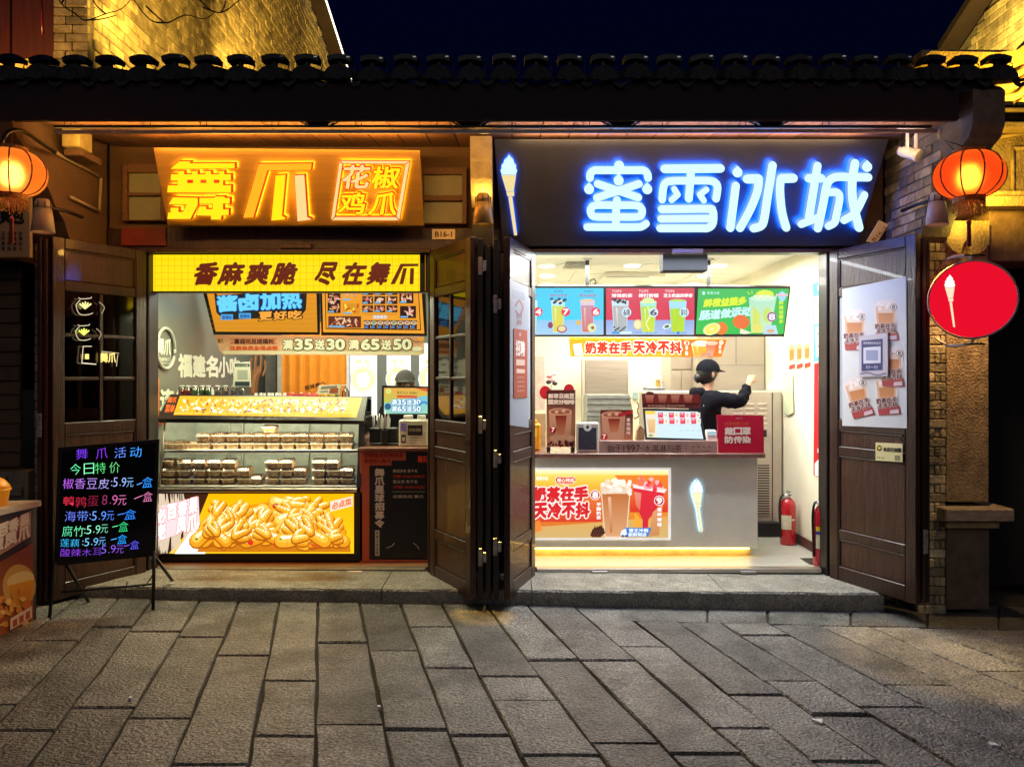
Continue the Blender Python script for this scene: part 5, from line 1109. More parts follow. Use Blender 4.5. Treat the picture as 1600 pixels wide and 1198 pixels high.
# food boxes in the case
def food_box(name, lab, grp):
    r = thing(name, lab, 'box', (0, 0, 0), grp); TR_ = glass_mat('clear plastic box', (.95, .88, .70), .12, .2)
    mb = MB(); b, tp = (-.043, .043, -.045, .045), (-.051, .051, -.056, .056); v = [(b[0], b[2], 0), (b[1], b[2], 0), (b[1], b[3], 0), (b[0], b[3], 0), (tp[0], tp[2], .045), (tp[1], tp[2], .045), (tp[1], tp[3], .045), (tp[0], tp[3], .045)]
    mb.add(v, [(3, 2, 1, 0), (0, 1, 5, 4), (1, 2, 6, 5), (2, 3, 7, 6), (3, 0, 4, 7)], mat('dark box tray', (.34, .19, .08), .35, var=.7, scale=40)); mb.build('tray', r)
    mb = MB(); v = [(tp[0] - .003, tp[2] - .003, .047), (tp[1] + .003, tp[2] - .003, .047), (tp[1] + .003, tp[3] + .003, .047), (tp[0] - .003, tp[3] + .003, .047), (-.038, -.038, .064), (.038, -.038, .064), (.038, .038, .064), (-.038, .038, .064)]
    mb.add(v, [(0, 1, 5, 4), (1, 2, 6, 5), (2, 3, 7, 6), (3, 0, 4, 7), (4, 5, 6, 7)], TR_); mb.build('lid', r)
    mb = MB().box(tp[0] - .004, tp[1] + .004, tp[2] - .005, tp[2] - .001, .040, .049, mat('box rim', (.72, .60, .38), .3)); mb.build('rim', r)
    fm = mat('braised food', (.50, .24, .08), .5, var=.6, scale=60, bump=.5); mb = MB(); rz = random.Random(2)
    for k in range(9): mb.lathe([(0, -.012), (.012, -.006), (.015, 0), (.010, .009), (0, .012)], fm, (rz.uniform(-.035, .035), rz.uniform(-.04, .04), .046 + rz.uniform(0, .006)), 7)
    mb.build('food', r); return r
mid_px = [(258, 0), (282, 1), (305, 1), (322, 2), (345, 2), (366, 2), (388, 3), (408, 3), (430, 3), (452, 2), (474, 2), (497, 3), (520, 3), (543, 2)]
low_px = [(268, 2), (292, 3), (315, 3), (338, 3), (360, 3), (384, 2), (402, 1), (428, 3), (450, 3), (470, 2), (500, 3), (522, 3), (544, 2)]
protos = {}
for (row, z, yf, lst) in (('upper', 1.012, 6.285, mid_px), ('lower', .733, 6.22, low_px)):
    for i, (px, nst) in enumerate(lst):
        for k in range(max(1, nst if row == 'lower' else (nst + 2) // 2)):
            for back in (0, 1):
                if back and rr.random() < .35: continue
                key = row; lab = 'clear food box with brown snacks on the %s shelf of the display case' % row; grp = 'food boxes on the %s shelf' % row
                if key not in protos: o = protos[key] = food_box('food_box', lab, grp)
                else: o = copy_tree(protos[key])
                tag(o, 'food box, %s shelf, %s stack from the left, %s, %s row' % (row, ORD(i), ('bottom', 'second up', 'third up')[k], ('front', 'back')[back]), 'box', grp)
                y = yf + .07 + back * .14; o.location = (X_(px, y) + rr.uniform(-.003, .003), y + rr.uniform(-.008, .008), z + k * .0655 + .0005); o.rotation_euler = (0, 0, rr.uniform(-.05, .05))
for (px, z) in ((422, 1.145),):
    o = copy_tree(protos['upper']); tag(o, 'single clear food box on the pile at mid upper shelf, %s one' % ('top' if z > 1.06 else 'lower')); o.location = (X_(px, 6.4), 6.42, z)
lights_area('case_fill', (-2.0, 6.25, .992), 16, (1, .90, .66), 1.4, (radians(30), 0, 0), .1)  # unseen lamps added to brighten the boxes on both shelves
lights_area('case_fill', (-2.0, 6.26, 1.25), 18, (1, .90, .66), 1.4, (radians(25), 0, 0), .1)
# things on top of the case (z = 1.46)
ZT = 1.435; box('case_top', -2.80, -1.24, 6.29, 6.78, 1.415, ZT, BLACK, dc); box('case_cover', -2.80, -1.24, 6.24, 6.78, 1.272, 1.30, BLACK, dc)
box('case_back', -2.80, -1.24, 6.74, 6.78, 1.302, 1.412, BLACK, dc)
def jar(cx, cy, r, h, body, lid, lab, grp=None, contents=None, cat='jar'):
    t = thing('jar', lab, cat, (cx, cy, ZT), grp); mb = MB(); mb.lathe([(r * .9, ZT), (r, ZT + .01), (r, ZT + h * .8), (r * .8, ZT + h * .84)], body, (cx, cy, 0), 14); mb.build('body', t); mb = MB(); mb.lathe([(r * .86, ZT + h * .84), (r * .86, ZT + h), (0, ZT + h)], lid, (cx, cy, 0), 14); mb.build('lid', t)
    if contents: mb = MB(); mb.lathe([(0, ZT + .003), (r * .85, ZT + .004), (r * .85, ZT + h * .6), (0, ZT + h * .66)], contents, (cx, cy, 0), 10); mb.build('contents', t)
CLJ = glass_mat('jar plastic', (.9, .92, .9), .12, .05)
for i, px in enumerate((284, 293, 304, 316, 325, 340, 352, 366, 378)):
    cont = mat('red seasoning', (.5, .06, .03), .6) if i < 2 else (mat('green herbs', (.08, .30, .05), .6, var=.5, scale=60) if i < 5 else mat('grey noodles', (.42, .42, .40), .6, var=.3))
    jar(X_(px, 6.45), 6.45, .027, .10, CLJ, mat('clear jar lid', (.6, .6, .56), .2), '%s jar on top of the display case, ' % ('clear plastic red seasoning' if i < 2 else ('clear plastic green herb' if i < 5 else 'clear plastic grey noodle')) + ORD(i) + ' from the left', 'clear jars on the display case', cont)
for i in range(21):
    px = 400 + i * 6.3; c_ = [(.55, .53, .5), (.55, .53, .5), (.5, .02, .04), (.6, .06, .08), (.65, .42, .05), (.15, .42, .06)][min(5, i // 4)]
    jar(X_(px, 6.42), 6.42 + .02 * (i % 2), .014, .038, mat('tub %d' % min(5, i // 4), c_, .4), WHITE if i % 2 else mat('tub lid %d' % min(5, i // 4), c_, .3), '%s sauce tub in the small row on the display case' % ['white', 'white', 'red', 'pink red', 'yellow', 'green'][min(5, i // 4)] + ', ' + ORD(i) + ' from the left', 'small sauce tubs on the display case', None, 'tub')
def standsheet(name, lab, cat, pts, Y, col, art, m=None, th=.008, pm=None): return sheet(name, lab, cat, PY(Y), pts, col, art, m, th, pm=pm)
standsheet('code_stand', 'small grey framed code stand on top of the display case', 'stand', [(366, 567), (390, 565), (392, 604), (364, 604)], 6.40, 'd8d8cc', lambda a: (a.rect(367, 568, 390, 603, '30424a'), a.rect(367, 573, 390, 596, 'd0d4c8'), a.rect(371, 578, 387, 593, 'a0a8a0'), a.text('扫码点餐', (369, 569.5, 388, 572), 'd0d4c8', .02)))
standsheet('snack_packet', 'white printed snack packet lying on the right of the display case', 'packet', [(498, 602), (532, 600), (530, 616), (495, 615)], 6.38, 'd8d4c8', lambda a: (a.poly([(502, 604), (528, 602), (526, 606), (501, 608)], '8a8478'), a.poly([(516, 607), (529, 606), (528, 614), (514, 614)], 'a05838'), a.line([(500, 612), (512, 611)], 1, '6a6458')), th=.03)
t = thing('pump_bottle', 'clear pump bottle at the right end of the display case top', 'bottle', W(538, 600, 6.4)); bx_ = X_(540, 6.4); mb = MB(); mb.lathe([(.03, ZT), (.032, ZT + .01), (.032, ZT + .05), (.012, ZT + .075)], CLJ, (bx_, 6.4, 0), 14); mb.build('body', t); tube('pump', [(bx_, 6.4, ZT + .07), (bx_, 6.4, ZT + .10), (bx_ - .02, 6.38, ZT + .10)], .006, WHITE, t, 6)
# payment counter
pc = thing('payment_counter', 'orange and black recruitment poster cabinet right of the display case', 'counter', (-.9, 6.1, .13)); box('body', X_(562, 6.12), -.47, 6.12, 6.7, .13, 1.02, mat('orange red cabinet', (.48, .10, .04), .45, var=.06), pc, .004); box('counter_top', X_(560, 6.10), -.47, 6.10, 6.72, 1.022, 1.045, mat('brown counter top', (.28, .12, .07), .3, coat=.5), pc, .003)
a = Art(PY(6.118), PRN, .001); a.poly([(577, 727), (612, 727), (612, 719), (634, 719), (634, 706), (668, 706), (668, 874), (577, 874)], '0e0c0c')
for i, c_ in enumerate('舞爪星球招募令'): a.text(c_, (586, 732 + i * 13.3, 600, 743.5 + i * 13.3), 'cfc8bc', .05)
for i, (tx, c_, x0) in enumerate((('酱卤店长 若干名', 'cfc8bc', 614), ('月薪 4500-6000元', 'd84020', 614), ('营业员 若干名', 'cfc8bc', 614), ('月薪 4000元起', 'd84020', 614))): a.text(tx, (x0, 733 + i * 8.4, 652 + (i % 2) * 12, 738 + i * 8.4), c_, .04)
a.rect(613, 767.5, 664, 768.3, 'a09a90'); a.text('招募热线 舞爪', (614, 773, 662, 778), 'cfc8bc', .04); a.text('招聘信息招聘信息', (569, 708, 630, 714), '8a1c08', .05); a.text('欢迎加入舞爪', (569, 717, 610, 723), '8a1c08', .05); a.text('舞爪', (653, 712, 667, 722), 'd84020', .06)
a.poly([(586, 828), (593, 828), (593, 868), (586, 868)], 'b8b2a8'); a.text('把\n舞\n爪\n带\n回\n家', (588, 830, 591, 866), '0e0c0c', .02)
a.rect(612, 862, 668, 870, '1c1814'); a.line([(604, 856), (613, 852), (616, 848)], .8, 'c8c4c0', True); a.line([(646, 848), (652, 853), (655, 858)], .8, 'c8c4c0', True); a.build('print', pc)
t = thing('cup_tray', 'black box tray with straws and napkins on the payment counter', 'tray', (X_(590, 6.3), 6.3, 1.045))
mb = MB(); mb.box(X_(578, 6.3), X_(624, 6.3), 6.28, 6.5, 1.05, 1.065, BLACK, bev=.003); mb.build('tray', t)
for px in (585, 612): box('cup_holder', X_(px - 8, 6.3), X_(px + 9, 6.3), 6.30, 6.42, 1.066, 1.19, BLACK, t, .008)
box('small_box', X_(596, 6.26), X_(606, 6.26), 6.25, 6.30, 1.066, 1.17, BLACK, t)
for k in range(7): x = X_(583 + k * 2.4, 6.36); tube('straw', [(x, 6.36, 1.12), (x + rr.uniform(-.03, .03), 6.37, 1.27 + rr.uniform(0, .06))], .004, WHITE, t, 5)
for k in range(4): mb = MB(); mb.prism([W(588 + k * 5 + q, y, 6.33) for q, y in ((0, 668), (3, 650 - k * 2), (7, 655), (6, 670))], (0, .01, 0), WHITE if k % 2 else mat('grey film', (.3, .3, .3), .3)); mb.build('napkin', t)
t = thing('payment_machine', 'white boxed payment machine with black label on the payment counter', 'machine', W(646, 675, 6.2)); box('body', X_(623, 6.2), X_(668, 6.2), 6.2, 6.35, 1.046, Z_(656, 6.2), mat('cream plastic', (.62, .58, .48), .35), t, .008); box('top', X_(631, 6.24), X_(644, 6.24), 6.23, 6.3, Z_(656, 6.2), Z_(649, 6.2), WHITE, t, .004); box('top', X_(652, 6.24), X_(664, 6.24), 6.23, 6.3, Z_(656, 6.2), Z_(649, 6.2), WHITE, t, .004)
a = Art(PY(6.2), PRN); a.rect(626, 661, 635, 673, '8878c8'); a.rect(637, 664, 660, 680, '2a201c'); a.text('支付宝 收钱啦', (639, 669, 658, 674), 'c8b8a0', .03); a.rect(627, 679, 634, 692, '3a382c'); a.rect(628.5, 683, 632.5, 689, 'c8c8b8'); [a.rect(639, 683 + 4 * k, 655 - 3 * k, 684 + 4 * k, '8a8070') for k in range(3)]; a.build('print', t)
t = thing('order_screen', 'black framed till screen with a bright blue and orange picture', 'screen', W(634, 625, 6.5)); PO = PY(6.5); mb = MB(); mb.prism([PO.at(*p) for p in ((597, 602), (676, 604), (676, 649), (596, 648))], (0, .04, 0), BLACK); mb.build('case', t); tube('stand', [W(640, 645, 6.53), W(640, 690, 6.53)], .03, BLACK, t)
a = Art(PO, SCREEN); a.rect(600, 606, 668, 646, '58b8e0', '98d8c0'); a.poly([(600, 606), (668, 606), (668, 618), (634, 623), (600, 630)], 'e8a848', 'b8c850'); a.ell(607, 611, 4.5, 4.5, 'd8e078'); a.text('喜迎元旦 送福利', [(620, 611), (652, 612), (652, 616), (620, 615)], '3a1c0c', .05); a.poly([(620, 617), (652, 618), (652, 622), (620, 621)], 'd85030'); a.poly([(648, 606), (668, 606), (668, 612)], 'd05828')
for tx, x0, x1, y0 in (('满', 612, 620, 624), ('35', 621, 634, 624), ('送', 636, 643, 624), ('30', 645, 657, 624), ('满', 612, 620, 634.5), ('65', 621, 634, 634.5), ('送', 636, 643, 634.5), ('50', 645, 657, 634.5)): a.text(tx, (x0, y0, x1, y0 + 8.4), 'e8faff', .05, '1068a8', .13)
a.ell(606, 635, 5, 5, '205880'); a.line([(655, 632), (662, 628), (667, 630)], 3, '2888d0', True); a.build('picture', t)
# room light, and an unseen lamp added to brighten the step
lights_area('step_fill', (-1.7, 6.10, 2.30), 34, (.95, 1, .62), 1.7, (radians(-12), 0, 0), .1)
lights_area('snack_shop_light', (-1.7, 7.2, 2.72), 60, (1, .95, .82), 1.6, (0, 0, 0), 1.8)
# ================================================================= TEA SHOP (right)
tc = thing('tea_counter', 'pale serving counter with a lit drinks poster and glowing plinth', 'counter', (1.1, 6.3, .13)); cx0, cx1 = .025, X_(1184, 6.3)
CW = mat('pale counter board', (.78, .74, .63), .4, var=.04)
box('body', cx0, cx1, 6.30, 6.86, .205, .945, CW, tc, .004); box('counter_top', cx0, X_(1195, 6.26), 6.24, 6.90, .948, .985, mat('rose brown counter top', (.25, .12, .09), .25, coat=.6), tc, .004); box('plinth', cx0, X_(1173, 6.37), 6.37, 6.8, .127, .203, mat('lit plinth', (.6, .45, .2), .5), tc)
box('plinth_light', cx0 + .01, X_(1171, 6.33), 6.335, 6.345, .190, .202, glow('warm strip light', 'ffd070', 16), tc)
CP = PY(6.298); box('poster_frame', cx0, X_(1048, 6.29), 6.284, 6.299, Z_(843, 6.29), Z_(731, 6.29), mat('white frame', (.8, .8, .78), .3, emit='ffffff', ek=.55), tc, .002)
a = Art(PY(6.283), LIT, .001); a.rect(835, 734, 1044, 840, 'f8c838', 'd85020'); a.poly([(835, 734), (1044, 734), (1044, 742), (835, 742)], 'fffbd0', 'f8e078'); a.poly([(835, 742), (1044, 742), (1044, 760), (835, 760)], 'f8dc60', 'f4b830'); a.poly([(960, 742), (1044, 742), (1044, 800), (985, 800), (975, 760)], 'f08828', 'd82c20'); a.poly([(835, 775), (940, 775), (940, 815), (835, 815)], 'e87828', 'd83820')
a.poly([(835, 823), (905, 818), (1044, 806), (1044, 840), (835, 840)], 'e0a850', 'd0b070'); a.text('蜜雪冰城', (838, 744, 856, 750), 'fff4e0', .05); a.poly([(867, 748), (870, 744), (884, 745), (896, 744), (901, 749), (896, 756), (883, 756), (880, 759), (878, 756), (868, 755)], 'ffe0d0'); a.poly([(868, 748.5), (871, 745), (884, 746), (895, 745), (900, 749), (895, 755), (870, 754.5)], 'd82828'); a.text('暖心特选', (871, 747, 897, 753), 'ffe8d0', .05)
for i, c_ in enumerate('奶茶在手'): a.text(c_, [(834 + i * 21.5, 762 - i * .3), (854 + i * 21.5, 761 - i * .3), (853 + i * 21.5, 783 - i * .3), (833 + i * 21.5, 784 - i * .3)], 'd81c24', .07, 'fff0e8', .16)
for i, c_ in enumerate('天冷不抖'): a.text(c_, [(835 + i * 22, 787 - i * .3), (855 + i * 22, 786 - i * .3), (854 + i * 22, 808 - i * .3), (834 + i * 22, 809 - i * .3)], 'd81c24', .07, 'fff0e8', .16)
a.cup(962, 758, 48, 82, 'c07038', 'e8b890', 'ead0b4', 'd8a070'); rq = random.Random(8)
for k in range(46): x = rq.gauss(964, 12); y = 756 + rq.uniform(-7, 14) + abs(x - 964) * .05; a.ell(min(984, max(942, x)), y, 3.4, 3.2, rq.choice(['fff4e4', 'f4e4d0', 'fffaf0', 'ecd8c0']), 9)
a.poly([(988, 756), (1042, 764), (1038, 770), (990, 762)], 'ffe8e8'); a.poly([(989, 762), (1038, 770), (1022, 800), (1013, 812), (1012, 838), (1004, 838), (1004, 812), (996, 795)], 'e02838', 'd01830'); a.poly([(991, 768), (1002, 770), (1000, 798), (994, 790)], 'e89080', 'e06850'); a.poly([(1020, 800), (1036, 786), (1030, 836), (1014, 838)], 'e8a070', 'c88850'); a.poly([(992, 800), (1002, 812), (1003, 836), (990, 836)], 'f0a830')
for k in range(22): a.ell(rq.uniform(992, 1034), rq.uniform(748, 766), 4, 3.4, rq.choice(['f04858', 'ff8890', 'ffb0b0', 'e83040', 'ffc8c0']), 8)
a.poly([(994, 756), (1002, 741), (1008, 752), (1004, 760)], 'ff7858'); a.poly([(1026, 760), (1032, 750), (1036, 762)], 'f04840')
for x, y, n in ((930, 773, '8'), (1030, 782, '9')): a.ell(x, y, 8, 8, 'fff0f0'); a.ell(x, y, 6.8, 6.8, 'b81828'); a.text(n, (x - 3.6, y - 4.6, x + 3.8, y + 4.6), 'fff8f0', .06)
a.text('芋\n圆\n奶\n茶', (932, 785, 939, 811), 'fff4ec', .05, 'b81828', .12); a.text('草\n莓\n啵\n啵', (1027, 793, 1034, 822), 'fff4ec', .05, 'b81828', .12)
a.poly([(922, 836), (926, 826), (940, 820), (946, 832), (938, 839), (926, 839)], '5a2810'); [a.line([(925 + k * 4, 834), (930 + k * 3.4, 822 + k)], 1.6, '1c0c08') for k in range(5)]
a.poly([(976, 824), (1018, 824), (1013, 838), (972, 838)], '3878c8'); a.text('雪王冷链', (983, 825.5, 1013, 831), 'e8f4ff', .05); a.text('新鲜到店', (982, 832, 1010, 837.5), 'e8f4ff', .05); a.poly([(969, 836), (971, 829), (978, 825), (980, 836)], 'e8f0fc'); a.ell(973, 837, 2, 2, '204880'); a.ell(979, 837, 2, 2, '204880')
a.poly([(835, 815), (843, 812), (847, 828), (835, 832)], 'f08830'); a.build('poster', tc)
# lit cone emblem on the counter (mascot itself left out)
cone_torch(PY(6.298), 1088, 749, .49, tc, glow('counter cone white', 'ffffff', 1.2), glow('counter cone cream', 'ffeeb8', 1.15), mat('emblem edge', (.05, .06, .1), .4), glow('pale blue halo', (.35, .7, 1), 9), .010, .03)
# acrylic text strip
t = thing('text_strip', 'long rose brown text strip standing along the counter front', 'sign', W(1040, 700, 6.27)); Y = 6.27
box('board', X_(936, Y), X_(1121, Y), Y, Y + .015, .987, Z_(688, Y), mat('taupe strip', (.40, .24, .19), .35), t, .003)
a = Art(PY(Y), PRN); 
for c_, x0, x1 in (('始', 949, 960), ('于', 961, 972), ('1997', 974, 1000), ('·', 1001, 1004), ('冰', 1005, 1016), ('淇', 1018, 1029), ('淋', 1030, 1041), ('与', 1042, 1053), ('茶', 1054, 1065)): a.text(c_, (x0, 694.5 if c_ != '·' else 699, x1, 706 if c_ != '·' else 701), '3a0c0c', .012)
a.rect(1071.6, 694, 1072.4, 711, '7a3028'); a.text('加 盟 热 线', (1080, 696, 1111, 700), '5a2018', .02); a.text('全国加盟连锁', (1080, 703, 1111, 706), '8a4030', .01); a.poly([(1074, 708), (1082, 708), (1082, 711), (1073, 711)], 'e07878'); a.build('lettering', t)
def coffee_stand(lab, x0, x1, y0, y1, Y, title=True):
    t = thing('coffee_poster_stand', lab, 'poster', W((x0 + x1) / 2, y1, Y)); P = PY(Y); mb = MB(); mb.prism([P.at(*p) for p in ((x0, y0), (x1, y0), (x1, y1), (x0, y1))], (0, .01, 0), mat('brown poster board', (.16, .03, .02), .4)); mb.build('board', t)
    a = Art(P, PRN); a.rect(x0, y0 + 2, x1, y1, '501410', 'b87858')
    cx, w = ((x0 + x1) / 2 - 1, (x1 - x0) * .80) if title else (x0 + (x1 - x0) * .40, (x1 - x0) * .74)
    cy = y0 + (34 if title else 8); a.poly([(cx - w / 2, cy), (cx + w / 2, cy), (cx + w * .42, y1 - 2), (cx - w * .42, y1 - 2)], 'c88c6c', 'c09070'); a.poly([(cx - w * .22, cy + 6), (cx + w * .28, cy + 6), (cx + w * .18, y1 - (y1 - cy) * .35), (cx - w * .12, y1 - (y1 - cy) * .35)], '8a1c0c', 'c07850'); a.ell(cx, cy, w / 2, 5.6, 'd8a888'); a.ell(cx, cy, w * .44, 4.6, 'b87050')
    for k in range(5): a.ell(cx - w * .3 + k * w * .15, cy + rr.uniform(-1.5, 1.5), 4, 2.2, 'e0b090' if k % 2 else '9a5838', 8)
    if title:
        for i, c_ in enumerate('鲜萃云南豆'): a.text(c_, (857 + i * 8.2, 615, 864.4 + i * 8.2, 622.4), 'e8ccb4', .06)
        for i, c_ in enumerate('国货好咖啡'): a.text(c_, (857 + i * 8.2, 624.5, 864.4 + i * 8.2, 631.5), 'e8ccb4', .06)
        for k in range(26): a.ell(rr.uniform(x0 + 2, x1 - 2), rr.uniform(y1 - 9, y1 - 1), 2.2, 1.6, rr.choice(['4a0c08', '701810', '300806']), 7, rr.uniform(0, 3))
        a.ell(cx + 17, y1 - 13, 6, 5, 'd0a088')
    else: a.poly([(x0 + 28, y0 + 6), (x1 + 0, y0 + 1), (x1, y0 + 6), (x0 + 28, y0 + 11)], 'b02028'); a.text('拿\n铁\n咖\n啡', (x0 + 41, y0 + 13, x0 + 47, y0 + 39), 'e8c8b4', .06)
    nx, ny = (x0 + 10, y1 - 27) if title else (x0 + 6, y1 - 7); a.ell(nx, ny, 5.6, 5.6, 'b01824'); a.text('7', (nx - 2.2, ny - 3.4, nx + 2.4, ny + 3.4), 'fff0e8', .05); a.build('print', t)
    if title:
        for x in (x0 + 3, x1 - 4): box('foot', X_(x - 3, Y), X_(x + 3, Y), Y - .02, Y + .05, .987, Z_(y1, Y), BLACK, t, .004)
    return t
coffee_stand('tall brown coffee poster stand reading 7 at the left end of the counter', 854, 899, 609, 698, 6.40); coffee_stand('shorter brown latte poster beside the grey payment box', 938, 989, 640, 689, 6.42, False)
for (px, py, r, lab) in ((852, 613, 9, 'red round tag behind the left edge of the coffee poster stand'), (889, 609, 8, 'red round tag behind the top of the coffee poster stand')):
    t = thing('round_tag', lab, 'tag', W(px, py, 6.44)); P = PY(6.44); mb = MB(); mb.prism([P.at(px + r * cos(2 * pi * k / 20), py + r * 1.15 * sin(2 * pi * k / 20)) for k in range(20)], (0, .008, 0), RED); mb.build('disc', t); a = Art(P, PRN); a.ell(px, py, r * .8, r * .9, 'c01828'); a.build('print', t)
t = thing('payment_box', 'grey speaker shaped payment box with a dark screen on the counter', 'machine', W(918, 680, 6.33)); Y = 6.33; box('body', X_(901, Y), X_(936, Y), Y, Y + .07, .987, Z_(660, Y), mat('warm grey plastic', (.48, .42, .38), .35), t, .01); box('screen', X_(904, Y), X_(932, Y), Y - .003, Y + .003, Z_(702, Y), Z_(668, Y), mat('slate screen', (.05, .05, .065), .15), t)
P = PY(Y - .004); mb = MB(); mb.prism([P.at(918 + 6.5 * cos(2 * pi * k / 20), 667 + 6.5 * sin(2 * pi * k / 20)) for k in range(20)], (0, .004, 0), WHITE); mb.prism([P.at(918 + 2.4 * cos(2 * pi * k / 10), 667 + 2.4 * sin(2 * pi * k / 10), .001) for k in range(10)], (0, .002, 0), BLACK); mb.build('speaker', t)
t = thing('yellow_container', 'orange yellow plastic container at the left end of the tea counter', 'container', (X_(837, 6.5), 6.5, .987)); Y = 6.5; box('body', X_(824, Y), X_(845, Y), Y, Y + .12, .987, Z_(662, Y), mat('amber plastic', (.75, .32, .02), .35), t, .012); box('cap', X_(832, Y), X_(840, Y), Y + .03, Y + .08, Z_(662, Y), Z_(656, Y), mat('amber cap', (.75, .32, .02), .35), t, .004); box('label', X_(834, Y), X_(839, Y), Y - .003, Y, Z_(682, Y), Z_(669, Y), mat('yellow label', (.85, .65, .05), .4), t)
# order monitor with topper
PM = PT(630, 6.38, 688, 6.30); t = thing('order_monitor', 'tilted till monitor with bright menu screen and brown topper', 'screen', PM.at(1050, 688)); mb = MB(); mb.prism([PM.at(*p) for p in ((1005, 638), (1094, 640), (1104, 689), (1009, 686))], -PM.n * .03, BLACK); mb.build('case', t)
a = Art(PM, SCREEN); a.poly([(1008, 641.5), (1090.5, 643), (1099, 685.5), (1011, 683)], 'd4eef4'); a.poly([(1008, 642), (1024, 642), (1027, 683), (1011, 683)], 'f0e4d0'); a.poly([(1008, 642), (1023, 642), (1024, 647), (1008.5, 647)], 'f8d020'); a.poly([(1011, 655), (1024, 655), (1023, 676), (1014, 676)], 'ecc888', 'e0b070'); a.ell(1017, 680, 4, 2, '90b848')
for r in range(2):
    for c in range(4): x, y = 1028 + c * 17 + r, 644.5 + r * 9.5; a.rect(x, y, x + 15, y + 8, 'f8f0f0'); a.rect(x, y, x + 8, y + 8, 'e83858'); a.rect(x + 1.5, y + 1, x + 6, y + 3, 'f8b0b8'); a.ell(x + 12, y + 4, 2.2, 3, ['c8e0c0', 'f0d080', 'f0b0b0', 'e8c8b0'][(c + r) % 4], 8)
[a.rect(1062 + k * 9, 672, 1067 + k * 9, 673, 'b0d0dc') for k in range(4)]; a.build('picture', t)
PTp = PY(6.35); mb = MB(); mb.prism([PTp.at(*p) for p in ((1003, 615), (1009, 615), (1012, 611), (1020, 612), (1022, 615), (1093, 616), (1096, 622), (1094, 638), (1004, 637))], (0, .008, 0), mat('maroon topper', (.09, .015, .015), .4)); mb.build('topper', t)
a = Art(PTp, PRN); a.rect(1004, 616, 1092, 630, '702018'); [a.poly([(1008 + k * 20, 617), (1022 + k * 20, 617), (1020 + k * 20, 629), (1010 + k * 20, 629)], 'b87860', '904030') for k in range(4)]; [a.text('7', (1018 + k * 20, 623, 1020 + k * 20, 627), 'e04040', .04) for k in range(4)]; a.text('鲜萃云南豆 国货好咖啡', (1012, 632, 1070, 636), 'd09878', .04); a.build('print', t); tube('stand', [W(1056, 680, 6.42), W(1056, 690, 6.42), W(1056, 707, 6.42)], .025, BLACK, t)
t = thing('notice_board', 'crimson mask notice board standing at the right end of the counter', 'notice', W(1158, 680, 6.30)); P = PY(6.30); mb = MB(); mb.prism([P.at(*p) for p in ((1120, 648), (1193, 649), (1194, 711), (1123, 711))], (0, .01, 0), mat('crimson board', (.42, .01, .04), .4)); mb.build('board', t)
a = Art(P, PRN); a.poly([(1121, 649), (1192, 650), (1193, 710), (1124, 710)], 'bc1034'); a.text('安全间距1.5米', (1132, 659, 1170, 664), 'd87038', .04); a.text('蜜雪冰城', (1149, 652, 1160, 654.5), 'e8a0a0', .01)
for i, c_ in enumerate('戴口罩'): a.text(c_, (1133 + i * 13.6, 668, 1145.5 + i * 13.6, 679), 'f0d8c8', .05)
for i, c_ in enumerate('防传染'): a.text(c_, (1133 + i * 13.6, 681.5, 1145.5 + i * 13.6, 692), 'f0d8c8', .05)
a.build('print', t)
t = thing('card_reader', 'small white card reader between the monitor and the red notice', 'machine', W(1112, 685, 6.42)); box('body', X_(1105, 6.42), X_(1120, 6.42), 6.42, 6.5, .987, Z_(672, 6.42), WHITE, t, .008); box('screen', X_(1106, 6.42), X_(1118, 6.42), 6.415, 6.42, Z_(680, 6.42), Z_(674, 6.42), glow('reader screen', 'b8dce8', .8), t)
t = thing('paper_bag', 'small folded brown paper bag on the counter by the monitor', 'bag', W(1000, 682, 6.46)); mb = MB(); mb.prism([W(*p, 6.46) for p in ((994, 688), (996, 672), (1000, 664), (1008, 672), (1006, 688))], (0, .08, 0), mat('kraft paper', (.42, .28, .14), .8)); mb.build('bag', t)
# menu boards
MBP = PT(448, 7.03, 526, 7.20)
def mboard(lab, pts, art):
    t = thing('menu_board', lab, 'screen', MBP.at(sum(p[0] for p in pts) / 4, 487)); mb = MB(); mb.prism([MBP.at(*p) for p in pts], -MBP.n * .045, BLACK); mb.build('case', t); a = Art(MBP, SCREEN); art(a); a.build('picture', t)
def price(a, x, y, s, col='e0184c', tc='ffffff', r=7): a.ell(x, y, r, r, col); a.text(s, (x - r * .55, y - r * .6, x + r * .6, y + r * .62), tc, .04)
def m1(a):
    a.rect(797, 450, 943, 523, '28c8f0', '38d4f4'); a.rect(797, 500, 943, 523, '8cc4f0', 'a0d0f4')
    for n, x in (('TOP1', 829), ('TOP2', 872), ('TOP3', 919)): a.text(n, (x - 7, 453.5, x + 7, 457), '2860a0', .02)
    for tx, x in (('冰鲜柠檬水', 828), ('满杯百香果', 873), ('黄桃果霸', 919)): a.text(tx, (x - 14, 459.5, x + 13, 464), 'c82868', .05)
    a.cup(830, 470, 20, 50, 'b8f0d8', 'd8f8e8', 'c8f0f8'); a.cup(872, 470, 22, 50, 'c8d858', 'e8f0b0', 'b8ecf8', 'e8d040'); [a.ell(862 + (k * 7) % 22, 467 + (k * 3) % 8, 2.6, 2, '202878', 8) for k in range(12)]; a.cup(918, 469, 23, 51, 'c088a8', 'f0c8a0', 'd8c8d8', 'd87058')
    price(a, 841, 487, '4'); price(a, 884, 487, '7'); price(a, 931, 487, '6'); a.ell(860, 508, 4, 5, '8a2068'); a.ell(878, 514, 8, 6, 'a83870'); a.ell(878, 513.5, 6, 4.4, 'e8d8a0'); a.ell(904, 504, 4, 4, 'e8b850'); a.ell(925, 512, 7, 7, 'd8e8b0'); a.ell(926, 512, 2.6, 2.6, 'a83848')
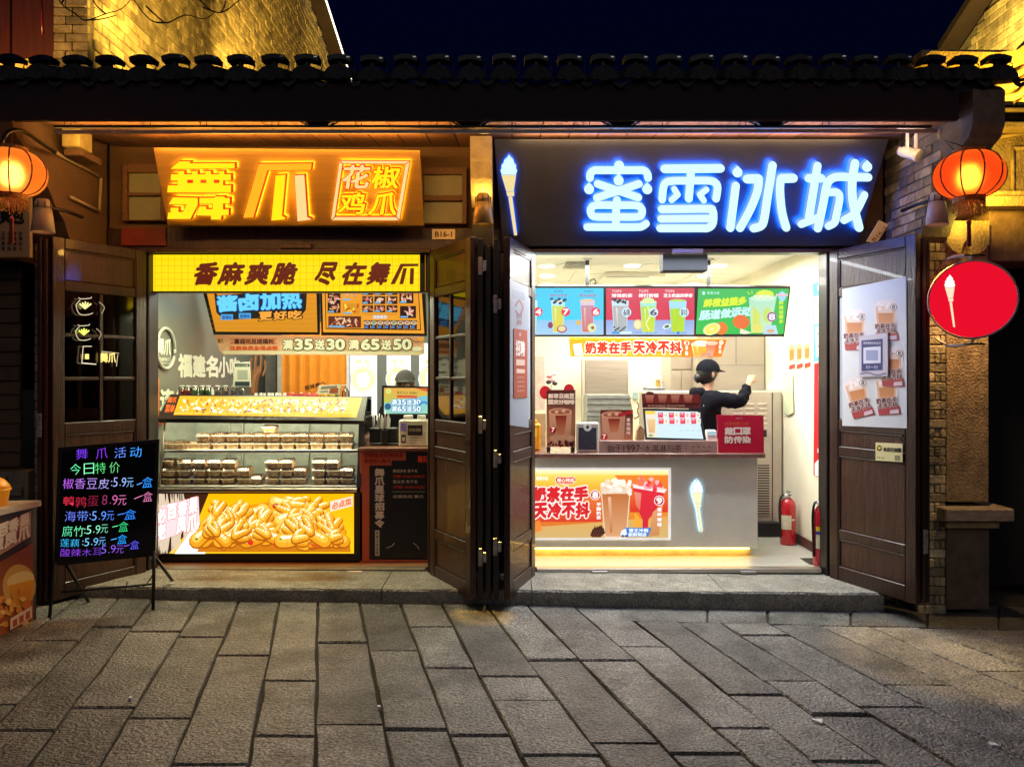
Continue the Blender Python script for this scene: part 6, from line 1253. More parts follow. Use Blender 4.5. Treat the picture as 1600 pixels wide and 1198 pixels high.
def m2(a):
    a.rect(947, 450, 1085, 523, 'd01848', 'dc204c'); a.poly([(947, 500), (1085, 500), (1084, 523), (947, 523)], '90a8e0', 'a8c4f0')
    for n, x in (('TOP4', 963), ('TOP5', 1005), ('TOP6', 1046)): a.text(n, (x - 7, 453, x + 8, 457), 'fff0f4', .05)
    for tx, x0, x1 in (('珍珠奶茶', 956, 988), ('棒打鲜橙', 998, 1029), ('芝士奶盖四季春', 1037, 1082)): a.text(tx, (x0, 459, x1, 464.5), 'fff0f4', .06)
    a.cup(969, 470, 27, 50, 'b8b0b4', 'd8e0e4', 'c8e4f0', 'a8b8b8', '101030'); [a.ell(960 + (k * 5) % 18, 511 + (k * 3) % 7, 1.5, 1.4, '181828', 6) for k in range(12)]; [a.ell(959 + (k * 7) % 20, 468 + (k * 2) % 6, 2.4, 1.8, '141440', 7) for k in range(11)]
    a.cup(1013, 471, 26, 49, 'a8d840', 'e0f0a0', 'a0e8d8', 'd0e020'); a.ell(1013, 469, 9, 4, 'd8e8a0'); a.line([(1012, 480), (1016, 492), (1010, 505), (1014, 515)], 2.4, 'f0f0a0', True); a.cup(1059, 470, 28, 50, 'a8d410', 'b4e020', '88d4f0', 'b8dc10'); a.rect(1046, 471, 1072, 482, 'a0dcf4')
    for x, s in ((979, '6/8'), (1021, '6'), (1069, '8/10')): a.ell(x, 488, 7.4, 7.4, 'c8ecf8'); a.text(s, (x - 4.6, 483.5, x + 4.8, 492.5), '50184c', .03)
    a.ell(997, 507, 7, 8, 'f0d080'); a.ell(996, 507, 5, 6, 'f8ecb8'); a.ell(1042, 510, 7, 4, 'e8f0f0', rot=-.3); a.ell(1042, 510, 4, 2.4, '407848', rot=-.3); a.rect(956, 518, 968, 521.6, '1898e8'); a.rect(969, 518, 987, 521.6, 'd8f0ff'); a.text('珍珠布丁椰果加料', (989, 518.5, 1028, 521), '2070c0', .02); a.text('大杯更优惠', (1039, 518.5, 1054, 521), '2070c0', .02); a.rect(1057, 518, 1062, 522, '1878e0'); a.text('可选热饮', (1063, 518.5, 1073, 521.5), '2070c0', .02)
def m3(a):
    a.poly([(1091, 451), (1233, 451), (1224, 522), (1087, 522)], '18b850', '10c048'); a.text('蜜雪冰城', (1105, 455.5, 1124, 460), 'c8f4f8', .03); a.ell(1099.5, 458, 2.4, 3, 'b8ecf0')
    for i, c_ in enumerate('鲜橙益菌多'): a.text(c_, [(1101 + i * 13.4, 468 - i * .9), (1113 + i * 13.4, 467 - i * .9), (1112 + i * 13.4, 479 - i * .9), (1099 + i * 13.4, 480 - i * .9)], 'd8f020', .06)
    for i, c_ in enumerate('肠道做运动'): a.text(c_, [(1095 + i * 16.4, 486 - i * 1.5), (1110 + i * 16.4, 485 - i * 1.5), (1108 + i * 16.4, 499 - i * 1.5), (1092 + i * 16.4, 500 - i * 1.5)], 'c8f4fc', .05)
    a.poly([(1170, 465), (1214, 462), (1203, 520), (1174, 520)], 'a8e0c8', 'c8e8b0'); a.poly([(1176, 478), (1188, 490), (1186, 520), (1176, 520)], 'd0e060'); a.ell(1199, 492, 7, 12, 'c0e070'); a.ell(1183, 513, 9, 7, 'e0e070'); a.ell(1195, 460, 14, 7, 'd8e840'); a.ell(1192, 466, 20, 5, 'c0ecd8'); [a.ell(1180 + k * 5, 463 + (k % 2) * 3, 3, 2.4, 'e8f4c0', 8) for k in range(6)]
    a.ell(1127, 513, 10, 10, 'e87818'); a.ell(1112, 514, 14, 9, 'e8f0b0', rot=-.35); a.ell(1112, 514, 11, 7, 'f0e860', rot=-.35); a.ell(1112, 514, 3, 2, 'f8f4c0'); a.ell(1158, 503, 13, 11, 'e86820', rot=.2); a.poly([(1157, 513), (1175, 520), (1164, 522), (1156, 521)], 'f4e8d0'); a.poly([(1197, 508), (1212, 508), (1216, 522), (1192, 522)], 'b8dcf0'); a.ell(1204, 517, 6, 3, 'd8b080')
    price(a, 1206, 495, '8', 'a81898', 'e8f8ff', 7.4); a.text('鲜\n橙\n益\n菌\n多', (1217, 470, 1224, 505), 'c8e830', .05); a.poly([(1213, 459), (1231, 459), (1230, 463), (1212, 463)], 'f4d0dc'); a.text('新品上市', (1214, 459.6, 1229, 462.6), 'a02060', .05); a.ell(1222, 463, 6, 8, '98d8f0'); a.poly([(1213, 459), (1231, 459), (1230, 463), (1212, 463)], 'f4d0dc'); a.text('新品上市', (1214, 459.6, 1229, 462.6), 'a02060', .05); a.line([(1168, 456), (1171, 460)], 1, 'd8e840'); a.line([(1175, 454), (1175, 459)], 1, 'd8e840')
mboard('light blue menu board of top three fruit drinks, left of three', [(793, 447), (945, 447), (945, 526), (795, 526)], m1)
mboard('red menu board of three cups, middle of three', [(945.5, 447), (1089, 447), (1086, 526), (945.5, 526)], m2)
mboard('green menu board with orange drink, right of three', [(1089.5, 447), (1236, 448), (1226, 526), (1086.5, 526)], m3)
for px in (918, 1108):
    t = thing('ceiling_pole', 'dark pole carrying the menu boards, %s of two' % ('left' if px < 1000 else 'right'), 'pole', (X_(px, 7.1), 7.1, 2.4)); tube('pole', [(X_(px, 7.1), 7.12, 2.35), (X_(px, 7.1), 7.12, 2.70)], .018, mat('dark pole paint', (.06, .065, .07), .5), t); box('flange', X_(px, 7.1) - .04, X_(px, 7.1) + .04, 7.08, 7.16, 2.685, 2.699, WHITE, t)
sheet('strip_banner', 'orange strip banner with red outlined slogan under the menu boards', 'banner', PT(528, 7.15, 558, 7.2), [(889, 527), (1136, 530), (1127, 558), (891, 557)], 'f0a020', lambda a: (a.poly([(889, 531), (1135, 531), (1127, 557.5), (891, 556.5)], 'f09018', 'f4b428'), a.poly([(1060, 531), (1135, 531), (1127, 557.5), (1066, 557)], 'e85820', 'f08028'),
    [a.text(c_, (915 + i * 18.3, 535 - (i % 2) * .5, 931 + i * 18.3, 552), 'e83018', .06, 'fff4e0', .15) for i, c_ in enumerate('奶茶在手')], [a.text(c_, (990.5 + i * 19, 534, 1007.5 + i * 19, 552), 'e83018', .06, 'fff4e0', .15) for i, c_ in enumerate('天冷不抖')],
    a.cup(1095, 537, 30, 20, 'e89838', 'f0c070', 'f8e0b0'), a.ell(1096, 536, 13, 4, 'fff0d8'), a.poly([(1102, 534), (1120, 536), (1114, 557), (1106, 556)], 'e84030', 'f0a080'), a.ell(1112, 536, 10, 3.4, 'f8a898'), a.ell(1073, 536, 4, 4, 'fff0e0'), a.text('8', (1071, 533, 1075, 539), 'c02020', .04), a.ell(1127, 535, 3.4, 3.4, 'fff0e0'), a.text('9', (1125.4, 532.6, 1128.6, 537.6), 'c02020', .04), a.text('芋\n圆', (1071, 541, 1075, 555), 'fff0e0', .04), a.text('草\n莓', (1123, 539, 1127, 553), 'fff0e0', .04), a.poly([(895, 538), (908, 536), (912, 556), (898, 556)], 'fbe8d8'), a.text('雪王冷链', [(1096, 552), (1110, 551), (1110, 555), (1096, 556)], '3878c8', .04)), m=mat('banner backing', lin('f0a020'), .5, emit='f09818', ek=.12), th=.006)
# downlights, vent, hatch
DL = [(855, 415), (855, 430.5), (855, 444), (988, 415), (1123, 415), (1100, 430), (1083, 444)]
for px, py in DL:
    Yd = (2.70 - H) * F / (HY - py); x = X_(px, Yd)
    t = thing('downlight', 'round recessed white downlight in the tea shop ceiling, %s' % {(855, 415): 'nearest on the left', (855, 430.5): 'second in the left row', (855, 444): 'farthest in the left row', (988, 415): 'centre front', (1123, 415): 'nearest on the right', (1100, 430): 'second in the right row', (1083, 444): 'farthest in the right row'}[(px, py)], 'ceiling light', (x, Yd, 2.69))
    mb = MB(); mb.lathe([(.085, 2.698), (.088, 2.690), (.074, 2.688)], WHITE, (x, Yd, 0), 28, smooth=False, cap=False); mb.build('rim', t); mb = MB(); mb.lathe([(.074, 2.6885), (0, 2.6880)], glow('downlight disc', 'fffdf0', 9), (x, Yd, 0), 28, smooth=False); mb.build('lens', t)
t = thing('ceiling_vent', 'slatted white air vent in the tea shop ceiling', 'vent', (X_(903, 7.4), 7.5, 2.69))
for k in range(12): x = X_(883, 7.4) + k * .0185; box('slat', x, x + .008, 7.28, 7.7, 2.684, 2.698, mat('vent slat', (.42, .42, .36), .5), t)
t = thing('air_conditioner', 'ceiling cassette air unit behind the boards', 'air conditioner', (X_(980, 8), 8, 2.66)); box('body', X_(945, 8.0), X_(1040, 8.0), 8.0, 9.0, 2.655, 2.698, CEIL, t, .004); box('slot', X_(948, 8.02), X_(1014, 8.02), 8.02, 8.06, 2.650, 2.654, GREYM, t)
t = thing('wall_socket_wire', 'dark coil of cable beside the left pole', 'cable', W(925, 441, 8)); tube('cable', smooth_line([W(921, 440, 7.9), W(927, 436, 7.9), W(931, 441, 7.9), W(926, 446, 7.9), W(922, 443, 7.9)]), .006, BLACK, t, 5)
lights_area('doorway_fill', (1.28, 5.94, 2.545), 34, (.88, .95, 1), 2.1, (0, 0, 0), .08)  # unseen lamp added under the lintel to brighten counter and step
for loc, e in (((1.25, 6.32, 2.62), 42), ((.7, 6.9, 2.64), 42), ((1.8, 6.9, 2.64), 42), ((1.3, 8.4, 2.64), 60)): lights_area('tea_shop_room_fill', loc, e, (1, .97, .86), .9)  # room light, the foremost an unseen lamp added near the door
# back of the shop
def tb(n, lab, cat, px0, px1, py0, py1, Y, d, m, parts='body', art=None, bev=.006):
    t = thing(n, lab, cat, W((px0 + px1) / 2, py1, Y)); box(parts, X_(px0, Y), X_(px1, Y), Y, Y + d, Z_(py1, Y), Z_(py0, Y), m, t, bev)
    if art: a = Art(PY(Y), PRN); art(a); a.build('print', t)
    return t
t = tb('steel_cabinet', 'tall steel cabinet against the right side wall behind the worker', 'cabinet', 1088, 1195, 520, 720, 7.72, .6, STEELD); [box('seam', X_(x, 7.71), X_(x + 1, 7.71), 7.716, 7.719, Z_(570, 7.71), 2.05, GREYM, t) for x in (1112, 1150)]; box('seam', X_(1092, 7.71), X_(1194, 7.71), 7.716, 7.719, Z_(571, 7.71), Z_(570, 7.71), GREYM, t)
t = tb('steel_cupboard', 'grey steel cupboard doors left of the worker', 'cabinet', 1048, 1092, 530, 720, 7.9, .5, STEELD); 
for x0, x1, y0, y1 in ((1050, 1081, 548, 577), (1050, 1064, 579, 640), (1066, 1090, 579, 640)): box('door', X_(x0, 7.88), X_(x1, 7.88), 7.885, 7.899, Z_(y1, 7.88), Z_(y0, 7.88), STEELD, t, .004)
tb('steel_door', 'shiny steel back cabinet door seen past the counter', 'door', 914, 982, 562, 618, 9.2, .1, STEEL, 'door'); tb('door_surround', 'pale surround of the steel back door', 'frame', 909, 914, 560, 690, 9.1, .1, STEELD)
t = thing('roll_top_box', 'grey green slatted roll top ice box behind the coffee posters', 'box', W(950, 650, 7.6)); Y = 7.6
mb = MB(); mb.prism([W(*p, Y) for p in ((917, 617), (984, 617), (990, 652), (918, 656))], (0, .4, 0), mat('sage metal', (.27, .30, .26), .4, metal=.3)); mb.build('lid', t); box('front', X_(917, Y), X_(985, Y), Y + .01, Y + .4, .9, Z_(650, Y), mat('sage metal', (0, 0, 0)), t)
for y in (621, 630, 640, 648): box('slat', X_(918, Y - .01), X_(986, Y - .01), Y - .014, Y - .002, Z_(y + 1.6, Y), Z_(y, Y), GREYM, t)
t = tb('back_cupboard', 'pink beige cupboard at the far left of the tea shop', 'cabinet', 800, 852, 556, 640, 8.8, .5, mat('pink beige board', (.52, .40, .36), .6)); tb('steel_shelf_box', 'brass coloured open box under the cupboard at left', 'box', 826, 853, 645, 703, 7.0, .3, mat('dull brass', (.40, .30, .16), .4, metal=.5))
t = thing('pink_flower', 'pink and white paper flower beside the left poster stand', 'decoration', W(860, 590, 6.6)); 
for q, c_ in (((858, 588), (.75, .2, .25)), ((863, 594), (.8, .35, .4)), ((866, 584), (.8, .78, .75)), ((857, 597), (.03, .02, .02)), ((867, 599), (.03, .02, .02))): mb = MB(); mb.lathe([(0, -.02), (.02, -.01), (.026, 0), (.018, .012), (0, .02)], mat('petal %.2f' % c_[1], c_, .6), W(*q, 6.6), 10); mb.build('petal', t)
tube('stalk', [W(861, 600, 6.62), W(861, 640, 6.62)], .004, mat('stalk', (.1, .2, .05), .6), t, 5)
tb('wall_switch', 'small pale blue wall switch on the cream back wall', 'switch', 989, 997, 613, 623, 9.55, .03, mat('pale blue switch', (.35, .50, .52), .4), bev=.003)
t = thing('dangling_cable', 'thin brown cable hanging on the back wall right of the roll top box', 'cable', W(995, 640, 9.4)); tube('cable', smooth_line([W(995, 628, 9.4), W(998, 634, 9.4), W(996, 642, 9.4), W(998, 650, 9.4), W(991, 654, 9.4)]), .010, mat('brown cable', (.2, .1, .04), .6), t, 5)
t = tb('cup_shelf', 'narrow grey shelf with cup stacks on the back wall', 'shelf', 1012, 1047, 605, 610, 8.2, .3, GREYM, 'shelf')
for px, h, c_, nm in ((1028, 12, (.7, .45, .12), 'yellow'), (1038, 10, (.72, .7, .66), 'white'), (1045, 44, (.74, .72, .68), 'tall white')):
    t = thing('cup_stack', '%s stack of cups on the narrow grey shelf' % nm, 'cups', W(px, 605, 8.25)); zb = Z_(605, 8.2); hh = h / F * 8.2
    mb = MB(); [mb.lathe([(.022, zb + hh * k / 5), (.034, zb + hh * (k + .95) / 5)], mat('cup ' + nm, c_, .5), (X_(px, 8.3), 8.3, 0), 14) for k in range(5)]; mb.build('cups', t, kind='stuff')
tb('white_carton', 'small white carton with red print left of the worker', 'carton', 1048, 1058, 598, 614, 8.0, .1, WHITE, art=lambda a: [a.rect(1049, y, 1057, y + 1.4, 'c03030') for y in (604, 609)])
# ice machine
im = thing('ice_machine', 'tall pale ice machine with louvres and a lower grille', 'machine', (X_(1100, 7.2), 7.2, .13)); Y = 7.2; IMM = mat('champagne steel', (.50, .43, .34), .4, metal=.3, var=.06); box('body', X_(1008, Y), X_(1222, Y), Y, Y + .35, .19, 1.475, IMM, im, .01); box('base', X_(1012, Y), X_(1218, Y), Y + .03, Y + .34, .127, .188, BLACK, im)
for cx in (1153, 1171, 1191):
    for k in range(8): y = 630 + k * 7.6; box('louvre', X_(cx - 7, Y), X_(cx + 7, Y), Y - .008, Y + .002, Z_(y + 2.6, Y), Z_(y, Y), mat('louvre lip', (.62, .55, .45), .35, metal=.3), im, .003)
box('door_seam', X_(1206, Y), X_(1207.5, Y), Y - .002, Y + .001, .22, 1.46, BLACK, im); box('handle', X_(1192, Y), X_(1197, Y), Y - .02, Y - .002, Z_(682, Y), Z_(672, Y), BLACK, im)
box('grille_back', X_(1181, Y), X_(1202, Y), Y - .003, Y + .001, Z_(806, Y), Z_(726, Y), BLACK, im)
for k in range(20): y = 728 + k * 3.95; box('grille_slat', X_(1181, Y), X_(1202, Y), Y - .010, Y - .004, Z_(y + 1.7, Y), Z_(y, Y), IMM, im)
tb('sensor_box', 'small white thermostat on top of the ice machine', 'box', 1203, 1215, 599, 608, 7.25, .06, WHITE, bev=.004)
tb('black_crate', 'low black crate beside the ice machine base', 'crate', 1184, 1218, 816, 838, 7.1, .08, BLACK); 
# right wall prints
WR = Plane((2.547, 0, 0), (-1, 0, 0))
for i, x in enumerate((1237, 1249, 1261)):
    t = thing('cup_sticker', 'orange milk tea cup sticker on the cream right wall, %s of three' % ('left', 'middle', 'right')[i], 'sticker', WR.at(x, 555), 'cup stickers on the cream wall'); a = Art(WR, PRN, .002); yy = 536 - i * 1.3
    a.poly([(x - 5.4, yy + 6), (x, yy - 1), (x + 5.4, yy + 4), (x + 5, yy + 28), (x + 5.5, yy + 40), (x - 5, yy + 43), (x - 5, yy + 28)], 'f0e4cc'); a.poly([(x - 4.4, yy + 7), (x, yy + 1), (x + 4.4, yy + 6), (x + 3.8, yy + 26), (x - 3.8, yy + 27)], 'e8a070'); a.poly([(x - 3.4, yy + 11), (x + 3.4, yy + 10), (x + 3, yy + 25), (x - 3, yy + 26)], 'c87830'); a.text('奶茶在手', [(x - 4.4, yy + 27), (x + 4.4, yy + 25), (x + 4.4, yy + 30), (x - 4.4, yy + 32)], 'b82818', .05); a.poly([(x - 4, yy + 35), (x + 5, yy + 32), (x + 5, yy + 39), (x - 4, yy + 42)], 'd83828'); a.build('print', t)
sheet('licence_board', 'light blue licence notice board on the right side wall', 'notice', WR, [(1270, 443), (1294, 435), (1294, 560), (1271, 565)], '38a8d8', lambda a: (a.poly([(1271, 456), (1294, 449), (1294, 560), (1272, 564)], '58c0dc'), a.poly([(1272, 464), (1294, 458), (1294, 504), (1273, 506)], 'd8e4c0'), a.ell(1279, 450, 2.2, 4, 'e8f0f0'), a.text('公示栏', [(1285, 447), (1294, 444), (1294, 449), (1286, 452)], 'f0d020', .05), a.poly([(1274, 510), (1294, 507), (1294, 555), (1275, 558)], 'b0dcd0'), a.line([(1283, 516), (1289, 522), (1290, 540), (1284, 546), (1278, 540), (1277, 524), (1283, 516)], .8, '30504c', True), a.line([(1282, 524), (1284, 538)], 1, '30504c'), a.text('营业执照', [(1277, 474), (1293, 470), (1293, 475), (1277, 478)], '705820', .03)), th=.004)
sheet('hiring_poster', 'red and white hiring poster on the right side wall beside the door', 'poster', WR, [(1272, 568), (1296, 564), (1296, 752), (1271, 742)], 'c81824', lambda a: (a.poly([(1273, 724), (1280, 716), (1296, 722), (1296, 751), (1273, 742)], 'f0ecec'), a.text('招聘', [(1279, 585), (1296, 581), (1296, 593), (1279, 596)], 'fff0f0', .06), a.text('薪资', [(1281, 604), (1296, 602), (1296, 616), (1281, 617)], 'f0b820', .06), a.poly([(1282, 640), (1296, 639), (1296, 693), (1283, 690)], 'e8e0e0'), a.text('多\n劳\n多\n得', [(1286, 645), (1293, 645), (1293, 688), (1286, 686)], '402020', .02), a.text('好礼', [(1277, 700), (1290, 702), (1290, 710), (1277, 707)], 'f8f0f0', .05), a.ell(1291, 706, 4, 5, 'f0d040'), a.ell(1291, 706, 2.2, 3, '40a048'), a.poly([(1285, 725), (1296, 727), (1296, 733), (1285, 731)], '2858b8')), th=.004)
t = thing('paper_pad', 'crinkled pale paper sheets hanging on the cream right wall', 'paper', WR.at(1232, 620)); a = Art(WR, PRN, .01); a.poly([(1223, 585), (1238, 582), (1240, 644), (1230, 650), (1224, 646)], 'd0d4b4'); a.poly([(1224, 612), (1239, 611), (1239, 643), (1230, 648), (1225, 644)], 'c0c8a8'); a.line([(1225, 645), (1231, 649), (1239, 645)], 1, '5a5a40', True); a.build('sheet', t)
# fire extinguishers
def extinguisher(x, y, r, h, lab):
    t = thing('fire_extinguisher', lab, 'fire extinguisher', (x, y, .127)); z = .128; mb = MB(); mb.lathe([(r * .96, z), (r, z + .02), (r, z + h * .78), (r * .85, z + h * .86), (r * .4, z + h * .93), (r * .3, z + h * .95)], mat('extinguisher red', (.50, .012, .02), .25, var=.12, coat=.6), (x, y, 0), 28); mb.build('cylinder', t)
    mb = MB(); mb.lathe([(r * .28, z + h * .94), (r * .28, z + h), (0, z + h * 1.01)], GREYM, (x, y, 0), 12); mb.build('valve', t)
    for s in (0, 1): box('lever', x - .01, x + .01, y - r * 1.05 + .02 * s, y + .02, z + h * (1.0 + .05 * s), z + h * (1.015 + .05 * s), BLACK, t, .003)
    mb = MB(); mb.lathe([(0, -.006), (.02, -.006), (.02, .006), (0, .006)], WHITE, (x - r * .3, y - .03, z + h * .98), 12, Matrix.Rotation(radians(90), 4, 'X')); mb.build('gauge', t)
    tube('hose', smooth_line([Vector((x - r * .2, y, z + h * .98)), Vector((x - r * .9, y - r * .2, z + h * .97)), Vector((x - r * 1.2, y - r * .3, z + h * .75)), Vector((x - r * 1.15, y - r * .4, z + h * .4)), Vector((x - r * 1.12, y - r * .4, z + h * .15))]), .010, BLACK, t)
    mb = MB(); n = 12; rr_ = r + .002
    for (za, zb, c_, a0, a1) in ((.32, .60, 'd8d0b8', 200, 275), (.50, .53, 'd8d0b8', 275, 300)) if y > 6.5 else ((.28, .62, 'd0c8a8', 215, 315), (.55, .62, 'f0d018', 216, 314), (.50, .545, '38409c', 216, 314)):
        m_ = mat('label ' + c_, lin(c_), .5); rr_ += .0012
        P = [(x + cos(radians(a0 + (a1 - a0) * k / n)) * rr_, y + sin(radians(a0 + (a1 - a0) * k / n)) * rr_) for k in range(n + 1)]
        mb.add([(p[0], p[1], z + h * za) for p in P] + [(p[0], p[1], z + h * zb) for p in P], [(k, k + 1, n + 2 + k, n + 1 + k) for k in range(n)], m_, True)
    mb.build('label', t)
extinguisher(X_(1231, 6.8), 6.8, .068, .44, 'squat red fire extinguisher standing by the ice machine'); 
extinguisher(2.425, 6.04, .056, .50, 'slim red fire extinguisher with white label just inside the right door')
t = thing('floor_plate', 'dark flat stand plate under the slim extinguisher', 'plate', (2.4, 6.1, .13)); box('plate', X_(1262, 6.1), 2.52, 6.05, 6.28, .127, .1275, BLACK, t)

# ================================================================= PEOPLE
def skin_mesh(name, joints, edges, m, parent, sub=2, root=0, smooth=True):
    me = bpy.data.meshes.new(name); me.from_pydata([j[0] for j in joints], edges, []); o = bpy.data.objects.new(name, me); COL.objects.link(o)
    md = o.modifiers.new('skin', 'SKIN'); md.use_smooth_shade = True
    for v, j in zip(me.skin_vertices[0].data, joints): v.radius = j[1] if isinstance(j[1], tuple) else (j[1], j[1])
    me.skin_vertices[0].data[root].use_root = True
    s = o.modifiers.new('sub', 'SUBSURF'); s.levels = sub; s.render_levels = sub
    ev = o.evaluated_get(bpy.context.evaluated_depsgraph_get()); nm = bpy.data.meshes.new_from_object(ev); COL.objects.unlink(o); bpy.data.objects.remove(o)
    nm.materials.clear(); nm.materials.append(m); nm.name = name; nm.polygons.foreach_set('use_smooth', [smooth] * len(nm.polygons)); return link(name, nm, parent)
SKIN = mat('skin', (.50, .27, .17), .55, var=.06); DARKC = mat('black jacket cloth', (.005, .0055, .009), .95, var=.3, bump=.4, bscale=20, spec=.12); HAIR = mat('black hair', (.010, .008, .008), .45)
def person(lab, x, y, z0, Hh, face, armR, armL, cap=True, hooded=True, capm=None):
    """face: heading angle (0 looks along +x); arms: lists of elbow, wrist offsets from the shoulder in body axes"""
    t = thing('person', lab, 'person', (x, y, z0)); f = Vector((cos(face), sin(face), 0)); r = Vector((sin(face), -cos(face), 0)); U = Vector((0, 0, 1)); O = Vector((x, y, z0))
    def P(a, b, c): return O + f * a + r * b + U * c * Hh
    hipz, shz = .52, .80
    sR, sL = P(-.01, .165, shz), P(-.01, -.165, shz)
    eR, wR = P(*armR[0]), P(*armR[1]); eL, wL = P(*armL[0]), P(*armL[1])
    J = [(P(0, 0, hipz), (.135, .10)), (P(0, 0, .62), (.12, .09)), (P(0, 0, .74), (.135, .095)), (P(-.005, 0, .81), (.075, .065)), (P(.005, 0, .845), .050), (P(.012, 0, .875), .052), (P(.02, 0, .925), (.076, .088)), (P(.015, 0, .97), (.068, .078)),
         (sR, .055), (eR, .040), (wR, .027), (sL, .055), (eL, .040), (wL, .027), (P(0, .085, .50), .085), (P(.01, .09, .28), .060), (P(-.01, .095, .05), .040), (P(.12, .10, .022), .030), (P(0, -.085, .50), .085), (P(.01, -.09, .28), .060), (P(-.01, -.095, .05), .040), (P(.12, -.10, .022), .030)]
    E_ = [(0, 1), (1, 2), (2, 3), (3, 4), (4, 5), (5, 6), (6, 7), (2, 8), (8, 9), (9, 10), (2, 11), (11, 12), (12, 13), (0, 14), (14, 15), (15, 16), (16, 17), (0, 18), (18, 19), (19, 20), (20, 21)]
    for w, e in ((10, eR), (13, eL)):      # hands with five fingers
        c = J[w][0]; d = (c - e).normalized(); s = d.cross(U).normalized(); n = s.cross(d); b = len(J); J.append((c + d * .045, (.034, .02))); E_.append((w, b)); J.append((c + d * .085, (.036, .018))); E_.append((b, b + 1))
        for k, L_ in enumerate((.055, .068, .064, .05)):
            o_ = (k - 1.5) * .019; i = len(J); J.append((c + d * .105 + s * o_, .0095)); J.append((c + d * (.105 + L_ * .5) + s * o_ * 1.1 - n * .008, .009)); J.append((c + d * (.105 + L_ * .85) + s * o_ * 1.1 - n * .026, .0075)); E_ += [(b + 1, i), (i, i + 1), (i + 1, i + 2)]
        i = len(J); J.append((c + d * .05 + s * .036 - n * .008, .011)); J.append((c + d * .082 + s * .052 - n * .016, .009)); E_ += [(b, i), (i, i + 1)]
    skin_mesh('body', J, E_, SKIN, t, 2)
    k = 1.16; top = [(P(0, 0, .50), (.165, .13)), (P(0, 0, .62), (.155, .125)), (P(-.01, 0, .74), (.168, .125)), (P(-.012, 0, .815), (.105, .09)), (sR + U * .0, .080), (eR, .064), (wR.lerp(eR, .12), .048), (sL, .080), (eL, .064), (wL.lerp(eL, .12), .048)]
    jk = skin_mesh('jacket', top, [(0, 1), (1, 2), (2, 3), (2, 4), (4, 5), (5, 6), (2, 7), (7, 8), (8, 9)], DARKC, t, 2)
    for v in jk.data.vertices:
        p = v.co; v.co += v.normal * (.008 * sin(p.z * 46 + p.x * 21) * sin(p.x * 33 + p.y * 27) + .004 * sin(p.z * 95 + p.y * 40 - p.x * 60))
    skin_mesh('trousers', [(P(0, 0, .545), (.15, .12)), (P(0, 0, .50), (.15, .12)), (P(0, .085, .47), .102), (P(.01, .09, .28), .078), (P(-.01, .095, .07), .062), (P(0, -.085, .47), .102), (P(.01, -.09, .28), .078), (P(-.01, -.095, .07), .062)], [(0, 1), (1, 2), (2, 3), (3, 4), (1, 5), (5, 6), (6, 7)], mat('dark trousers', (.02, .02, .025), .8), t, 2)
    if hooded: skin_mesh('hood', [(P(-.06, .10, .835), .045), (P(-.10, .05, .825), .055), (P(-.115, 0, .82), .06), (P(-.10, -.05, .825), .055), (P(-.06, -.10, .835), .045)], [(0, 1), (1, 2), (2, 3), (3, 4)], DARKC, t, 2)
    hc = P(.02, 0, .935)
    Rf = Matrix((( f.x, r.x, 0), (f.y, r.y, 0), (0, 0, 1))).to_4x4()
    def blob(name, c, sx, sy, sz, m, cut=None, tilt=0):
        mb = MB(); prof = [(sin(a), -cos(a)) for a in [pi * q / 14 for q in range(15)]]
        if cut is not None: prof = [p for p in prof if p[1] >= cut]
        vs = []; fs = []; sg = 24
        for rad, zz in prof:
            for q in range(sg): a = 2 * pi * q / sg; vs.append(Vector(c) + Rf.to_3x3() @ Vector((cos(a) * rad * sx, sin(a) * rad * sy, zz * sz)))
        for i in range(len(prof) - 1):
            for q in range(sg): fs.append((i * sg + q, i * sg + (q + 1) % sg, (i + 1) * sg + (q + 1) % sg, (i + 1) * sg + q))
        mb.add(vs, fs, m, True); return mb.build(name, t)
    blob('hair', hc + f * -.022 + U * .002, .092, .084, .115, HAIR); 
    if cap:
        cm = capm or DARKC; cp = blob('cap', hc + U * .022 + f * -.006, .112, .096, .108, cm, -.12); mb = MB(); n = 10; V = []
        for a_ in range(n + 1):
            q = radians(-62 + 124 * a_ / n); 
            for rad, dz in ((.098, .012), (.165, -.006)): V.append(hc + U * (.022 + dz) + f * (cos(q) * rad) + r * (sin(q) * (.085 if rad < .1 else .082)))
        mb.add(V + [v - U * .006 for v in V], [(2 * i, 2 * i + 1, 2 * i + 3, 2 * i + 2) for i in range(n)] + [(2 * n + 2 + 2 * i, 2 * n + 4 + 2 * i, 2 * n + 5 + 2 * i, 2 * n + 3 + 2 * i) for i in range(n)] + [(2 * i + 1, 2 * n + 3 + 2 * i, 2 * n + 5 + 2 * i, 2 * i + 3) for i in range(n)], cm, True); mb.build('cap_brim', t)
    # face: nose, ears, eyes, mouth
    fc = hc + U * -.015; mb = MB(); mb.lathe([(0, -.018), (.013, -.012), (.010, .008), (.004, .022)], SKIN, fc + f * .082, 10); mb.build('nose', t)
    for s in (-1, 1):
        mb = MB(); mb.lathe([(0, -.028), (.010, -.02), (.014, 0), (.011, .02), (0, .028)], SKIN, fc + r * s * .080 + f * .0, 10); mb.build('ear', t)
        mb = MB(); mb.lathe([(0, -.006), (.010, 0), (0, .006)], HAIR, fc + U * .018 + r * s * .030 + f * .078, 8); mb.build('eye', t)
    mb = MB(); mb.lathe([(0, -.004), (.016, 0), (0, .004)], mat('lips', (.4, .12, .1), .5), fc - U * .038 + f * .078, 8); mb.build('mouth', t)
    return t, hc, f, r
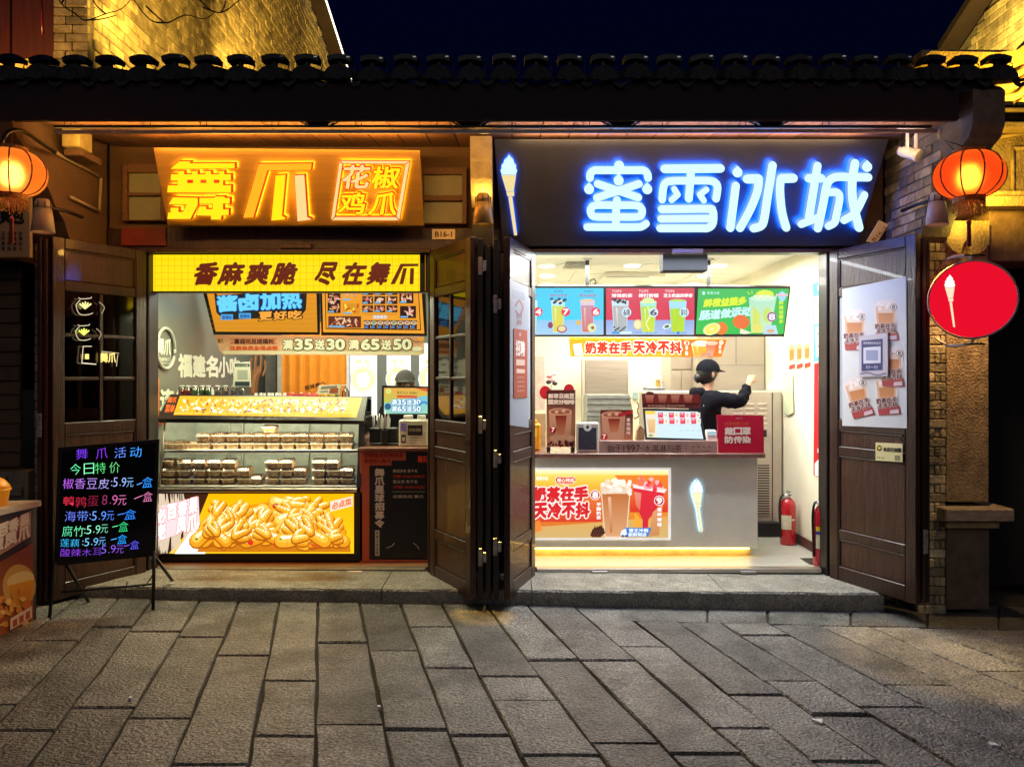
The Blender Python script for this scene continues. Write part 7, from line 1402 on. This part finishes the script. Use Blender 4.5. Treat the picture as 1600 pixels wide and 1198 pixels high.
w, hc, f_, r_ = person('worker in black cap and black hooded jacket reaching right in the tea shop', X_(1104, 6.98), 6.98, .127, 1.62, radians(14), [(.17, .30, .775), (.33, .16, .875)], [(.05, -.26, .66), (.22, -.12, .60)])
blob = None
mb = MB(); mb.lathe([(0, -.05), (.03, -.03), (.04, 0), (.03, .035), (0, .045)], HAIR, hc - f_ * .105 + Vector((0, 0, -.045)), 14); mb.build('hair_bun', w)
a = Art(PY(6.80), PRN); 
jb = Plane(Vector((X_(1108, 6.83), 6.83, 0)), Vector((0, -1, 0)))
a = Art(jb, PRN); a.text('平', [(1099, 633), (1115, 631), (1115, 647), (1101, 648)], 'e8e8ec', .06); a.poly([(1094, 590), (1096, 580), (1098, 585), (1100, 592)], 'dcdce0') if False else None; a.build('jacket_print', w)
person('worker in grey cap mostly hidden behind the snack shop till screen', X_(633, 7.2), 7.2, .13, 1.515, radians(-80), [(.05, .22, .66), (.22, .14, .62)], [(.05, -.22, .66), (.22, -.14, .62)], capm=mat('grey cap cloth', (.10, .10, .095), .8))

# ================================================================= STREET THINGS
bd = thing('marker_board', 'black light up marker board on legs with coloured prices', 'sign board', (-2.7, 5.0, 0))
A_, B_ = Vector((X_(86, 4.97), 4.97, 0)), Vector((X_(244, 5.18), 5.18, 0)); BP = PV(A_.x, A_.y, B_.x, B_.y)
mb = MB(); mb.prism([BP.at(*p) for p in ((91, 699), (249, 686), (243, 868), (84, 884))], -BP.n * .03, BLACKM); mb.build('frame', bd)
a = Art(BP, mat('glossy black acrylic', (.006, .006, .008), .08, var=.05), .001); a.poly([(97, 705), (243, 692), (237, 862), (90, 877)], '000000'); a.build('panel', bd)
for nm, q in (('leg', [(86, 880), (76, 978)]), ('leg', [(241, 860), (239, 960)])): tube(nm, [BP.at(*q[0], .01), BP.at(*q[1], .01)], .012, BLACKM, bd, 6)
for q0, q1 in (((97, 870), (96, 951)), ((236, 862), (238, 925))): p = BP.at(*q0, -.03); tube('leg', [p, (p.x + .02, p.y + .28, gz(p.x) + (.0 if q0[0] < 200 else .11))], .011, BLACKM, bd, 6)
tube('crossbar', [BP.at(95, 925, -.08), BP.at(238, 912, -.08)], .008, BLACKM, bd, 6); tube('crossbar', [BP.at(197, 917, -.08), BP.at(199, 909, -.3)], .006, BLACKM, bd, 6)
a = Art(BP, NEON, .003, .0003)
def hw(*ar, **kw):
    global a
    a = Art(BP, NEON, .003, .0003); hw_(*ar, **kw); a.build('writing', bd)
def hw_(tx, x0, y0, cw, hgt, c1, c2=None, slope=-.085, gap=1.12):
    n = len(tx); x = x0
    for i, c_ in enumerate(tx):
        u = i / max(1, n - 1); l1, l2 = lin(c1), lin(c2 or c1); col = tuple(l1[k] + (l2[k] - l1[k]) * u for k in range(3)); y = y0 + (x - x0) * slope + rr.uniform(-.8, .8)
        if c_ in '.:':
            for yy in ((.85,) if c_ == '.' else (.35, .8)): a.ell(x + cw * .25, y + hgt * yy, .8, .8, col, 8)
            x += cw * .55; continue
        wd = cw * (.68 if c_.isdigit() else 1.05); a.text(c_, [(x, y), (x + wd, y + wd * slope), (x + wd - 1, y + hgt + wd * slope), (x - 1, y + hgt)], col, -.015); x += wd * 1.14
a = Art(BP, NEON, .003, .0003)
for i, (c_, x, cA) in enumerate((('舞', 119, '7838f0'), ('爪', 150, '8030e0'), ('活', 179, '6088f0'), ('动', 203, '40a0ff'))): a.text(c_, [(x, 702 - i), (x + 18, 700 - i), (x + 18, 716 - i), (x, 718 - i)], cA, -.015)
for i, (c_, x) in enumerate((('今', 110), ('日', 131), ('特', 149), ('价', 171))): a.text(c_, [(x, 725 - i), (x + 16, 724 - i), (x + 16, 741 - i), (x, 742 - i)], ['60e8a0', '80f0b0', '50d878', '60c878'][i], -.015)
a.build('writing', bd)
def dash(p, c):
    a_ = Art(BP, NEON, .0042, .0003); a_.line(p, 1., c); a_.build('writing', bd)
hw('椒香豆皮', 99, 748, 15.5, 16, 'c060f0', '9c98d8', -.01); hw(':5.9元', 172, 747, 10, 14, '98a0d8', '80b0e8', -.04); dash([(214, 757), (222, 754)], '60a0f0'); hw('盒', 223, 745, 15, 16, '3098ff')
hw('鹌鹑蛋', 99, 776, 16, 16, 'e83048', '801838', -.02); hw('8.9元', 160, 774, 12, 15, '802850', 'c868a0', -.03); dash([(210, 779), (222, 774)], 'd878b0'); hw('盒', 224, 768, 14, 15, 'd878a8')
hw('海带', 102, 799, 16, 16, '6878f0', '6080e8', -.02); hw(':5.9元', 138, 799, 11, 14, '70a0f0', '4878e0', -.02); dash([(184, 804), (194, 802)], '4080f0'); hw('盒', 195, 796, 17, 15, '3088ff')
hw('腐竹', 98, 822, 15, 16, '60e8a8', '68e0a0', -.02); hw(':5.9元', 130, 821, 10.6, 13, '90e8c8', '70c8a0', -.04); dash([(176, 823), (184, 821)], '60d890'); hw('盒', 186, 816, 14, 15, '30d880')
hw('莲藕', 95, 842, 13, 12, '30b8f0', '38b0e8', -.02); hw(':5.9元', 127, 841, 10.4, 12, '70c0e0', '68a8e0', -.05); dash([(174, 843), (182, 841)], '40a8f0'); hw('盒', 184, 835, 14, 14, '20a0ff')
hw('酸辣木耳', 95, 857, 14, 12, '9040e8', '5a30a0', -.01); hw('5.9元', 159, 852, 11, 12, '7058c8', '8048c0', -.03); dash([(194, 853), (202, 851)], '8050e0'); hw('盒', 204, 845, 13, 13, '6058f0')
tube('power_lead', smooth_line([BP.at(236, 875, -.05), BP.at(238, 898, -.15), Vector((X_(222, 5.35), 5.35, .14)), Vector((X_(212, 5.45), 5.45, .135))]), .004, BLACK, bd, 5)
t = thing('white_lead', 'thin white lead curling over the step near the marker board', 'cable', (-2.2, 5.5, .12)); tube('cable', smooth_line([Vector((X_(243, 5.6), 5.6, .135)), Vector((X_(262, 5.6), 5.6, .16)), Vector((X_(270, 5.5), 5.5, .135)), Vector((X_(252, 5.42), 5.44, .135))]), .003, WHITE, t, 5)
# food cart at the left edge
ct = thing('food_cart', 'corner of a food cart with picture side panel at the lower left', 'cart', (-3.2, 4.6, 0)); p0, p1 = Vector((-3.035, 4.90, 0)), Vector((-3.10, 4.30, 0))
CPn = PV(p1.x, p1.y, p0.x, p0.y); zt = .80
mb = MB(); mb.prism([(p1.x, p1.y, .06), (p0.x, p0.y, .06), (p0.x, p0.y, .775), (p1.x, p1.y, .775)], (-.9, -.04, 0), mat('cart body', (.05, .03, .025), .5)); mb.build('body', ct)
mb = MB(); mb.prism([(p1.x + .02, p1.y - .02, .78), (p0.x + .02, p0.y + .02, .78), (p0.x + .02, p0.y + .02, .815), (p1.x + .02, p1.y - .02, .815)], (-.95, -.04, 0), mat('pale work top', (.55, .45, .36), .35)); mb.build('work_top', ct)
a = Art(CPn, print_mat('cart print'), .002); a.poly([(-60, 850), (52, 795), (52, 842), (-60, 905)], '3a1810'); a.poly([(-60, 860), (48, 798), (48, 838), (-60, 902)], 'c09080')
for c_, q in (('百', [(-3, 821), (13, 815), (13, 834), (-3, 841)]), ('香', [(14, 814), (29, 808), (29, 827), (14, 833)]), ('果', [(31, 807), (46, 801), (46, 820), (31, 826)]), ('椒', [(-8, 845), (5, 838), (5, 857), (-8, 864)]), ('凤', [(8, 836), (26, 828), (26, 847), (8, 856)]), ('爪', [(29, 826), (46, 819), (46, 838), (29, 846)])): a.text(c_, q, 'e8dcd0', .07, 'a84830', .12)
a.poly([(-60, 912), (52, 848), (52, 975), (-60, 1040)], '8a3c20', 'b86830'); a.ell(30, 915, 26, 34, 'd8a850'); a.ell(32, 905, 22, 12, 'f0d890', rot=-.3); a.poly([(12, 915), (50, 905), (48, 945), (22, 945)], 'f0a818', 'd88810')
for k in range(40): x, y = rr.uniform(-5, 50), rr.uniform(925, 985); 
rq = random.Random(21)
for k in range(46):
    x = rq.uniform(-20, 46); y = rq.uniform(915 + (46 - x) * .3, 975); a.ell(x, y, rq.uniform(3, 7), rq.uniform(3, 6), rq.choice(['e0902c', 'd87820', 'f0b048', 'e8a038', 'b84818', 'f8cc70']), 10, rq.uniform(0, 3))
a.poly([(16, 966), (50, 946), (50, 964), (16, 984)], 'e8d8c8')
for k in range(3): x = 20 + k * 10; a.poly([(x, 969 - k * 6), (x + 7, 965 - k * 6), (x + 7, 976 - k * 6), (x, 980 - k * 6)], 'c05030')
a.build('picture', ct)
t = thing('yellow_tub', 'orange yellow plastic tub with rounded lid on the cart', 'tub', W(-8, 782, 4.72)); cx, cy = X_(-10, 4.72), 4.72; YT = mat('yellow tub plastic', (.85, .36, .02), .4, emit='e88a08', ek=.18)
mb = MB(); mb.lathe([(.072, .816), (.086, .905), (.094, .91), (.094, .92)], YT, (cx, cy, 0), 24); mb.build('body', t); mb = MB(); mb.lathe([(.092, .921), (.08, .945), (.055, .975), (.02, .99), (0, .992)], YT, (cx, cy, 0), 24); mb.build('lid', t)
